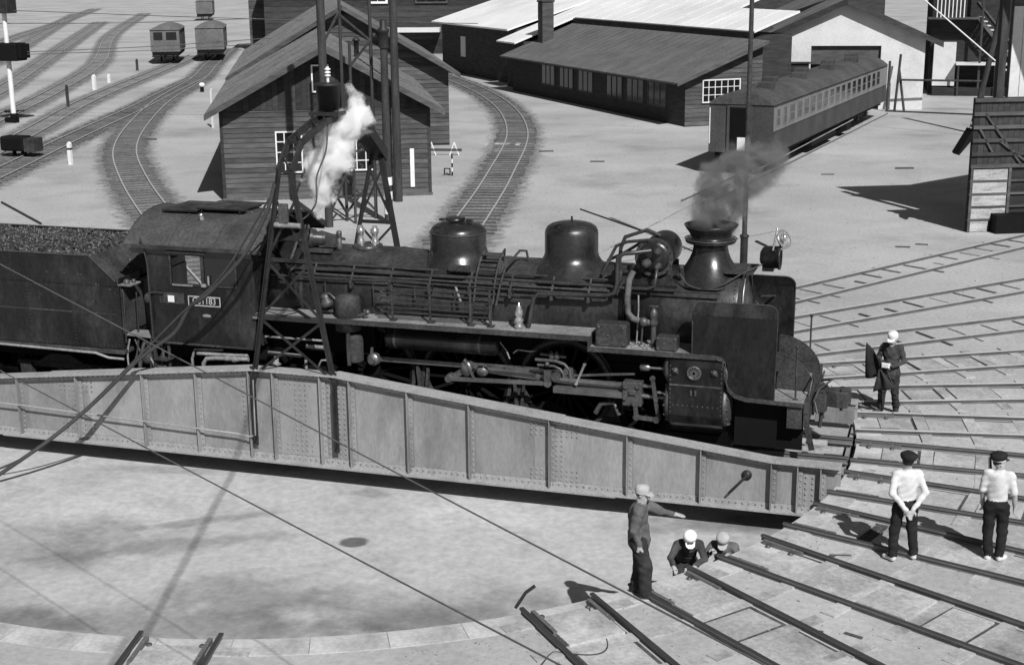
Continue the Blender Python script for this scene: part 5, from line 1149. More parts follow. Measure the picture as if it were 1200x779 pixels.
# wooden crossing blocks on the curved track
q0 = at_z(572, 167, 0)
cb = thing('crossing_boards', 'pale timber blocks laid between the rails of a curved track', 'boards', (q0.x + 0.75, q0.y, 0), R(100))
for k in range(7):
    if k in (1, 5): continue
    b = MB(); b.boxb(-0.30, 0.30, -0.78 + k * 0.26 - 0.11, -0.78 + k * 0.26 + 0.11, GZ, GZ + 0.06); b.build('block', 'board_pale', cb)

# ================================================================== BUILDINGS
def local(origin, th):
    c, s_ = math.cos(th), math.sin(th)
    return lambda u, v, z: (origin[0] + u * c - v * s_, origin[1] + u * s_ + v * c, z)
def window(par, u, v, z, w, h, nx=2, nz=3, m_='white_paint', depth=0.06, t=0.055, name='window'):
    """sash window on a wall that faces local -v; child of par (local coordinates)"""
    b = MB(); y0, y1 = v - depth, v - 0.003
    for (a, c, d, e) in ((u, u + w, z, z + t), (u, u + w, z + h - t, z + h)): b.boxb(a, c, y0, y1, d, e)
    for (a, c) in ((u, u + t), (u + w - t, u + w)): b.boxb(a, c, y0, y1, z + t + 0.002, z + h - t - 0.002)
    o = b.build(name, m_, par)
    for i in range(1, nx): g = MB(); xx = u + w * i / nx; g.boxb(xx - 0.018, xx + 0.018, y0 + 0.01, y1 - 0.02, z + t, z + h - t); g.build('mullion', m_, o)
    for i in range(1, nz): g = MB(); zz = z + h * i / nz; g.boxb(u + t, u + w - t, y0 + 0.013, y1 - 0.023, zz - 0.016, zz + 0.016); g.build('glazing_bar', m_, o)
    g = MB(); g.boxb(u + t * 0.5, u + w - t * 0.5, y1 - 0.02, y1 - 0.004, z + t * 0.5, z + h - t * 0.5); g.build('pane', 'glass_dark', o)
    return o
def clapboards(par, u0, u1, v, z0, z1, pitch=0.19, m_='board_dark', cut=None, seed=1):
    rnd = random.Random(seed); z = z0
    while z < z1 - 0.02:
        zt = min(z + pitch, z1); a, c = (u0, u1) if cut is None else cut((z + zt) / 2)
        if c - a > 0.1:
            b = MB(); y = v - 0.004
            b.add([(a, y - 0.035, z), (c, y - 0.035, z), (c, y - 0.008, zt - 0.003), (a, y - 0.008, zt - 0.003), (a, y, z), (c, y, z), (c, y, zt - 0.003), (a, y, zt - 0.003)],
                  [(0, 1, 2, 3), (5, 4, 7, 6), (4, 5, 1, 0), (3, 2, 6, 7), (4, 0, 3, 7), (1, 5, 6, 2)])
            b.build('board', m_, par)
        z = zt
TH = R(25.5)
A0 = at_z(263, 236, GZ)
house = thing('boarded_house', 'dark clapboard gable house with two white sash windows behind the locomotive', 'house', (A0.x, A0.y, GZ), TH)
WA, EA, RA, LA = 7.95, 3.55, 5.72, 15.0
b = MB(); b.boxb(0, WA, 0, LA, 0, EA); b.prism([(0, 0, EA), (WA, 0, EA), (WA / 2, 0, RA)], (0, LA, 0)); wallA = b.build('wall', 'board_dark', house)
def cutA(z): 
    if z < EA: return (0.0, WA)
    k = (z - EA) / (RA - EA); return (WA / 2 * k, WA - WA / 2 * k)
clapboards(wallA, 0, WA, 0, 0.12, 3.40, 0.19, 'board_mid', cutA, 3)
# gable: vertical boards
k = 0; u = 0.02
while u < WA - 0.1:
    zt = EA + (RA - EA) * (1 - abs((u + 0.11) - WA / 2) / (WA / 2)) - 0.03
    if zt > 3.5: b = MB(); b.boxb(u, u + 0.205, -0.030, -0.004, 3.41, zt); b.build('board', 'board_dark', wallA)
    u += 0.22
for uu in (-0.02, WA - 0.10): b = MB(); b.boxb(uu, uu + 0.12, -0.055, -0.036, 0, EA - 0.05); b.build('corner_board', 'board_dark', wallA)
b = MB(); b.boxb(-0.05, WA + 0.05, -0.08, -0.04, 0.0, 0.12); b.build('plinth', 'sleeper_wood', wallA)
def gable_roof(par, w, z_e, z_r, l0, l1, over=0.52, t=0.09, m_='roof_tin', name='roof'):
    sl = (z_r - z_e) / (w / 2); ze = z_e - over * sl
    ro = thing(name, None, None); ro.parent = par
    for sd in (0, 1):
        b = MB(); f = (lambda u: u) if sd == 0 else (lambda u: w - u)
        b.prism([(f(-over), l0, ze), (f(w / 2 - 0.003), l0, z_r), (f(w / 2 - 0.003), l0, z_r + t), (f(-over), l0, ze + t)], (0, l1 - l0, 0)); o = b.build('roof_slope', m_, ro)
        # standing seams
        v = l0 + 0.05
        while v < l1 and l1 - l0 < 30:
            b = MB(); b.prism([(f(-over), v, ze + t + 0.001), (f(w / 2), v, z_r + t + 0.001), (f(w / 2), v, z_r + t + 0.03), (f(-over), v, ze + t + 0.03)], (0, 0.035, 0)); b.build('seam', m_, o); v += 0.62
        b = MB(); b.prism([(f(-over - 0.01), l0 - 0.03, ze - 0.12), (f(w / 2 - 0.004), l0 - 0.03, z_r - 0.12), (f(w / 2 - 0.004), l0 - 0.03, z_r + t + 0.02), (f(-over - 0.01), l0 - 0.03, ze + t + 0.02)], (0, 0.025, 0)); b.build('barge_board', 'board_mid', ro)
    return ro
gable_roof(house, WA, EA, RA, -0.75, LA)
def on_front(px, py, thg, org, th):
    q = at_plane(px, py, org, (org[0] + math.cos(th), org[1] + math.sin(th))); d = q - Vector((org[0], org[1], 0)); return d.x * math.cos(th) + d.y * math.sin(th), q.z - GZ
for (xa, ya, xb, yb) in ((322, 154, 356, 202), (406, 152, 440, 199)):
    u0, z1 = on_front(xa, ya, house, A0, TH); u1, z0 = on_front(xb, yb, house, A0, TH)
    window(wallA, u0, -0.04, z0, u1 - u0, z1 - z0, 3, 4, depth=0.08)
u0, z1 = on_front(364, 76, house, A0, TH); u1, z0 = on_front(386, 108, house, A0, TH)
window(wallA, u0, -0.035, z0, u1 - u0, z1 - z0, 2, 1, depth=0.08)
u0, z1 = on_front(480, 174, house, A0, TH)
b = MB(); b.boxb(u0, u0 + 0.16, -0.09, -0.06, 0.35, z1); b.build('name_board', 'white_paint', wallA)
b = MB(); b.lathe([(0.10, 0), (0.10, 0.6), (0.16, 0.62), (0.16, 0.66), (0, 0.8)], (WA / 2 + 1.4, 4, RA - 0.6), n=12); b.build('stove_pipe', 'gantry_iron', house)
# rear, wider house
B0 = at_z(527, 170, GZ); WB, EB, RB, LB = 10.2, 3.75, 6.75, 22.0
cb_, sb_ = math.cos(TH), math.sin(TH)
houseB = thing('large_boarded_house', 'broad dark clapboard house with a taller roof, standing behind the gable house', 'house', (B0.x - WB * cb_, B0.y - WB * sb_, GZ), TH)
b = MB(); b.boxb(0, WB, 0, LB, 0, EB); b.prism([(0, 0, EB), (WB, 0, EB), (WB / 2, 0, RB)], (0, LB, 0)); wallB = b.build('wall', 'board_dark', houseB)
def cutB(z):
    if z < EB: return (WB / 2, WB)
    k = (z - EB) / (RB - EB); return (WB / 2 * k, WB - WB / 2 * k)
clapboards(wallB, 0, WB, 0, 0.1, RB - 0.3, 0.21, 'board_mid', cutB, 5)
gable_roof(houseB, WB, EB, RB, -0.7, LB)
# far house and dark hall at the back
C0 = at_z(294, 60, GZ)
houseC = thing('far_clapboard_house', 'distant clapboard house with one small window above the boarded roofs', 'house', (C0.x, C0.y, GZ), R(24))
b = MB(); b.boxb(0, 17, 0, 8, 0, 6.6); b.prism([(0, 0, 6.6), (17, 0, 6.6), (8.5, 0, 10.6)], (0, 8, 0)); wC = b.build('wall', 'board_mid', houseC)
clapboards(wC, 0, 17, 0, 0.3, 6.5, 0.4, 'board_mid', None, 7)
gable_roof(houseC, 17, 6.6, 10.6, -0.6, 8, over=0.9)
window(wC, 3.2, -0.05, 4.0, 3.0, 1.3, 2, 1, 'board_mid', depth=0.1, t=0.12)
D0 = at_z(470, 70, GZ)
hallD = thing('far_dark_building', 'distant dark timber building with a white framed window', 'building', (D0.x - 16, D0.y + 4, GZ), R(16))
b = MB(); b.boxb(0, 34, 0, 10, 0, 11); wD = b.build('wall', 'board_dark', hallD)
window(wD, 10.3, -0.05, 4.9, 2.0, 2.6, 2, 2, depth=0.15, t=0.22); window(wD, 15.0, -0.05, 4.9, 3.2, 2.6, 3, 2, 'board_mid', depth=0.15, t=0.16)
clapboards(wD, 0, 34, 0, 0.3, 10.8, 0.55, 'board_dark', None, 9)
b = MB(); b.boxb(12.4, 17.5, -2.2, -0.3, 2.2, 2.6); b.build('canopy', 'shed_concrete', hallD)
b = MB(); b.boxb(19.5, 24, -5, -0.3, 0.0, 4.0); b.build('annex', 'board_mid', hallD)

# ---- long shed: low front range with dark roof, pale roofed hall behind
LC = at_z(802, 149, GZ); LTH = math.atan2(20.05, -16.09)           # front wall runs from the corner away to the left
shed = thing('long_low_shed', 'long low timber shed with a dark roof and shaded windows', 'shed', (LC.x, LC.y, GZ), LTH - math.pi / 2)
# local frame: +v runs along the front wall (away from the corner), +u... front faces local -u
def s_box(b, u0, u1, v0, v1, z0, z1): return b.boxb(u0, u1, v0, v1, z0, z1)
SL, SD = 25.5, 4.75
b = MB(); b.prism([(0, 0, 0), (SD, 0, 0), (SD, 0, 4.35), (0, 0, 2.55)], (0, SL, 0)); wS = b.build('wall', 'board_dark', shed)
b = MB(); zt = lambda u: 2.55 + u * (4.35 - 2.55) / SD
b.prism([(-0.75, -0.55, zt(-0.75) + 0.05), (SD + 0.05, -0.55, zt(SD) + 0.06), (SD + 0.05, -0.55, zt(SD) + 0.16), (-0.75, -0.55, zt(-0.75) + 0.15)], (0, SL + 1.1, 0)); rS = b.build('roof', 'roof_dark', shed)
v = -0.5
while v < SL + 0.5:
    b = MB(); b.prism([(-0.75, v, zt(-0.75) + 0.151), (SD, v, zt(SD) + 0.161), (SD, v, zt(SD) + 0.18), (-0.75, v, zt(-0.75) + 0.17)], (0, 0.03, 0)); b.build('seam', 'roof_dark', rS); v += 0.9
b = MB(); b.prism([(-0.78, -0.60, zt(-0.75) - 0.02), (SD, -0.60, zt(SD) - 0.02), (SD, -0.60, zt(SD) + 0.19), (-0.78, -0.60, zt(-0.75) + 0.17)], (0, 0.045, 0)); b.build('barge_board', 'board_mid', rS)
# gable end siding (faces local -v) and its window
def cutS(z): return (0.0, 9.5) if z < 2.55 else ((z - 2.55) / (4.35 - 2.55) * SD, SD)
clapboards(wS, 0, SD, 0, 0.05, 4.2, 0.23, 'board_mid', lambda z: (0.0 if z < 2.55 else (z - 2.55) / 1.8 * SD, SD), 11)
window(wS, 1.0, -0.045, 1.25, 2.35, 1.25, 6, 3, depth=0.09, t=0.06)
# windows along the shaded front (faces local -u)
for v in (2.2, 5.0, 7.8, 12.0, 15.0, 18.0):
    fo = thing('window', None, None); fo.parent = wS; fo.rotation_euler.z = -math.pi / 2; fo.location = (0, v + 2.2, 0)
    b = MB(); w_, h_ = 2.2, 1.35; y0, y1 = -0.05, -0.004
    for (a, c, d, e) in ((0, w_, 0.85, 0.92), (0, w_, 2.13, 2.2)): b.boxb(a, c, y0, y1, d, e)
    for i in range(4): b.boxb(w_ * i / 3 - 0.03, w_ * i / 3 + 0.03, y0 + 0.002, y1, 0.922, 2.128)
    b.build('frame', 'board_mid', fo); b = MB(); b.boxb(0.02, w_ - 0.02, -0.02, -0.006, 0.93, 2.12); b.build('pane', 'glass_dark', fo)
b = MB(); b.boxb(1.6, 2.45, SL - 1.6, SL - 0.75, 2.8, 6.05); chm = b.build('chimney', 'board_mid', shed, bevel=0.02); b = MB(); b.boxb(1.55, 2.5, SL - 1.65, SL - 0.7, 6.06, 6.2); b.build('chimney_cap', 'board_dark', chm)
hall = thing('pale_roofed_hall', 'big hall with a pale sheet roof rising behind the low shed', 'hall', (LC.x, LC.y, GZ), LTH - math.pi / 2)
HL = 29.5
zh = lambda u: 3.35 + (u - 0.8) * 0.36
b = MB(); b.boxb(4.8, 7.6, 1.6, 8.0, 0, zh(4.8) - 0.1); b.boxb(4.8, 16, 8.0, 25.9, 0, zh(4.8) - 0.1); b.boxb(1.0, 16, 25.92, HL - 0.4, 0, zh(1.0) - 0.1); wH = b.build('wall', 'board_dark', hall)
rH = thing('roof', None, None); rH.parent = hall
for (u0, u1, v0, v1) in ((4.9, 7.8, 1.2, 8.0), (4.9, 16, 8.002, 25.9), (0.3, 16, 25.902, HL)):
    b = MB(); b.prism([(u0, v0, zh(u0)), (u1, v0, zh(u1)), (u1, v0, zh(u1) + 0.1), (u0, v0, zh(u0) + 0.1)], (0, v1 - v0, 0)); b.build('roof_sheet', 'roof_pale', rH)
    v = v0 + 0.1
    while v < v1 - 0.1:
        b = MB(); b.prism([(u0, v, zh(u0) + 0.101), (u1, v, zh(u1) + 0.101), (u1, v, zh(u1) + 0.112), (u0, v, zh(u0) + 0.112)], (0, 0.05, 0)); b.build('seam', 'roof_pale', rH); v += 1.9
b = MB(); b.prism([(9.0, 14.0, zh(9) + 0.13), (15, 14.0, zh(15) + 0.13), (15, 14.0, zh(15) + 0.3), (9, 14.0, zh(9) + 0.3)], (0, 0.3, 0)); b.build('roof_joint', 'board_mid', rH)
b = MB(); b.boxb(4.78, 4.86, 1.21, 25.9, 4.30, 4.86); b.build('fascia', 'board_dark', hall)
hall2 = thing('further_pale_roofed_hall', 'farther hall with a pale sheet roof and dark end wall past the chimney', 'hall', (LC.x, LC.y, GZ), LTH - math.pi / 2)
z2 = lambda u: 4.0 + (u - 1.5) * 0.30
b = MB(); b.prism([(2.0, HL + 0.3, 0), (34, HL + 0.3, 0), (34, HL + 0.3, z2(14)), (2.0, HL + 0.3, z2(2) - 0.05)], (0, 17, 0)); w2 = b.build('wall', 'board_dark', hall2)
b = MB(); b.prism([(1.2, HL + 0.1, z2(1.2)), (20, HL + 0.1, z2(20)), (20, HL + 0.1, z2(20) + 0.12), (1.2, HL + 0.1, z2(1.2) + 0.12)], (0, 17.6, 0)); b.build('roof', 'roof_pale', hall2)
fo = thing('window', None, None); fo.parent = w2; fo.rotation_euler.z = -math.pi / 2; fo.location = (2.0, HL + 12.5, 0)
b = MB(); b.boxb(0, 1.1, -0.06, -0.01, 1.4, 3.0); b.build('frame', 'shed_concrete', fo)

# ---- concrete engine shed with the coach standing in its door
STH = R(10); S0 = at_z(1080, 128.5, GZ)
cs, ss = math.cos(STH), math.sin(STH); SW = 9.4
cshed = thing('concrete_shed', 'pale concrete gable shed with a coach standing in its wide doorway', 'shed', (S0.x - SW * cs, S0.y - SW * ss, GZ), STH)
EZ, PZ = 4.25, 6.35; du0, du1, dz = 2.75, 6.85, 3.75
b = wall_holes(0, SW, 0, EZ, [(du0, du1, -1, dz)], 0, 0.25); b.prism([(0, 0, EZ + 0.002), (SW, 0, EZ + 0.002), (SW / 2, 0, PZ)], (0, 0.25, 0)); wc = b.build('front_wall', 'shed_concrete', cshed)
b = MB(); b.boxb(0, 0.25, 0.26, 22, 0, EZ); b.boxb(SW - 0.25, SW, 0.26, 22, 0, EZ); b.boxb(0, SW, 22, 22.2, 0, EZ); b.build('side_walls', 'shed_concrete', cshed)
rc_ = thing('roof', None, None); rc_.parent = cshed
sl = (PZ - EZ) / (SW / 2)
for sd in (0, 1):
    f = (lambda u: u) if sd == 0 else (lambda u: SW - u)
    b = MB(); b.prism([(f(-0.95), -0.55, EZ - 0.95 * sl + 0.06), (f(SW / 2 - 0.004), -0.55, PZ + 0.06), (f(SW / 2 - 0.004), -0.55, PZ + 0.16), (f(-0.95), -0.55, EZ - 0.95 * sl + 0.16)], (0, 23, 0)); b.build('roof_slope', 'roof_tin', rc_)
    b = MB(); b.prism([(f(-0.95), -0.60, EZ - 0.95 * sl - 0.16), (f(SW / 2 - 0.004), -0.60, PZ - 0.16), (f(SW / 2 - 0.004), -0.60, PZ + 0.18), (f(-0.95), -0.60, EZ - 0.95 * sl + 0.18)], (0, 0.045, 0)); b.build('barge_board', 'board_dark', rc_)
b = MB(); b.boxb(-0.45, -0.05, -0.08, -0.004, 0.3, EZ - 0.4); b.build('pilaster', 'shed_concrete', cshed)
b = MB(); b.boxb(0.35, 2.7, -0.9, -0.05, 2.75, 2.82); b.boxb(0.4, 2.6, -0.8, -0.05, 1.6, 2.74); b.build('porch', 'board_dark', cshed)
b = MB(); b.boxb(du0 - 0.1, du1 + 0.1, 0.251, 0.32, 2.65, dz); b.build('door_leaf', 'board_mid', cshed)

# ---- passenger coach
CA = at_z(907, 124, 2.86); CD = at_z(1024, 82, 2.86) - CA; CA.z = 0; CD.z = 0; CD.normalize(); CTH = math.atan2(CD.y, CD.x)
coach = thing('passenger_coach', 'long dark passenger coach with a pale window band, parked at the shed door', 'coach', (CA.x, CA.y, 0), CTH)
# local: +u along the coach, +v to its left (away from the lit side); lit right side at v = 0, body spans v 0..2.75
CL, CW, CE = 25.0, 2.75, 2.86
def roof_prof(n_=10): return [(CW * i / n_, CE + 0.52 * (1 - abs(2 * i / n_ - 1) ** 2.4)) for i in range(n_ + 1)]
b = MB(); b.prism([(0, v, z) for v, z in [(0, 0.85), (CW, 0.85), (CW, CE), (0, CE)]], (CL, 0, 0)); cbod = b.build('body', 'coach_dark', coach)
b = MB(); rp = roof_prof(); b.prism([(-0.06, v * 1.03 - 0.04, z + 0.004) for v, z in rp], (CL + 0.1, 0, 0)); crf = b.build('roof', 'coach_roof', coach)
for k in range(8):
    b = MB(); uu = 2.2 + k * 2.9; b.boxb(uu, uu + 0.75, CW / 2 - 0.65 + (0.6 if k % 2 else 0), CW / 2 - 0.05 + (0.6 if k % 2 else 0), CE + 0.42, CE + 0.74); b.build('roof_ventilator', 'coach_dark', crf, bevel=0.03)
b = MB(); b.boxb(0.05, CL, -0.012, -0.001, 1.78, CE - 0.10); band = b.build('window_band', 'coach_band', cbod)
b = MB(); b.boxb(0.0, CL, -0.02, -0.004, 1.74, 1.777); b.boxb(0, CL, -0.02, -0.002, CE - 0.098, CE - 0.06); b.build('belt_rail', 'coach_dark', cbod)
wins = [0.55, 1.7] + [2.75 + 1.28 * k for k in range(16)]
for k, uu in enumerate(wins):
    w_ = 0.42 if k < 2 else 0.78
    b = MB(); b.boxb(uu, uu + w_, -0.020, -0.0125, 1.98, 2.66); wo_ = b.build('window', 'glass_dark', cbod)
    b = MB()
    for (a, c, d, e) in ((uu - 0.04, uu + w_ + 0.04, 2.66, 2.70), (uu - 0.04, uu + w_ + 0.04, 1.94, 1.98), (uu - 0.04, uu, 1.982, 2.658), (uu + w_, uu + w_ + 0.04, 1.982, 2.658), (uu, uu + w_, 2.30, 2.33)): b.boxb(a, c, -0.030, -0.0205, d, e)
    b.build('frame', 'coach_band', wo_)
# end wall: gangway door with pale post
b = MB(); b.boxb(-0.03, -0.002, 0.95, 1.85, 0.95, 2.66); de = b.build('end_door', 'dark_void', cbod)
b = MB(); b.boxb(-0.05, -0.031, 0.95, 1.10, 0.95, 2.60); b.boxb(-0.05, -0.031, 0.95, 1.50, 0.95, 1.50); b.build('door_post', 'white_paint', de)
b = MB(); b.boxb(-0.08, -0.031, 0.85, 0.95, 0.95, 2.75); b.boxb(-0.08, -0.031, 1.85, 1.95, 0.95, 2.75); b.boxb(-0.08, -0.031, 0.85, 1.95, 2.752, 2.82); b.build('gangway_frame', 'coach_dark', de)
b = MB(); b.boxb(-0.02, -0.003, CW - 0.06, CW - 0.02, 1.2, 2.7); b.build('corner_post', 'white_paint', cbod)
b = MB(); b.boxb(0.1, CL - 0.1, 0.25, CW - 0.25, 0.62, 0.848); b.boxb(8, 13, 0.2, 0.9, 0.25, 0.62); b.boxb(15, 16.2, 0.1, 0.8, 0.2, 0.62); b.build('underframe', 'frame_black', coach)
for uu in (3.0, 20.5):
    bg_ = thing('bogie', None, None); bg_.parent = coach; bg_.location = (uu, CW / 2, 0)
    for sd in (-1, 1):
        b = MB(); b.boxb(-1.6, 1.6, sd * 0.85 - 0.06, sd * 0.85 + 0.06, 0.42, 0.62)
        for dx in (-1.1, 1.1): b.boxb(dx - 0.16, dx + 0.16, sd * 0.92 - 0.09, sd * 0.92 + 0.09, 0.3, 0.62)
        b.build('side_frame', 'loco_grime', bg_)
        for dx in (-1.1, 1.1):
            w = link('wheel', ws, None, bg_); w.location = (dx, sd * 0.55, 0.43); w.scale = (0.88, 1, 0.88)
# pipe chimney in front of the low shed
q = at_z(869, 128, GZ)
st = thing('pipe_mast', 'tall white square mast standing between the low shed and the coach', 'mast', (q.x - 0.6, q.y - 1.2, GZ))
b = MB(); b.boxb(-0.32, 0.0, -0.18, 0.18, 0, 5.0); b.build('post', 'shed_concrete', st, bevel=0.01)
b = MB(); b.boxb(-0.62, -0.325, -0.10, 0.2, 0.0, 5.3); b.build('back_post', 'board_mid', st)

# ---- freight wagons far off
def wagon(px, py, label, kind):
    q = at_z(px, py, 0); th = math.atan2(0.90, -0.44)
    t = thing('freight_wagon', label, 'wagon', (q.x, q.y, 0), th); W, H = 2.6, 2.95
    b = MB(); b.boxb(0, 7.5, -W / 2, W / 2, 1.0, H); bo = b.build('body', 'wagon_hazed', t)
    b = MB(); n_ = 8; b.prism([(-0.1, -W / 2 - 0.08 + (W + 0.16) * i / n_, H + 0.003 + 0.42 * (1 - abs(2 * i / n_ - 1) ** 2)) for i in range(n_ + 1)], (7.7, 0, 0)); b.build('roof', 'roof_tin', t)
    b = MB(); b.boxb(-0.05, 7.5, -W / 2 + 0.1, W / 2 - 0.1, 0.65, 0.998); b.boxb(-0.5, 0, -0.15, 0.15, 0.75, 0.95); b.build('underframe', 'frame_black', t)
    for uu in (1.6, 5.8):
        for sd in (-1, 1): w = link('wheel', ws, None, t); w.location = (uu, sd * 0.55, 0.44); w.scale = (0.9, 1, 0.9)
    if kind == 0:
        for (v0, v1) in ((-1.05, -0.12), (0.2, 1.0)): b = MB(); b.boxb(-0.02, -0.003, v0, v1, 2.05, 2.75); b.build('end_window', 'glass_dark', bo)
    else:
        for v0 in (-0.9, -0.3, 0.3, 0.9): b = MB(); b.boxb(-0.05, -0.003, v0 - 0.05, v0 + 0.05, 1.0, 2.9); b.build('end_post', 'wagon_hazed', bo)
    b = MB(); b.boxb(-0.35, -0.0, -1.2, 1.2, 0.55, 0.64); b.build('end_step', 'frame_black', t)
    return t
wagon(195, 74, 'small dark wagon with two end windows on a far track', 0)
wagon(247, 71, 'small dark closed wagon without end windows on a far track', 1)
qq = at_z(240, 18, 0); wz = wagon(240, 24, 'faint farthest wagon beyond the two parked ones', 1)

# ---- timber wall of the goods shed at the edge
GA = Vector((12.26, 23.29, 0)); GTH = R(24)
gs = thing('goods_shed', 'dark braced timber shed wall with whitewashed lower panels', 'shed', (GA.x, GA.y, GZ), GTH)
b = MB(); b.boxb(0, 6, 0, 0.12, 0.0, 4.39); wg = b.build('wall', 'board_dark', gs)
for k, z in enumerate((4.32, 3.88, 3.45, 3.02, 2.58, 2.18)):
    b = MB(); b.boxb(-0.02, 6, -0.10, -0.003, z - 0.06, z + 0.05); b.build('rail', 'board_mid', wg)
for (u0, u1, z0, z1) in ((0.35, 1.7, 3.90, 2.20), (0.9, 2.0, 3.0, 2.2), (0.2, 0.7, 3.4, 2.6)):
    b = MB(); b.bar((u0, -0.05, z0), (u1, -0.05, z1), 0.06, 0.10, (0, 1, 0)); b.build('brace', 'board_mid', wg)
u = 0.0
while u < 5.9: b = MB(); b.boxb(u, u + 0.19, -0.02, -0.001, 2.15, 4.36); b.build('board', 'board_dark', wg); u += 0.2
z = 2.08
for k in range(5):
    z0 = z - 0.36
    b = MB(); b.boxb(0.10, 1.28 if k < 4 else 0.72, -0.045, -0.001, z0, z); b.build('panel', 'board_pale', wg); b = MB(); b.boxb(-0.01, 5.5 if k < 4 else 0.75, -0.07, -0.002, z0 - 0.065, z0 - 0.002); b.build('rail', 'board_mid', wg); z = z0 - 0.066
for uu in (0.0, 1.30): b = MB(); b.boxb(uu, uu + 0.09, -0.085, -0.046, 0.0 if uu == 0 else 0.4, 2.12); b.build('post', 'board_mid', wg)
b = MB(); b.boxb(0.80, 5.5, -0.5, 0.6, 0.0, 0.62); b.build('opening_shade', 'frame_black', gs)  # solid black block standing in for the shade of an opening
b = MB(); b.prism([(-0.003, -0.03, 3.05), (-0.42, -0.03, 2.55), (-0.46, -0.03, 2.62), (-0.003, -0.03, 3.4)], (0, 0.5, 0)); b.build('eave_bracket', 'frame_black', gs)
tw = thing('timber_tower', 'tall weathered plank tower rising behind the braced shed wall', 'tower', (GA.x + 1.25 * math.cos(GTH) - 0.3 * math.sin(GTH), GA.y + 1.25 * math.sin(GTH) + 0.3 * math.cos(GTH), GZ), GTH)
b = MB(); b.boxb(0.0, 5, 0.05, 0.25, 0, 9.5); tb = b.build('wall', 'board_mid', tw)
for k in range(14): b = MB(); b.boxb(k * 0.35, k * 0.35 + 0.33, -0.0, 0.048, 0.0, 7.25); b.build('plank', 'shed_concrete' if k < 3 else 'board_mid', tb)
b = MB(); b.boxb(-0.45, -0.20, -0.1, 0.15, 0, 8.5); b.build('post', 'pole_wood', tw)
rc0 = Vector((14.1, 22.0, 9.56)); e1 = Vector((0.54, 0.84, 0)); e2 = Vector((0.84, -0.54, 0)); inv = Matrix.Translation((-tw.location.x, -tw.location.y, -GZ)); rot_ = Matrix.Rotation(-GTH, 4, 'Z')
b = MB(); b.prism([rot_ @ (inv @ q_) for q_ in (rc0, rc0 + e1 * 13, rc0 + e1 * 13 + e2 * 7, rc0 + e2 * 7)], (0, 0, 0.2)); b.build('roof', 'roof_tin', tw)  # unseen high slab, added to throw the shadow left of the shed wall

# ---- dark stair tower behind the yard, upper right
E0 = at_z(1088, 112, GZ); 
stt = thing('dark_warehouse', 'dark warehouse with outside stair, balcony rail and pale loading shelf', 'building', (E0.x, E0.y, GZ), R(4))
b = MB(); b.boxb(0, 16, 1.2, 9, 0, 11); sw = b.build('wall', 'board_dark', stt)
b = MB(); b.boxb(0.2, 1.6, 0.5, 1.19, 0.6, 3.4); b.build('pale_bay', 'shed_concrete', stt)
b = MB(); b.boxb(1.6, 6.2, -0.4, 1.15, 2.0, 2.12); sh = b.build('loading_shelf', 'shed_concrete', stt)
for uu in (1.7, 4.0, 6.0): b = MB(); b.boxb(uu, uu + 0.12, -0.35, -0.23, 0.0, 1.99); b.build('shelf_post', 'pole_wood', sh)
b = MB(); b.boxb(0.2, 6.5, -0.2, 1.1, 0.0, 0.5); b.build('plinth', 'board_dark', stt)
stair = thing('stair', None, None); stair.parent = stt
for k in range(10): b = MB(); b.boxb(2.9 + k * 0.22, 3.2 + k * 0.22, 0.1, 1.1, 5.0 - k * 0.27, 5.05 - k * 0.27); b.build('tread', 'shed_concrete', stair)
for y in (0.05, 1.12): b = MB(); b.bar((2.8, y, 5.05), (5.3, y, 2.1), 0.05, 0.22); b.bar((2.8, y, 6.0), (5.3, y, 3.0), 0.05, 0.06); b.build('stringer', 'board_mid', stair)
b = MB(); b.boxb(-0.3, 2.9, 0.0, 1.15, 4.9, 5.02); b.build('balcony', 'board_mid', stt)
for k in range(8): b = MB(); b.boxb(0.2 + k * 0.24, 0.26 + k * 0.24, 0.02, 0.08, 5.02, 6.3); b.build('baluster', 'white_paint', stt)
for uu in (3.0, 6.4): b = MB(); b.boxb(uu, uu + 0.14, -0.1, 0.04, 0, 9); b.build('post', 'pole_wood', stt)
# leaning pole with striped foot
q0 = at_z(1138, 156, GZ); q1 = at_plane(1176, 6, (q0.x, q0.y), (q0.x + 1, q0.y))
lp = thing('leaning_pole', 'leaning timber pole with a striped foot in front of the dark warehouse', 'pole', (q0.x, q0.y, GZ))
b = MB(); b.tube([(0, 0, 0), tuple((q1 - q0) * 1.25)], 0.15, 10); lpo = b.build('shaft', 'pole_wood', lp)
d_ = (q1 - q0).normalized()
for k in range(5): b = MB(); b.cyl(d_ * (0.15 + 0.3 * k), d_ * (0.30 + 0.3 * k), 0.158, n=10); b.build('stripe', 'white_paint', lpo)
# timber props and rail by the concrete shed
q = at_z(1050, 131, GZ)
pr_ = thing('timber_props', 'dark props leaning on the concrete shed wall beside a long rail', 'props', (q.x, q.y, GZ), R(8))
for (u0, v0, u1, v1, zt_) in ((-0.1, 0, 0.15, 0.6, 3.3), (-0.55, 0.0, -0.45, 0.6, 2.9), (0.45, -0.1, 0.1, 0.5, 2.4)): b = MB(); b.tube([(u0, v0, 0), (u1, v1, zt_)], 0.075, 8); b.build('prop', 'pole_wood', pr_)
b = MB(); b.tube([(0.1, 0.1, 1.85), (5.0, 0.6, 1.75)], 0.06, 8); b.build('long_rail', 'pole_wood', pr_)
b = MB(); b.tube([(5.0, 0.6, 0.0), (5.0, 0.6, 1.8)], 0.06, 8); b.build('rail_post', 'pole_wood', pr_)
b = MB(); b.tube([(-0.5, -0.1, 0.05), (5.5, -2.2, 0.05)], 0.05, 6); b.build('pole_on_ground', 'pole_wood', pr_)

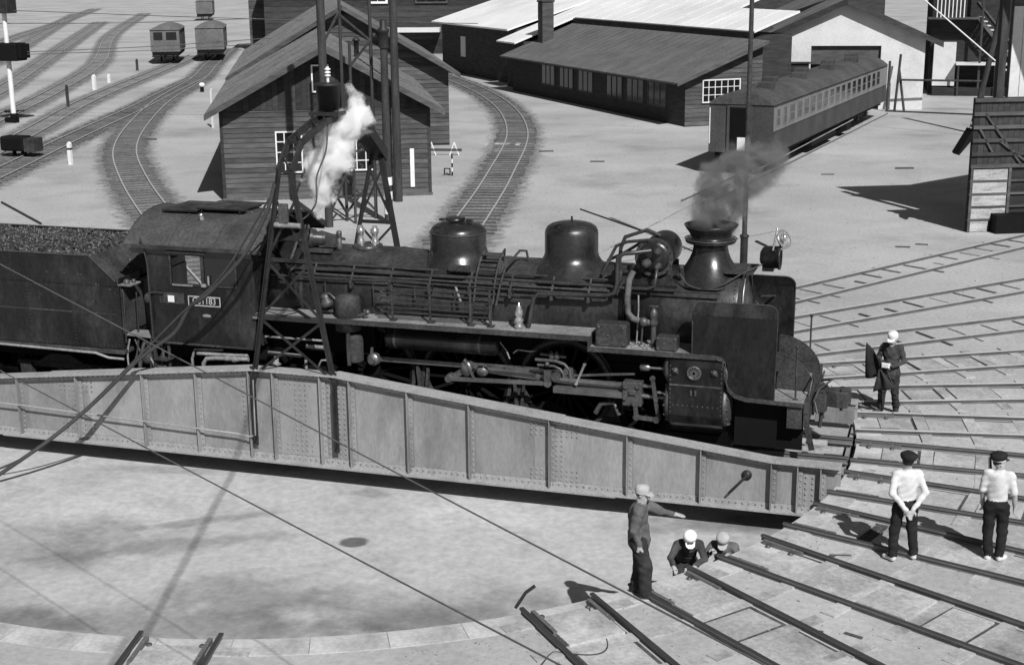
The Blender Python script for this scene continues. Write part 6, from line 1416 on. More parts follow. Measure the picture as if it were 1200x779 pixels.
# ================================================================== POLES, TRESTLE, SMALL YARD THINGS
def pole(px, py, h, r, label, name='utility_pole', stripe=False, m_='pole_wood', arms=()):
    q = at_z(px, py, GZ); t = thing(name, label, 'pole', (q.x, q.y, GZ))
    b = MB(); b.cyl((0, 0, 0), (0, 0, h), r, r * 0.82, n=14); s_ = b.build('shaft', m_, t)
    if stripe:
        for k in range(3): b = MB(); b.lathe([(r + 0.004, 0), (r + 0.004, 0.28)], (0, 0, 0.35 + k * 0.5), n=16); b.build('stripe', 'white_paint', s_)
    for (z, L_) in arms:
        b = MB(); b.boxb(-L_ / 2, L_ / 2, -0.06, 0.06, z - 0.06, z + 0.06); a_ = b.build('cross_arm', m_, t)
        for k in (-0.42, -0.2, 0.2, 0.42): b = MB(); b.lathe([(0.03, 0), (0.06, 0.03), (0.05, 0.1), (0.02, 0.14)], (k * L_, 0, z + 0.06), n=10); b.build('insulator', 'white_paint', a_)
    return t
pole(467, 236, 10.5, 0.165, 'thick bare timber pole in front of the boarded house', arms=((9.6, 2.0),))
p2 = pole(456, 262, 6.3, 0.15, 'shorter timber pole with a striped foot and iron cap', stripe=True)
b = MB(); b.lathe([(0.17, 0), (0.17, 0.5), (0.20, 0.52), (0.20, 0.62), (0.12, 0.68), (0.12, 0.9), (0.0, 0.95)], (0, 0, 6.0), n=14); b.sph((-0.35, 0, 6.4), (0.09, 0.09, 0.11), 10, 7); b.bar((-0.35, 0, 6.4), (0, 0, 6.4), 0.03, 0.03); b.build('iron_cap', 'gantry_iron', p2)
p3 = pole(871, 318, 9.4, 0.075, 'thin dark metal pole rising behind the locomotive chimney', name='lamp_pole', m_='loco_grime')
b = MB(); b.cyl((0, 0, 0), (0, 0, 1.05), 0.11, n=14); b.lathe([(0.12, 0), (0.135, 0.02), (0.135, 0.07), (0.08, 0.1)], (0, 0, 1.0), n=14); b.build('base_sleeve', 'gantry_iron', p3)
# timber trestle behind the gantry
tq = at_z(412, 261, GZ)
tr = thing('timber_trestle', 'tall thin legged timber trestle between the gantry and the boarded house', 'trestle', (tq.x, tq.y, GZ), R(12))
def to_l(px, py): 
    q = at_z(px, py, GZ); d = q - tq; c, s_ = math.cos(R(-12)), math.sin(R(-12)); return (d.x * c - d.y * s_, d.x * s_ + d.y * c)
LG = [to_l(386, 266), to_l(407, 259), to_l(417, 262), to_l(441, 256)]
for k, (x, y) in enumerate(LG): b = MB(); r_ = (0.14, 0.055, 0.05, 0.06)[k]; b.cyl((x, y, 0), (x, y, (10.5, 9.5, 6.2, 9.5)[k]), r_, n=10); b.build('leg', 'pole_wood', tr)
def brace(i, zi, j, zj, w=0.05): b = MB(); b.bar((LG[i][0], LG[i][1] - 0.05, zi), (LG[j][0], LG[j][1] - 0.05, zj), w, w * 1.5); b.build('brace', 'pole_wood', tr)
for a in ((0, 0.3, 1, 1.6), (0, 1.6, 1, 0.3), (1, 0.3, 3, 1.5), (1, 1.5, 3, 0.3), (0, 6.1, 1, 7.2), (1, 7.1, 3, 6.2), (3, 6.2, 2, 5.4), (0, 1.0, 3, 0.9), (1, 2.4, 3, 2.5), (0, 2.5, 1, 3.6)): brace(*a)
# white boards and posts near the house
def stake(px, py, h, w, label, m_='white_paint', cap=None):
    q = at_z(px, py, GZ); t = thing('marker_post', label, 'post', (q.x, q.y, GZ)); b = MB(); b.boxb(-w / 2, w / 2, -w / 2, w / 2, 0, h); b.prism([(-w / 2, -w / 2, h + 0.001), (w / 2, -w / 2, h + 0.001), (0, -w / 2, h + w * 0.6)], (0, w, 0)); b.build('post', m_, t)
    if cap: b = MB(); b.boxb(-w * 0.55, w * 0.55, -w * 0.55, w * 0.55, h * 0.72, h * 0.80); b.build('dark_band', cap, t)
stake(83, 193, 0.95, 0.16, 'white marker post with a dark band beside the nearest left track', cap='frame_black')
stake(111, 106, 1.0, 0.22, 'white marker post on bare ground left of the wagons'); stake(80, 126, 1.35, 0.14, 'dark timber stake beside a far yard track', 'pole_wood')
stake(161, 83, 0.9, 0.16, 'short dark stake near the wagon with end windows', 'pole_wood'); stake(250, 150, 2.1, 0.12, 'thin pale post at the corner of the boarded house', 'shed_concrete')
stake(128, 97, 0.55, 0.18, 'tiny white peg beside the white marker post')
qb = at_z(519, 182, GZ)
br = thing('white_barrier', 'low white trestle barrier beside the boarded house', 'barrier', (qb.x, qb.y, GZ), R(10))
for uu in (-0.55, 0.55):
    b = MB(); b.bar((uu - 0.22, 0, 0), (uu, 0, 0.62), 0.05, 0.06, (0, 1, 0)); b.bar((uu + 0.22, 0, 0), (uu, 0, 0.62), 0.05, 0.06, (0, 1, 0)); b.bar((uu - 0.15, 0, 0.2), (uu + 0.15, 0, 0.2), 0.05, 0.05, (0, 1, 0)); b.build('trestle', 'white_paint', br)
b = MB(); b.bar((-0.9, 0, 0.25), (0.9, 0, 0.25), 0.06, 0.12, (0, 0, 1)); b.build('plank', 'board_mid', br)
qs = at_z(530, 206, GZ)
sp_ = thing('striped_stake', 'thin striped stake with a small open frame beside the white barrier', 'stake', (qs.x, qs.y, GZ))
for k in range(5): b = MB(); b.cyl((0, 0, k * 0.18), (0, 0, k * 0.18 + 0.178), 0.035, n=8); b.build('stripe', 'white_paint' if k % 2 else 'frame_black', sp_)
b = MB()
for (a, c) in (((-0.35, 0.05), (-0.1, 0.05)), ((-0.35, 0.3), (-0.1, 0.3)), ((-0.35, 0.05), (-0.35, 0.3)), ((-0.1, 0.05), (-0.1, 0.3))): b.bar((a[0], 0, a[1]), (c[0], 0, c[1]), 0.04, 0.04, (0, 1, 0))
b.build('small_frame', 'frame_black', sp_)
ql = at_z(237, 108, GZ); t_ = thing('rail_lamp', 'small white lamp on a dark stand beside the curved track', 'lamp', (ql.x, ql.y, GZ))
b = MB(); b.boxb(-0.1, 0.1, -0.1, 0.1, 0, 0.35); b.build('stand', 'frame_black', t_); b = MB(); b.sph((0, 0, 0.5), (0.22, 0.2, 0.17), 10, 7); b.build('lamp_hood', 'white_paint', t_)
# signal at the left edge
qg = at_z(17, 144, GZ); sg = thing('signal_mast', 'white signal mast with black lamp box and dark foot', 'signal', (qg.x, qg.y, GZ))
b = MB(); b.cyl((0, 0, 0.55), (0, 0, 6.8), 0.15, 0.13, n=12); b.build('mast', 'white_paint', sg); b = MB(); b.cyl((0, 0, 0), (0, 0, 0.54), 0.2, n=12); b.boxb(-0.5, 0.2, -0.2, 0.2, 0.0, 0.3); b.build('foot', 'frame_black', sg)
b = MB(); b.boxb(-0.6, 0.95, -0.55, 0.5, 3.55, 4.55); lb = b.build('lamp_box', 'frame_black', sg, bevel=0.08); b = MB(); b.boxb(0.952, 1.2, -0.42, 0.4, 3.7, 4.5); b.build('lamp_hood', 'frame_black', lb)
b = MB(); b.boxb(-0.3, 0.6, -0.5, 0.4, 6.2, 7.2); b.build('upper_box', 'gantry_iron', sg, bevel=0.05)
qm = at_z(28, 184, GZ); pm = thing('point_machine', 'black lamp box with a grey hooded end at the edge of the yard', 'signal', (qm.x, qm.y, GZ))
b = MB(); b.boxb(-1.0, 0.30, -0.4, 0.4, 0.30, 1.0); b.build('box', 'frame_black', pm, bevel=0.1); b = MB(); b.boxb(0.302, 0.86, -0.38, 0.38, 0.28, 0.92); b.build('hood', 'loco_grime', pm, bevel=0.02)
b = MB(); b.cyl((-0.5, 0, 0), (-0.5, 0, 0.3), 0.1, n=10); b.sph((0.1, -0.1, 0.2), (0.16, 0.12, 0.12), 10, 7); b.build('foot', 'frame_black', pm)

# ================================================================== PEOPLE
def surface_net(F, org, res):
    """naive surface nets of a scalar grid (negative inside)"""
    S = F < 0; nx, ny, nz = F.shape
    c = np.zeros((nx - 1, ny - 1, nz - 1), np.int32)
    for i in (0, 1):
        for j in (0, 1):
            for k in (0, 1): c += S[i:nx - 1 + i, j:ny - 1 + j, k:nz - 1 + k]
    act = (c > 0) & (c < 8); idx = -np.ones(act.shape, np.int64); ids = np.argwhere(act); idx[act] = np.arange(len(ids))
    P = np.zeros((len(ids), 3)); W = np.zeros(len(ids))
    for ax in range(3):
        for a in (0, 1):
            for b_ in (0, 1):
                o0 = [0, 0, 0]; oth = [q for q in range(3) if q != ax]; o0[oth[0]] = a; o0[oth[1]] = b_; o1 = list(o0); o1[ax] = 1
                f0 = F[ids[:, 0] + o0[0], ids[:, 1] + o0[1], ids[:, 2] + o0[2]]; f1 = F[ids[:, 0] + o1[0], ids[:, 1] + o1[1], ids[:, 2] + o1[2]]
                m_ = (f0 < 0) != (f1 < 0); t = np.where(m_, f0 / np.where(m_, f0 - f1, 1), 0)
                q = np.array(o0, float)[None, :].repeat(len(ids), 0); q[:, ax] = t
                P[m_] += q[m_]; W[m_] += 1
    P = (P / W[:, None] + ids) * res + org
    faces = []
    for ax in range(3):
        oth = [q for q in range(3) if q != ax]; sl0 = [slice(None)] * 3; sl1 = [slice(None)] * 3
        sl0[ax] = slice(0, -1); sl1[ax] = slice(1, None)
        A, B = S[tuple(sl0)], S[tuple(sl1)]; e = np.argwhere(A != B)
        u, v = oth; ok = (e[:, u] > 0) & (e[:, v] > 0) & (e[:, u] < F.shape[u] - 1) & (e[:, v] < F.shape[v] - 1); e = e[ok]
        def cell(du, dv):
            q = e.copy(); q[:, u] += du; q[:, v] += dv; return idx[q[:, 0], q[:, 1], q[:, 2]]
        quad = np.stack([cell(-1, -1), cell(0, -1), cell(0, 0), cell(-1, 0)], 1)
        flip = A[e[:, 0], e[:, 1], e[:, 2]]
        if ax == 1: flip = ~flip
        quad[~flip] = quad[~flip][:, ::-1]; faces.append(quad)
    return P, np.concatenate(faces)

class Fig:
    def __init__(s): s.p = []
    def cone(s, a, b, ra, rb, m_, k=0.03): s.p.append(('c', np.array(a, float), np.array(b, float), ra, rb, m_, k)); return s
    def ell(s, c, r, m_, k=0.03, M=None): s.p.append(('e', np.array(c, float), np.array(r, float), M, None, m_, k)); return s
    def mesh(s, name, mats, res=0.0135, fold=0.008, cloth=(), zmin=0.0):
        lo = np.array([1e9] * 3); hi = -lo
        for q in s.p:
            if q[0] == 'c':
                for c, r in ((q[1], q[3]), (q[2], q[4])): lo = np.minimum(lo, c - r); hi = np.maximum(hi, c + r)
            else: r = q[2].max(); lo = np.minimum(lo, q[1] - r); hi = np.maximum(hi, q[1] + r)
        lo -= 0.05; hi += 0.05; n_ = np.ceil((hi - lo) / res).astype(int) + 1
        g = [lo[i] + res * np.arange(n_[i]) for i in range(3)]; X, Y, Z = np.meshgrid(*g, indexing='ij')
        def dist(q, X, Y, Z):
            if q[0] == 'c':
                a, b_ = q[1], q[2]; ba = b_ - a; L2 = max(ba @ ba, 1e-9)
                t = np.clip(((X - a[0]) * ba[0] + (Y - a[1]) * ba[1] + (Z - a[2]) * ba[2]) / L2, 0, 1)
                return np.sqrt((X - a[0] - t * ba[0]) ** 2 + (Y - a[1] - t * ba[1]) ** 2 + (Z - a[2] - t * ba[2]) ** 2) - (q[3] + (q[4] - q[3]) * t)
            c, r, M = q[1], q[2], q[3]; dx, dy, dz = X - c[0], Y - c[1], Z - c[2]
            if M is not None: dx, dy, dz = (M[0, 0] * dx + M[1, 0] * dy + M[2, 0] * dz, M[0, 1] * dx + M[1, 1] * dy + M[2, 1] * dz, M[0, 2] * dx + M[1, 2] * dy + M[2, 2] * dz)
            k0 = np.sqrt((dx / r[0]) ** 2 + (dy / r[1]) ** 2 + (dz / r[2]) ** 2); k1 = np.sqrt((dx / r[0] ** 2) ** 2 + (dy / r[1] ** 2) ** 2 + (dz / r[2] ** 2) ** 2)
            return k0 * (k0 - 1) / np.maximum(k1, 1e-6)
        F = np.full(X.shape, 1e3)
        for q in s.p:
            d = dist(q, X, Y, Z); k = q[6]; h = np.clip(0.5 + 0.5 * (F - d) / k, 0, 1); F = np.where(np.abs(F - d) < k, d * h + F * (1 - h) - k * h * (1 - h), np.minimum(F, d))
        F += fold * (np.sin(24 * Z + 19 * X + 2.5 * np.sin(13 * Y + 9 * Z)) * 0.6 + np.sin(52 * Z - 33 * X + 21 * Y + 2 * np.sin(11 * X + 7 * Z)) * 0.4) * np.where(Z > lo[2] + 0.9 * (hi[2] - lo[2]), 0.2, 1.0)
        P, faces = surface_net(F, lo, res)
        # relax once
        D = np.stack([dist(q, P[:, 0], P[:, 1], P[:, 2]) for q in s.p], 1); mid = np.array([q[5] for q in s.p])[D.argmin(1)]
        me = bpy.data.meshes.new(name); me.from_pydata(P.tolist(), [], faces.tolist())
        fm = mid[faces[:, 0]]
        for m_ in mats: me.materials.append(MATS[m_])
        me.polygons.foreach_set('material_index', fm.astype(np.int32)); me.polygons.foreach_set('use_smooth', [True] * len(faces)); me.update()
        return me
def hand(F, wrist, d, palm_n, m_, curl=0.5, side=1, k=0.012):
    """five-fingered hand; d points along the fingers, palm_n out of the palm"""
    w = np.array(wrist, float); d = np.array(d, float); d /= np.linalg.norm(d); n_ = np.array(palm_n, float); n_ -= d * (n_ @ d); n_ /= np.linalg.norm(n_); s_ = np.cross(d, n_) * side
    F.cone(w, w + d * 0.045, 0.026, 0.030, m_, 0.02); F.cone(w + d * 0.03 - s_ * 0.02, w + d * 0.085 - s_ * 0.026, 0.017, 0.015, m_, k); F.cone(w + d * 0.03 + s_ * 0.02, w + d * 0.085 + s_ * 0.026, 0.017, 0.015, m_, k)
    for i, L_ in enumerate((0.070, 0.080, 0.075, 0.058)):
        b_ = w + d * 0.088 + s_ * (0.030 - 0.020 * i); e = d * math.cos(curl * 0.7) + n_ * math.sin(curl * 0.7); e2 = d * math.cos(curl * 1.8) + n_ * math.sin(curl * 1.8)
        F.cone(b_, b_ + e * L_ * 0.55, 0.0105, 0.010, m_, 0.006); F.cone(b_ + e * L_ * 0.55, b_ + e * L_ * 0.55 + e2 * L_ * 0.5, 0.010, 0.008, m_, 0.006)
    t0 = w + d * 0.025 + s_ * 0.030; t1 = t0 + (d * 0.6 + s_ * 0.7 + n_ * 0.3) * 0.045; F.cone(t0, t1, 0.014, 0.011, m_, 0.01); F.cone(t1, t1 + (d * 0.9 + s_ * 0.25 + n_ * 0.3) * 0.035, 0.011, 0.009, m_, 0.006)
def rotm(yaw, pitch, roll=0.0):
    return np.array(Matrix.Rotation(yaw, 3, 'Z') @ Matrix.Rotation(pitch, 3, 'X') @ Matrix.Rotation(roll, 3, 'Y'))
def person(label, base, heading, J, mt, cap=None, res=0.0135, sleeve=(1, 1), group=None, feet=True, slim=1.0, hands=((0, 0, -1), (0, 0, -1)), palm=((1, 0, 0), (-1, 0, 0)), curl=(0.6, 0.6), coat=None, bulk=0.0):
    """local frame: +y is where the chest faces, +x the person's right. mt: materials skin, top, trousers, shoes, hair"""
    D = dict(pel=(0, 0, 0.90), che=(0, 0.01, 1.22), nec=(0, 0.0, 1.42), hea=(0, 0.02, 1.55), sR=(0.17, 0, 1.37), sL=(-0.17, 0, 1.37), eR=(0.225, -0.02, 1.10), eL=(-0.225, -0.02, 1.10), wR=(0.25, 0.06, 0.86), wL=(-0.25, 0.06, 0.86),
             hR=(0.095, 0, 0.86), hL=(-0.095, 0, 0.86), kR=(0.10, 0.03, 0.48), kL=(-0.10, 0.03, 0.48), aR=(0.11, -0.01, 0.09), aL=(-0.11, -0.01, 0.09), tR=(0.13, 0.15, 0.045), tL=(-0.13, 0.15, 0.045), hy=0.0, hp=0.0, hr=0.0)
    D.update(J); V = lambda k: np.array(D[k], float)
    F = Fig(); SK, TOP, TRO, SHO, HAI = 0, 1, 2, 3, 4
    up = V('che') - V('pel'); up /= np.linalg.norm(up); rt = V('sR') - V('sL'); rt /= np.linalg.norm(rt); fw = np.cross(up, rt); T = np.stack([rt, fw, up], 1)
    F.ell(V('pel') - up * 0.01, (0.165 * slim + bulk, 0.118 + bulk, 0.13), TRO, 0.04, T)
    F.ell((V('pel') * 0.55 + V('che') * 0.45), (0.155 * slim + bulk, 0.110 + bulk, 0.17), TOP, 0.05, T); F.ell(V('che'), (0.170 * slim + bulk, 0.118 + bulk, 0.20), TOP, 0.05, T)
    F.cone(V('sR') * 0.8 + V('sL') * 0.2 - up * 0.02, V('sL') * 0.8 + V('sR') * 0.2 - up * 0.02, 0.082, 0.082, TOP, 0.05)
    F.cone(V('nec') - up * 0.05, V('nec') + (V('hea') - V('nec')) * 0.5, 0.058, 0.052, SK, 0.03); F.cone(V('nec') - up * 0.055, V('nec') - up * 0.02, 0.082, 0.066, TOP, 0.02)
    HM = T @ rotm(D['hy'], D['hp'], D['hr']) if D.get('hfollow', True) else rotm(D['hy'], D['hp'], D['hr']); h = V('hea'); hl = lambda v: h + HM @ np.array(v, float)
    F.ell(hl((0, -0.012, 0.02)), (0.077, 0.096, 0.098), SK, 0.02, HM); F.ell(hl((0, 0.018, -0.045)), (0.060, 0.070, 0.075), SK, 0.03, HM); F.cone(hl((0, 0.050, -0.085)), hl((0, 0.060, -0.095)), 0.028, 0.02, SK, 0.02)
    F.cone(hl((0, 0.082, 0.0)), hl((0, 0.104, -0.028)), 0.010, 0.013, SK, 0.008); F.cone(hl((-0.02, 0.080, -0.062)), hl((0.02, 0.080, -0.062)), 0.010, 0.010, SK, 0.008)
    for s_ in (-1, 1): F.ell(hl((s_ * 0.078, -0.008, -0.012)), (0.012, 0.022, 0.032), SK, 0.008, HM); F.ell(hl((s_ * 0.032, 0.076, 0.008)), (0.013, 0.010, 0.008), HAI, 0.004, HM); F.cone(hl((s_ * 0.018, 0.086, 0.026)), hl((s_ * 0.046, 0.076, 0.026)), 0.008, 0.006, HAI, 0.004)
    F.ell(hl((0, -0.026, 0.035)), (0.083, 0.094, 0.096), HAI, 0.012, HM)
    for i, s_ in enumerate('RL'):
        F.cone(V('s' + s_), V('e' + s_), 0.064 + bulk, 0.050 + bulk, TOP, 0.05); lm = TOP if sleeve[i] else SK
        F.cone(V('e' + s_), V('w' + s_), 0.047 if sleeve[i] else 0.042, 0.037 if sleeve[i] else 0.028, lm, 0.03)
        hand(F, V('w' + s_), hands[i], palm[i], SK, curl[i], -1 if s_ == 'R' else 1)
        F.cone(V('h' + s_), V('k' + s_), 0.098 + bulk, 0.078 + bulk, TRO, 0.04); F.cone(V('k' + s_), V('a' + s_) + np.array((0, 0, 0.03)), 0.076 + bulk, 0.070 + bulk, TRO, 0.04)
        if feet:
            F.cone(V('a' + s_) - np.array((0, 0.03, 0.035)), V('t' + s_), 0.046, 0.036, SHO, 0.012); F.cone(V('a' + s_), V('a' + s_) - np.array((0, 0, 0.03)), 0.045, 0.05, SHO, 0.012)
    if coat is not None: F.cone(V('pel') + up * 0.10, V('pel') - up * coat, 0.150, 0.165, TOP, 0.04)
    o = thing('person', label, 'person', base, heading, group)
    link('body', F.mesh('body', mt, res), None, o)
    if cap:
        kind, cm = cap; HMm = Matrix(HM.tolist()); hv = Vector(h)
        def cobj(b, name, m_, par=o): q = b.build(name, m_, par); q.matrix_local = Matrix.Translation(hv) @ HMm.to_4x4(); return q
        b = MB()
        if kind == 'beret':
            b.lathe([(0.098, 0.0), (0.112, 0.015), (0.128, 0.055), (0.124, 0.082), (0.09, 0.105), (0.0, 0.115)], (0, -0.025, 0.045), (0.05, -0.12, 1), 24); cobj(b, 'cap', cm)
            b = MB(); b.lathe([(0.1005, 0), (0.103, 0.024)], (0, -0.022, 0.032), (0, -0.05, 1), 24, smooth=True)
            if D.get('band'): cobj(b, 'cap_band', 'white_paint')
            b = MB(); b.prism([(-0.07, 0.06, 0.045), (-0.05, 0.115, 0.035), (0.0, 0.135, 0.032), (0.05, 0.115, 0.035), (0.07, 0.06, 0.045)], (0, 0, 0.008)); cobj(b, 'cap_peak', cm)
        else:
            b.lathe([(0.100, 0.0), (0.103, 0.05), (0.100, 0.085), (0.075, 0.112), (0.0, 0.122)], (0, -0.018, 0.022), (0, -0.06, 1), 24); cobj(b, 'cap', cm)
            b = MB(); b.prism([(-0.075, 0.055, 0.028), (-0.065, 0.125, 0.018), (-0.03, 0.158, 0.012), (0.03, 0.158, 0.012), (0.065, 0.125, 0.018), (0.075, 0.055, 0.028)], (0, 0, 0.009)); cobj(b, 'cap_peak', cm)
    if D.get('letters'):
        for k in range(4): b = MB(); b.boxb(-0.042 + k * 0.022, -0.028 + k * 0.022, 0.070, 0.094, 0.066, 0.092); cobj(b, 'cap_lettering', 'gantry_iron')
    return o
def hd(dx, dy): return math.atan2(-dx, dy)          # heading so that local +y looks along (dx, dy)
pA = at_z(1057, 655, GZ + 0.0)
person('person in white shirt and dark beret standing with hands clasped behind the back', (pA.x, pA.y, GZ), hd(-0.35, 0.93),
       dict(eR=(0.25, -0.12, 1.11), eL=(-0.25, -0.12, 1.11), wR=(0.06, -0.19, 0.88), wL=(-0.06, -0.19, 0.88), aR=(0.16, -0.02, 0.09), aL=(-0.17, -0.06, 0.09), kR=(0.13, 0.02, 0.48), kL=(-0.14, 0.0, 0.48), tR=(0.20, 0.13, 0.045), tL=(-0.25, 0.06, 0.045)),
       ('skin', 'cloth_white', 'cloth_black', 'cloth_pale', 'hair'), ('beret', 'cloth_black'), hands=((-0.5, -0.1, -1), (0.5, -0.1, -1)), palm=((0, -1, 0), (0, -1, 0)), curl=(0.4, 0.4))
pC = at_z(1163, 656, GZ)
oc = person('person in short white shirt and peaked cap, turning the head aside on the tracks', (pC.x, pC.y, GZ), hd(0.1, 1.0),
       dict(hy=-1.15, eR=(0.235, -0.04, 1.12), wR=(0.25, 0.02, 0.88), eL=(-0.225, 0.0, 1.11), wL=(-0.21, 0.10, 0.88), aR=(0.09, 0.0, 0.09), aL=(-0.07, -0.03, 0.09), tR=(0.17, 0.11, 0.045), tL=(-0.05, 0.12, 0.045), band=True),
       ('skin', 'cloth_white', 'cloth_black', 'cloth_pale', 'hair'), ('beret', 'cloth_black'), sleeve=(0, 0), slim=0.95)
pD = at_z(748, 698, GZ)
person('worker in grey jacket and pale cap pointing over the pit edge', (pD.x, pD.y, GZ), hd(0.86, 0.12),
       dict(hp=-0.25, hy=-0.15, che=(0, -0.02, 1.22), sL=(-0.175, 0.02, 1.36), eL=(-0.20, 0.26, 1.24), wL=(-0.18, 0.46, 1.20), eR=(0.22, -0.06, 1.10), wR=(0.20, 0.02, 0.86), aR=(0.10, 0.10, 0.09), aL=(-0.09, -0.04, 0.09), kR=(0.10, 0.10, 0.48), kL=(-0.09, 0.02, 0.48), tR=(0.13, 0.27, 0.05), tL=(-0.12, 0.13, 0.045), hea=(0, 0.04, 1.55)),
       ('skin', 'cloth_work', 'cloth_trouser', 'shoe_dark', 'hair'), ('peak', 'cap_grey'), hands=((0, 0.1, -1), (0.05, 1, -0.08)), palm=((-1, 0, 0), (0, 0, -1)), curl=(0.5, 0.15), coat=0.04, bulk=0.022)
pF = at_z(1041, 484, GZ)
of = person('person in dark uniform and white cap holding a furled flag by the locomotive front', (pF.x, pF.y, GZ), hd(-0.30, -0.95),
       dict(hp=-0.35, eR=(0.27, 0.0, 1.12), wR=(0.08, 0.22, 1.05), eL=(-0.27, 0.02, 1.12), wL=(-0.10, 0.20, 1.02), aR=(0.15, 0.04, 0.09), aL=(-0.10, -0.12, 0.09), kR=(0.13, 0.06, 0.48), kL=(-0.10, 0.0, 0.48), tR=(0.22, 0.20, 0.05), tL=(-0.18, 0.04, 0.05), pel=(0.0, 0, 0.90), hea=(-0.02, 0.05, 1.55)),
       ('skin', 'uniform', 'cloth_trouser', 'shoe_dark', 'hair'), ('peak', 'white_paint'), hands=((-1, 0.1, 0.1), (1, 0.1, 0)), palm=((0, -1, -0.3), (0, -1, -0.3)), curl=(1.1, 1.1), coat=0.05)
# his flag and paper
fl_t = thing('signal_flag', 'black flag on a short stick held by the person in uniform', 'flag', (pF.x, pF.y, GZ), hd(-0.30, -0.95))
b = MB(); b.cyl((0.05, 0.31, 1.16), (-0.36, 0.35, 0.30), 0.012, n=8); b.build('stick', 'pole_wood', fl_t)
b = MB(); nx_, nz_ = 10, 8; vs = []
for i in range(nx_ + 1):
    for j in range(nz_ + 1):
        u, v = i / nx_, j / nz_; x = 0.07 + 0.34 * u; z = 1.10 + 0.38 * u * (1 - v) - 0.42 * v * (1 - 0.45 * u) * (0.5 + u); vs.append((x, 0.31 + 0.035 * math.sin(7 * u + 3 * v), z))
b.add(vs, [(i * (nz_ + 1) + j, (i + 1) * (nz_ + 1) + j, (i + 1) * (nz_ + 1) + j + 1, i * (nz_ + 1) + j + 1) for i in range(nx_) for j in range(nz_)], True)
o = b.build('cloth', 'cloth_black', fl_t); md = o.modifiers.new('s', 'SOLIDIFY'); md.thickness = 0.008
b = MB(); vs = []
for i in range(nx_ + 1):
    for j in range(nz_ + 1):
        u, v = i / nx_, j / nz_; x = 0.10 - 0.38 * u * v - 0.04 * u + 0.12 * (1 - u) * v; z = 1.0 - 0.55 * v * (1 - 0.25 * u); vs.append((x, 0.32 + 0.03 * math.sin(9 * u + 2 * v), z))
b.add(vs, [(i * (nz_ + 1) + j, (i + 1) * (nz_ + 1) + j, (i + 1) * (nz_ + 1) + j + 1, i * (nz_ + 1) + j + 1) for i in range(nx_) for j in range(nz_)], True)
o = b.build('furled_cloth', 'cloth_trouser', fl_t); o.scale = (0.8, 1, 0.85); o.location = (0.02, 0.06, 0.14); md = o.modifiers.new('s', 'SOLIDIFY'); md.thickness = 0.008
pp = thing('folded_paper', 'white folded paper in the hands of the person in uniform', 'paper', (pF.x, pF.y, GZ), hd(-0.30, -0.95))
b = MB(); b.boxb(-0.09, 0.07, 0.33, 0.36, 1.02, 1.12); b.boxb(-0.08, 0.06, 0.362, 0.375, 1.03, 1.11); b.build('paper', 'white_paint', pp, bevel=0.01)
# two workers in the pit leaning over its edge
qE = at_z(833, 661, GZ)
rE = Vector((qE.x, qE.y, 0)).normalized() * 9.95
fE = hd(0.30, -0.95)
oe = person('worker in white cap bending over the rail ends at the pit edge', (rE.x, rE.y, PIT_Z), fE,
       dict(pel=(0, -0.16, 0.80), che=(0, 0.06, 1.08), nec=(0, 0.17, 1.23), hea=(0, 0.27, 1.31), sR=(0.17, 0.14, 1.18), sL=(-0.17, 0.14, 1.18), hp=-0.15, letters=True, eR=(0.29, 0.34, 1.04), eL=(-0.22, 0.36, 1.03), wR=(0.27, 0.55, 1.0), wL=(-0.05, 0.55, 1.0), hR=(0.10, -0.16, 0.78), hL=(-0.10, -0.16, 0.78), kR=(0.14, 0.14, 0.42), kL=(-0.14, 0.14, 0.42), aR=(0.12, -0.10, 0.09), aL=(-0.12, -0.10, 0.09), tR=(0.14, 0.06, 0.045), tL=(-0.14, 0.06, 0.045)),
       ('skin', 'uniform', 'cloth_trouser', 'shoe_dark', 'hair'), ('peak', 'white_paint'), hands=((-0.2, 1, -0.1), (0.3, 1, -0.1)), palm=((0, 0, -1), (0, 0, -1)), curl=(0.8, 0.8))
qH = at_z(874, 642, GZ); rH2 = Vector((qH.x, qH.y, 0)).normalized() * 10.0
person('worker in grey cap crouching in the pit beside the worker in white cap', (rH2.x, rH2.y, PIT_Z), hd(0.05, -1),
       dict(pel=(0, -0.12, 0.54), che=(0, 0.06, 0.80), nec=(0, 0.15, 0.95), hea=(0, 0.24, 1.05), sR=(0.17, 0.12, 0.92), sL=(-0.17, 0.12, 0.92), hp=-0.3, eR=(0.26, 0.30, 0.78), eL=(-0.26, 0.30, 0.74), wR=(0.14, 0.42, 0.96), wL=(-0.12, 0.48, 0.94), hR=(0.10, -0.12, 0.46), hL=(-0.10, -0.12, 0.46), kR=(0.16, 0.24, 0.46), kL=(-0.16, 0.24, 0.46), aR=(0.12, 0.0, 0.09), aL=(-0.12, 0.0, 0.09), tR=(0.14, 0.14, 0.045), tL=(-0.14, 0.14, 0.045)),
       ('skin', 'cloth_work', 'cloth_trouser', 'shoe_dark', 'cap_grey'), ('peak', 'cap_grey'), hands=((-0.3, 0.8, 0.2), (0.3, 1, 0)), palm=((0, 0, -1), (0, 0, -1)), curl=(0.9, 0.6))

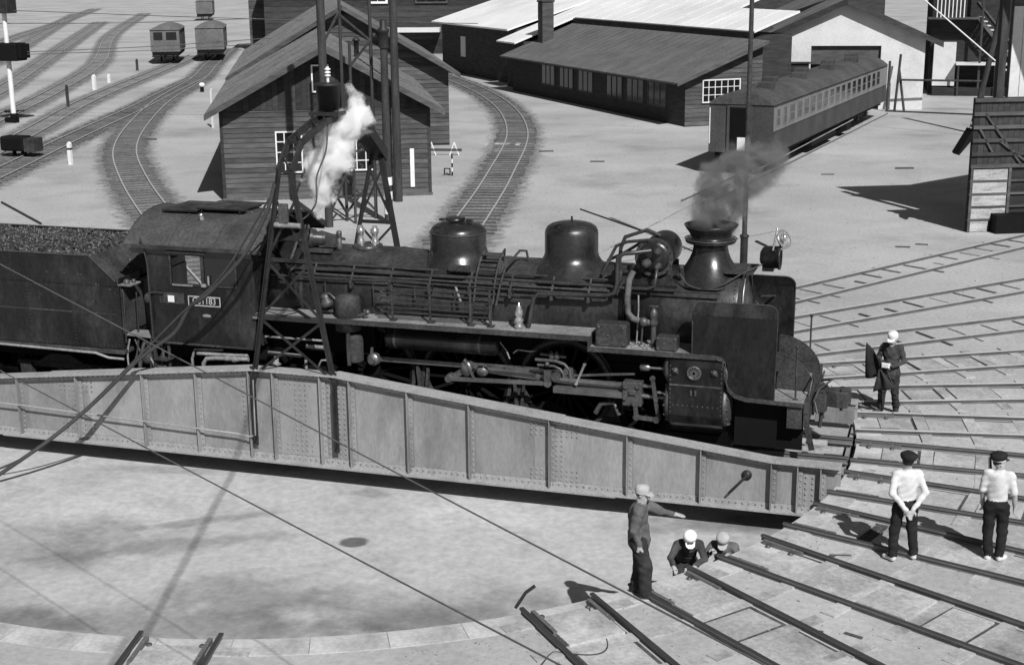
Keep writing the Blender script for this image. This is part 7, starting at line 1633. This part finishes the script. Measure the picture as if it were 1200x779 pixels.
# ================================================================== STEAM AND SMOKE
def plume(name, label, cat, blobs, Y, color, density, nscale, thr, width, amp, aniso=0.0, soft=1.55):
    """smoke as a real volume: soft balls of density torn up by noise, inside one closed hull"""
    F = Fig(); cs_ = []; rp_ = random.Random(3)
    for (px, py, r) in blobs:
        q = at_y(px, py, Y + rp_.uniform(-0.10, 0.10)); cs_.append((q, r / 62.0 * soft)); F.ell(q, (r / 62.0 * soft,) * 3, 0, 0.10)
    me = F.mesh(name, ('white_paint',), 0.06, fold=0.0); me.materials.clear()
    M = bpy.data.materials.new(name); M.use_nodes = True; N, L = M.node_tree.nodes, M.node_tree.links; N.clear()
    out = N.new('ShaderNodeOutputMaterial'); pv = N.new('ShaderNodeVolumePrincipled'); L.new(pv.outputs[0], out.inputs['Volume'])
    pv.inputs['Color'].default_value = (color, color, color, 1); pv.inputs['Anisotropy'].default_value = aniso
    tc = N.new('ShaderNodeTexCoord'); nz = N.new('ShaderNodeTexNoise'); nz.inputs['Scale'].default_value = nscale; nz.inputs['Detail'].default_value = 5; nz.inputs['Roughness'].default_value = 0.62; nz.inputs['Distortion'].default_value = 0.5
    L.new(tc.outputs['Object'], nz.inputs['Vector']); acc = None
    for (q, r) in cs_:
        d = N.new('ShaderNodeVectorMath'); d.operation = 'DISTANCE'; L.new(tc.outputs['Object'], d.inputs[0]); d.inputs[1].default_value = q
        m_ = N.new('ShaderNodeMapRange'); m_.interpolation_type = 'SMOOTHSTEP'; m_.inputs['From Min'].default_value = 0.0; m_.inputs['From Max'].default_value = r; m_.inputs['To Min'].default_value = 1.0; m_.inputs['To Max'].default_value = 0.0
        L.new(d.outputs['Value'], m_.inputs['Value'])
        if acc is None: acc = m_.outputs[0]
        else: s_ = N.new('ShaderNodeMath'); s_.operation = 'ADD'; L.new(acc, s_.inputs[0]); L.new(m_.outputs[0], s_.inputs[1]); acc = s_.outputs[0]
    cl = N.new('ShaderNodeMath'); cl.operation = 'MINIMUM'; L.new(acc, cl.inputs[0]); cl.inputs[1].default_value = 1.0
    na = N.new('ShaderNodeMath'); na.operation = 'MULTIPLY_ADD'; L.new(nz.outputs['Fac'], na.inputs[0]); na.inputs[1].default_value = amp; na.inputs[2].default_value = -amp * 0.5
    sm = N.new('ShaderNodeMath'); sm.operation = 'ADD'; L.new(cl.outputs[0], sm.inputs[0]); L.new(na.outputs[0], sm.inputs[1])
    mr = N.new('ShaderNodeMapRange'); mr.inputs['From Min'].default_value = thr; mr.inputs['From Max'].default_value = thr + width; mr.inputs['To Min'].default_value = 0.0; mr.inputs['To Max'].default_value = density
    L.new(sm.outputs[0], mr.inputs['Value'])
    # no density where the balls have ended
    gt = N.new('ShaderNodeMapRange'); gt.inputs['From Min'].default_value = 0.0; gt.inputs['From Max'].default_value = 0.15; L.new(acc, gt.inputs['Value'])
    fin = N.new('ShaderNodeMath'); fin.operation = 'MULTIPLY'; L.new(mr.outputs[0], fin.inputs[0]); L.new(gt.outputs[0], fin.inputs[1]); L.new(fin.outputs[0], pv.inputs['Density'])
    me.materials.append(M)
    return link(name, me, None, None, label=label, category=cat)
plume('steam_plume', 'white steam plume blowing off in front of the locomotive cab', 'steam',
      [(374, 252, 6), (376, 240, 9), (379, 226, 13), (372, 210, 16), (385, 196, 19), (366, 188, 12), (400, 182, 18), (388, 168, 18), (408, 152, 20), (419, 132, 13), (400, 148, 15), (417, 116, 9), (412, 104, 6), (430, 140, 9)], 0.25, 0.99, 55.0, 3.8, 0.46, 0.9, 3.4, soft=1.85)
plume('smoke_plume', 'thin grey smoke drifting from the locomotive chimney', 'smoke',
      [(835, 266, 22), (836, 254, 24), (842, 240, 25), (830, 232, 17), (850, 224, 27), (868, 208, 27), (888, 194, 24), (846, 208, 20), (908, 184, 18), (866, 192, 17), (884, 212, 13), (832, 214, 13)], 0.1, 0.34, 11.0, 3.0, 0.52, 1.5, 4.4, soft=1.8)
scene.cycles.volume_step_rate = 1.5

# ================================================================== CABLES, WIRES AND LOOSE THINGS
def cable(pts, r, name, label, m_='wire', group=None, n=6, sp=6):
    P = [Vector(q) for q in pts]; b = MB(); b.tube(spline(P, sp) if sp else P, r, n); o = b.build(name, m_)
    o['label'] = label; o['category'] = 'cable'
    if group: o['group'] = group
    return o
cable([at_y(322, 215, -2.05), at_y(312, 250, -2.1), at_y(285, 300, -2.2), at_y(243, 345, -2.2), at_y(222, 360, -2.15), at_y(206, 388, -2.15), at_y(180, 408, -2.2), at_y(158, 425, -2.3), at_y(112, 470, -2.6), at_y(70, 506, -3.0), at_y(30, 535, -3.4), at_y(-30, 575, -3.9)], 0.040, 'power_cable', 'thick black power cable sagging from the gantry past the cab', 'cable_black', n=8)
cable([at_y(316, 232, -2.06), at_y(262, 320, -2.16), at_y(212, 368, -2.2), at_y(165, 415, -2.28), at_y(110, 470, -2.55), at_y(60, 515, -2.9), at_y(20, 540, -3.2), at_y(-30, 560, -3.5)], 0.022, 'power_cable', 'thinner black cable running beside the thick power cable', 'cable_black', n=7)
for (a, b_, lab) in (((-200, 204, -9.0), (960, 812, -17.5), 'thin overhead wire crossing in front of the tender and girder'), ((-200, 328, -9.5), (720, 812, -17.5), 'thin overhead wire crossing low over the empty pit floor')):
    cable([at_y(a[0], a[1], a[2]), at_y((a[0] + b_[0]) / 2, (a[1] + b_[1]) / 2 + 1.5, (a[2] + b_[2]) / 2 - 0.4), at_y(*b_)], 0.0075, 'overhead_wire', lab, sp=4)
cable([at_y(600, 352, 12), at_y(698, 299, 14), at_y(829, 230, 16), at_y(1000, 140, 18.5)], 0.016, 'stay_wire', 'pale taut wire passing behind the chimney', 'pipe_pale')
w0 = at_y(-20, 10, qg.y)
for (a, b_, lab) in (((0, 12), (560, 28), 'far overhead wire from the signal mast toward the house roofs'), ((0, 28), (300, 22), 'second far overhead wire from the signal mast'), ((32, 61), (330, 44), 'upper wire leaving the black lamp box'), ((32, 64), (330, 50), 'lower wire leaving the black lamp box')):
    cable([at_y(a[0], a[1], qg.y), at_y((a[0] + b_[0]) / 2, (a[1] + b_[1]) / 2 + 2, qg.y + 2), at_y(b_[0], b_[1], qg.y + 4)], 0.022, 'overhead_wire', lab, sp=4)
cable([at_y(1060, -20, 50), at_y(1160, 66, 49), at_y(1240, 135, 48)], 0.035, 'stay_wire', 'pale stay wire slanting across the dark warehouse', 'white_paint')
# overhead feeder whose shadow crosses the pit floor
up_ = Vector((-SUN_TRAVEL.x, -SUN_TRAVEL.y, math.tan(SUN_EL)))
fa = at_z(291, 520, PIT_Z) + up_ * 12.5; fb = at_z(192, 703, PIT_Z) + up_ * 13.0
cable([fa + (fa - fb) * 0.45, fa, fb, fb + (fb - fa) * 0.8], 0.030, 'feeder_cable', 'overhead feeder cable casting a shadow across the pit floor', 'cable_black', sp=2)
cable([at_z(2, 237, GZ + 0.04), at_z(48, 262, GZ + 0.04)], 0.04, 'ground_rod', 'dark rod lying beside the tender on bare ground', 'gantry_iron', sp=0)
cable([at_z(680, 245, GZ + 0.025), at_z(754, 271, GZ + 0.025)], 0.025, 'ground_rod', 'dark rod lying on bare ground behind the domes', 'gantry_iron', sp=0)
# cord on the apron and bent bar at the pit edge
cable([at_z(x, y, GZ + 0.02) for x, y in ((688, 706), (694, 722), (700, 734), (708, 742), (712, 756), (706, 764), (690, 767), (662, 765), (648, 764), (638, 774), (630, 784))], 0.011, 'loose_cord', 'dark cord lying on the paved apron', 'cable_black', sp=5)
b = MB(); qk = at_z(604, 714, GZ); p1 = at_z(604, 712, 0.0); p2_ = at_y(616, 694, p1.y + 0.05); p3_ = at_y(627, 686, p1.y + 0.10)
b.bar(p1, p2_, 0.03, 0.04); b.bar(p2_, p3_, 0.03, 0.04); o = b.build('bent_bar', 'gantry_iron'); o['label'] = 'bent steel bar sticking up at the pit edge'; o['category'] = 'bar'
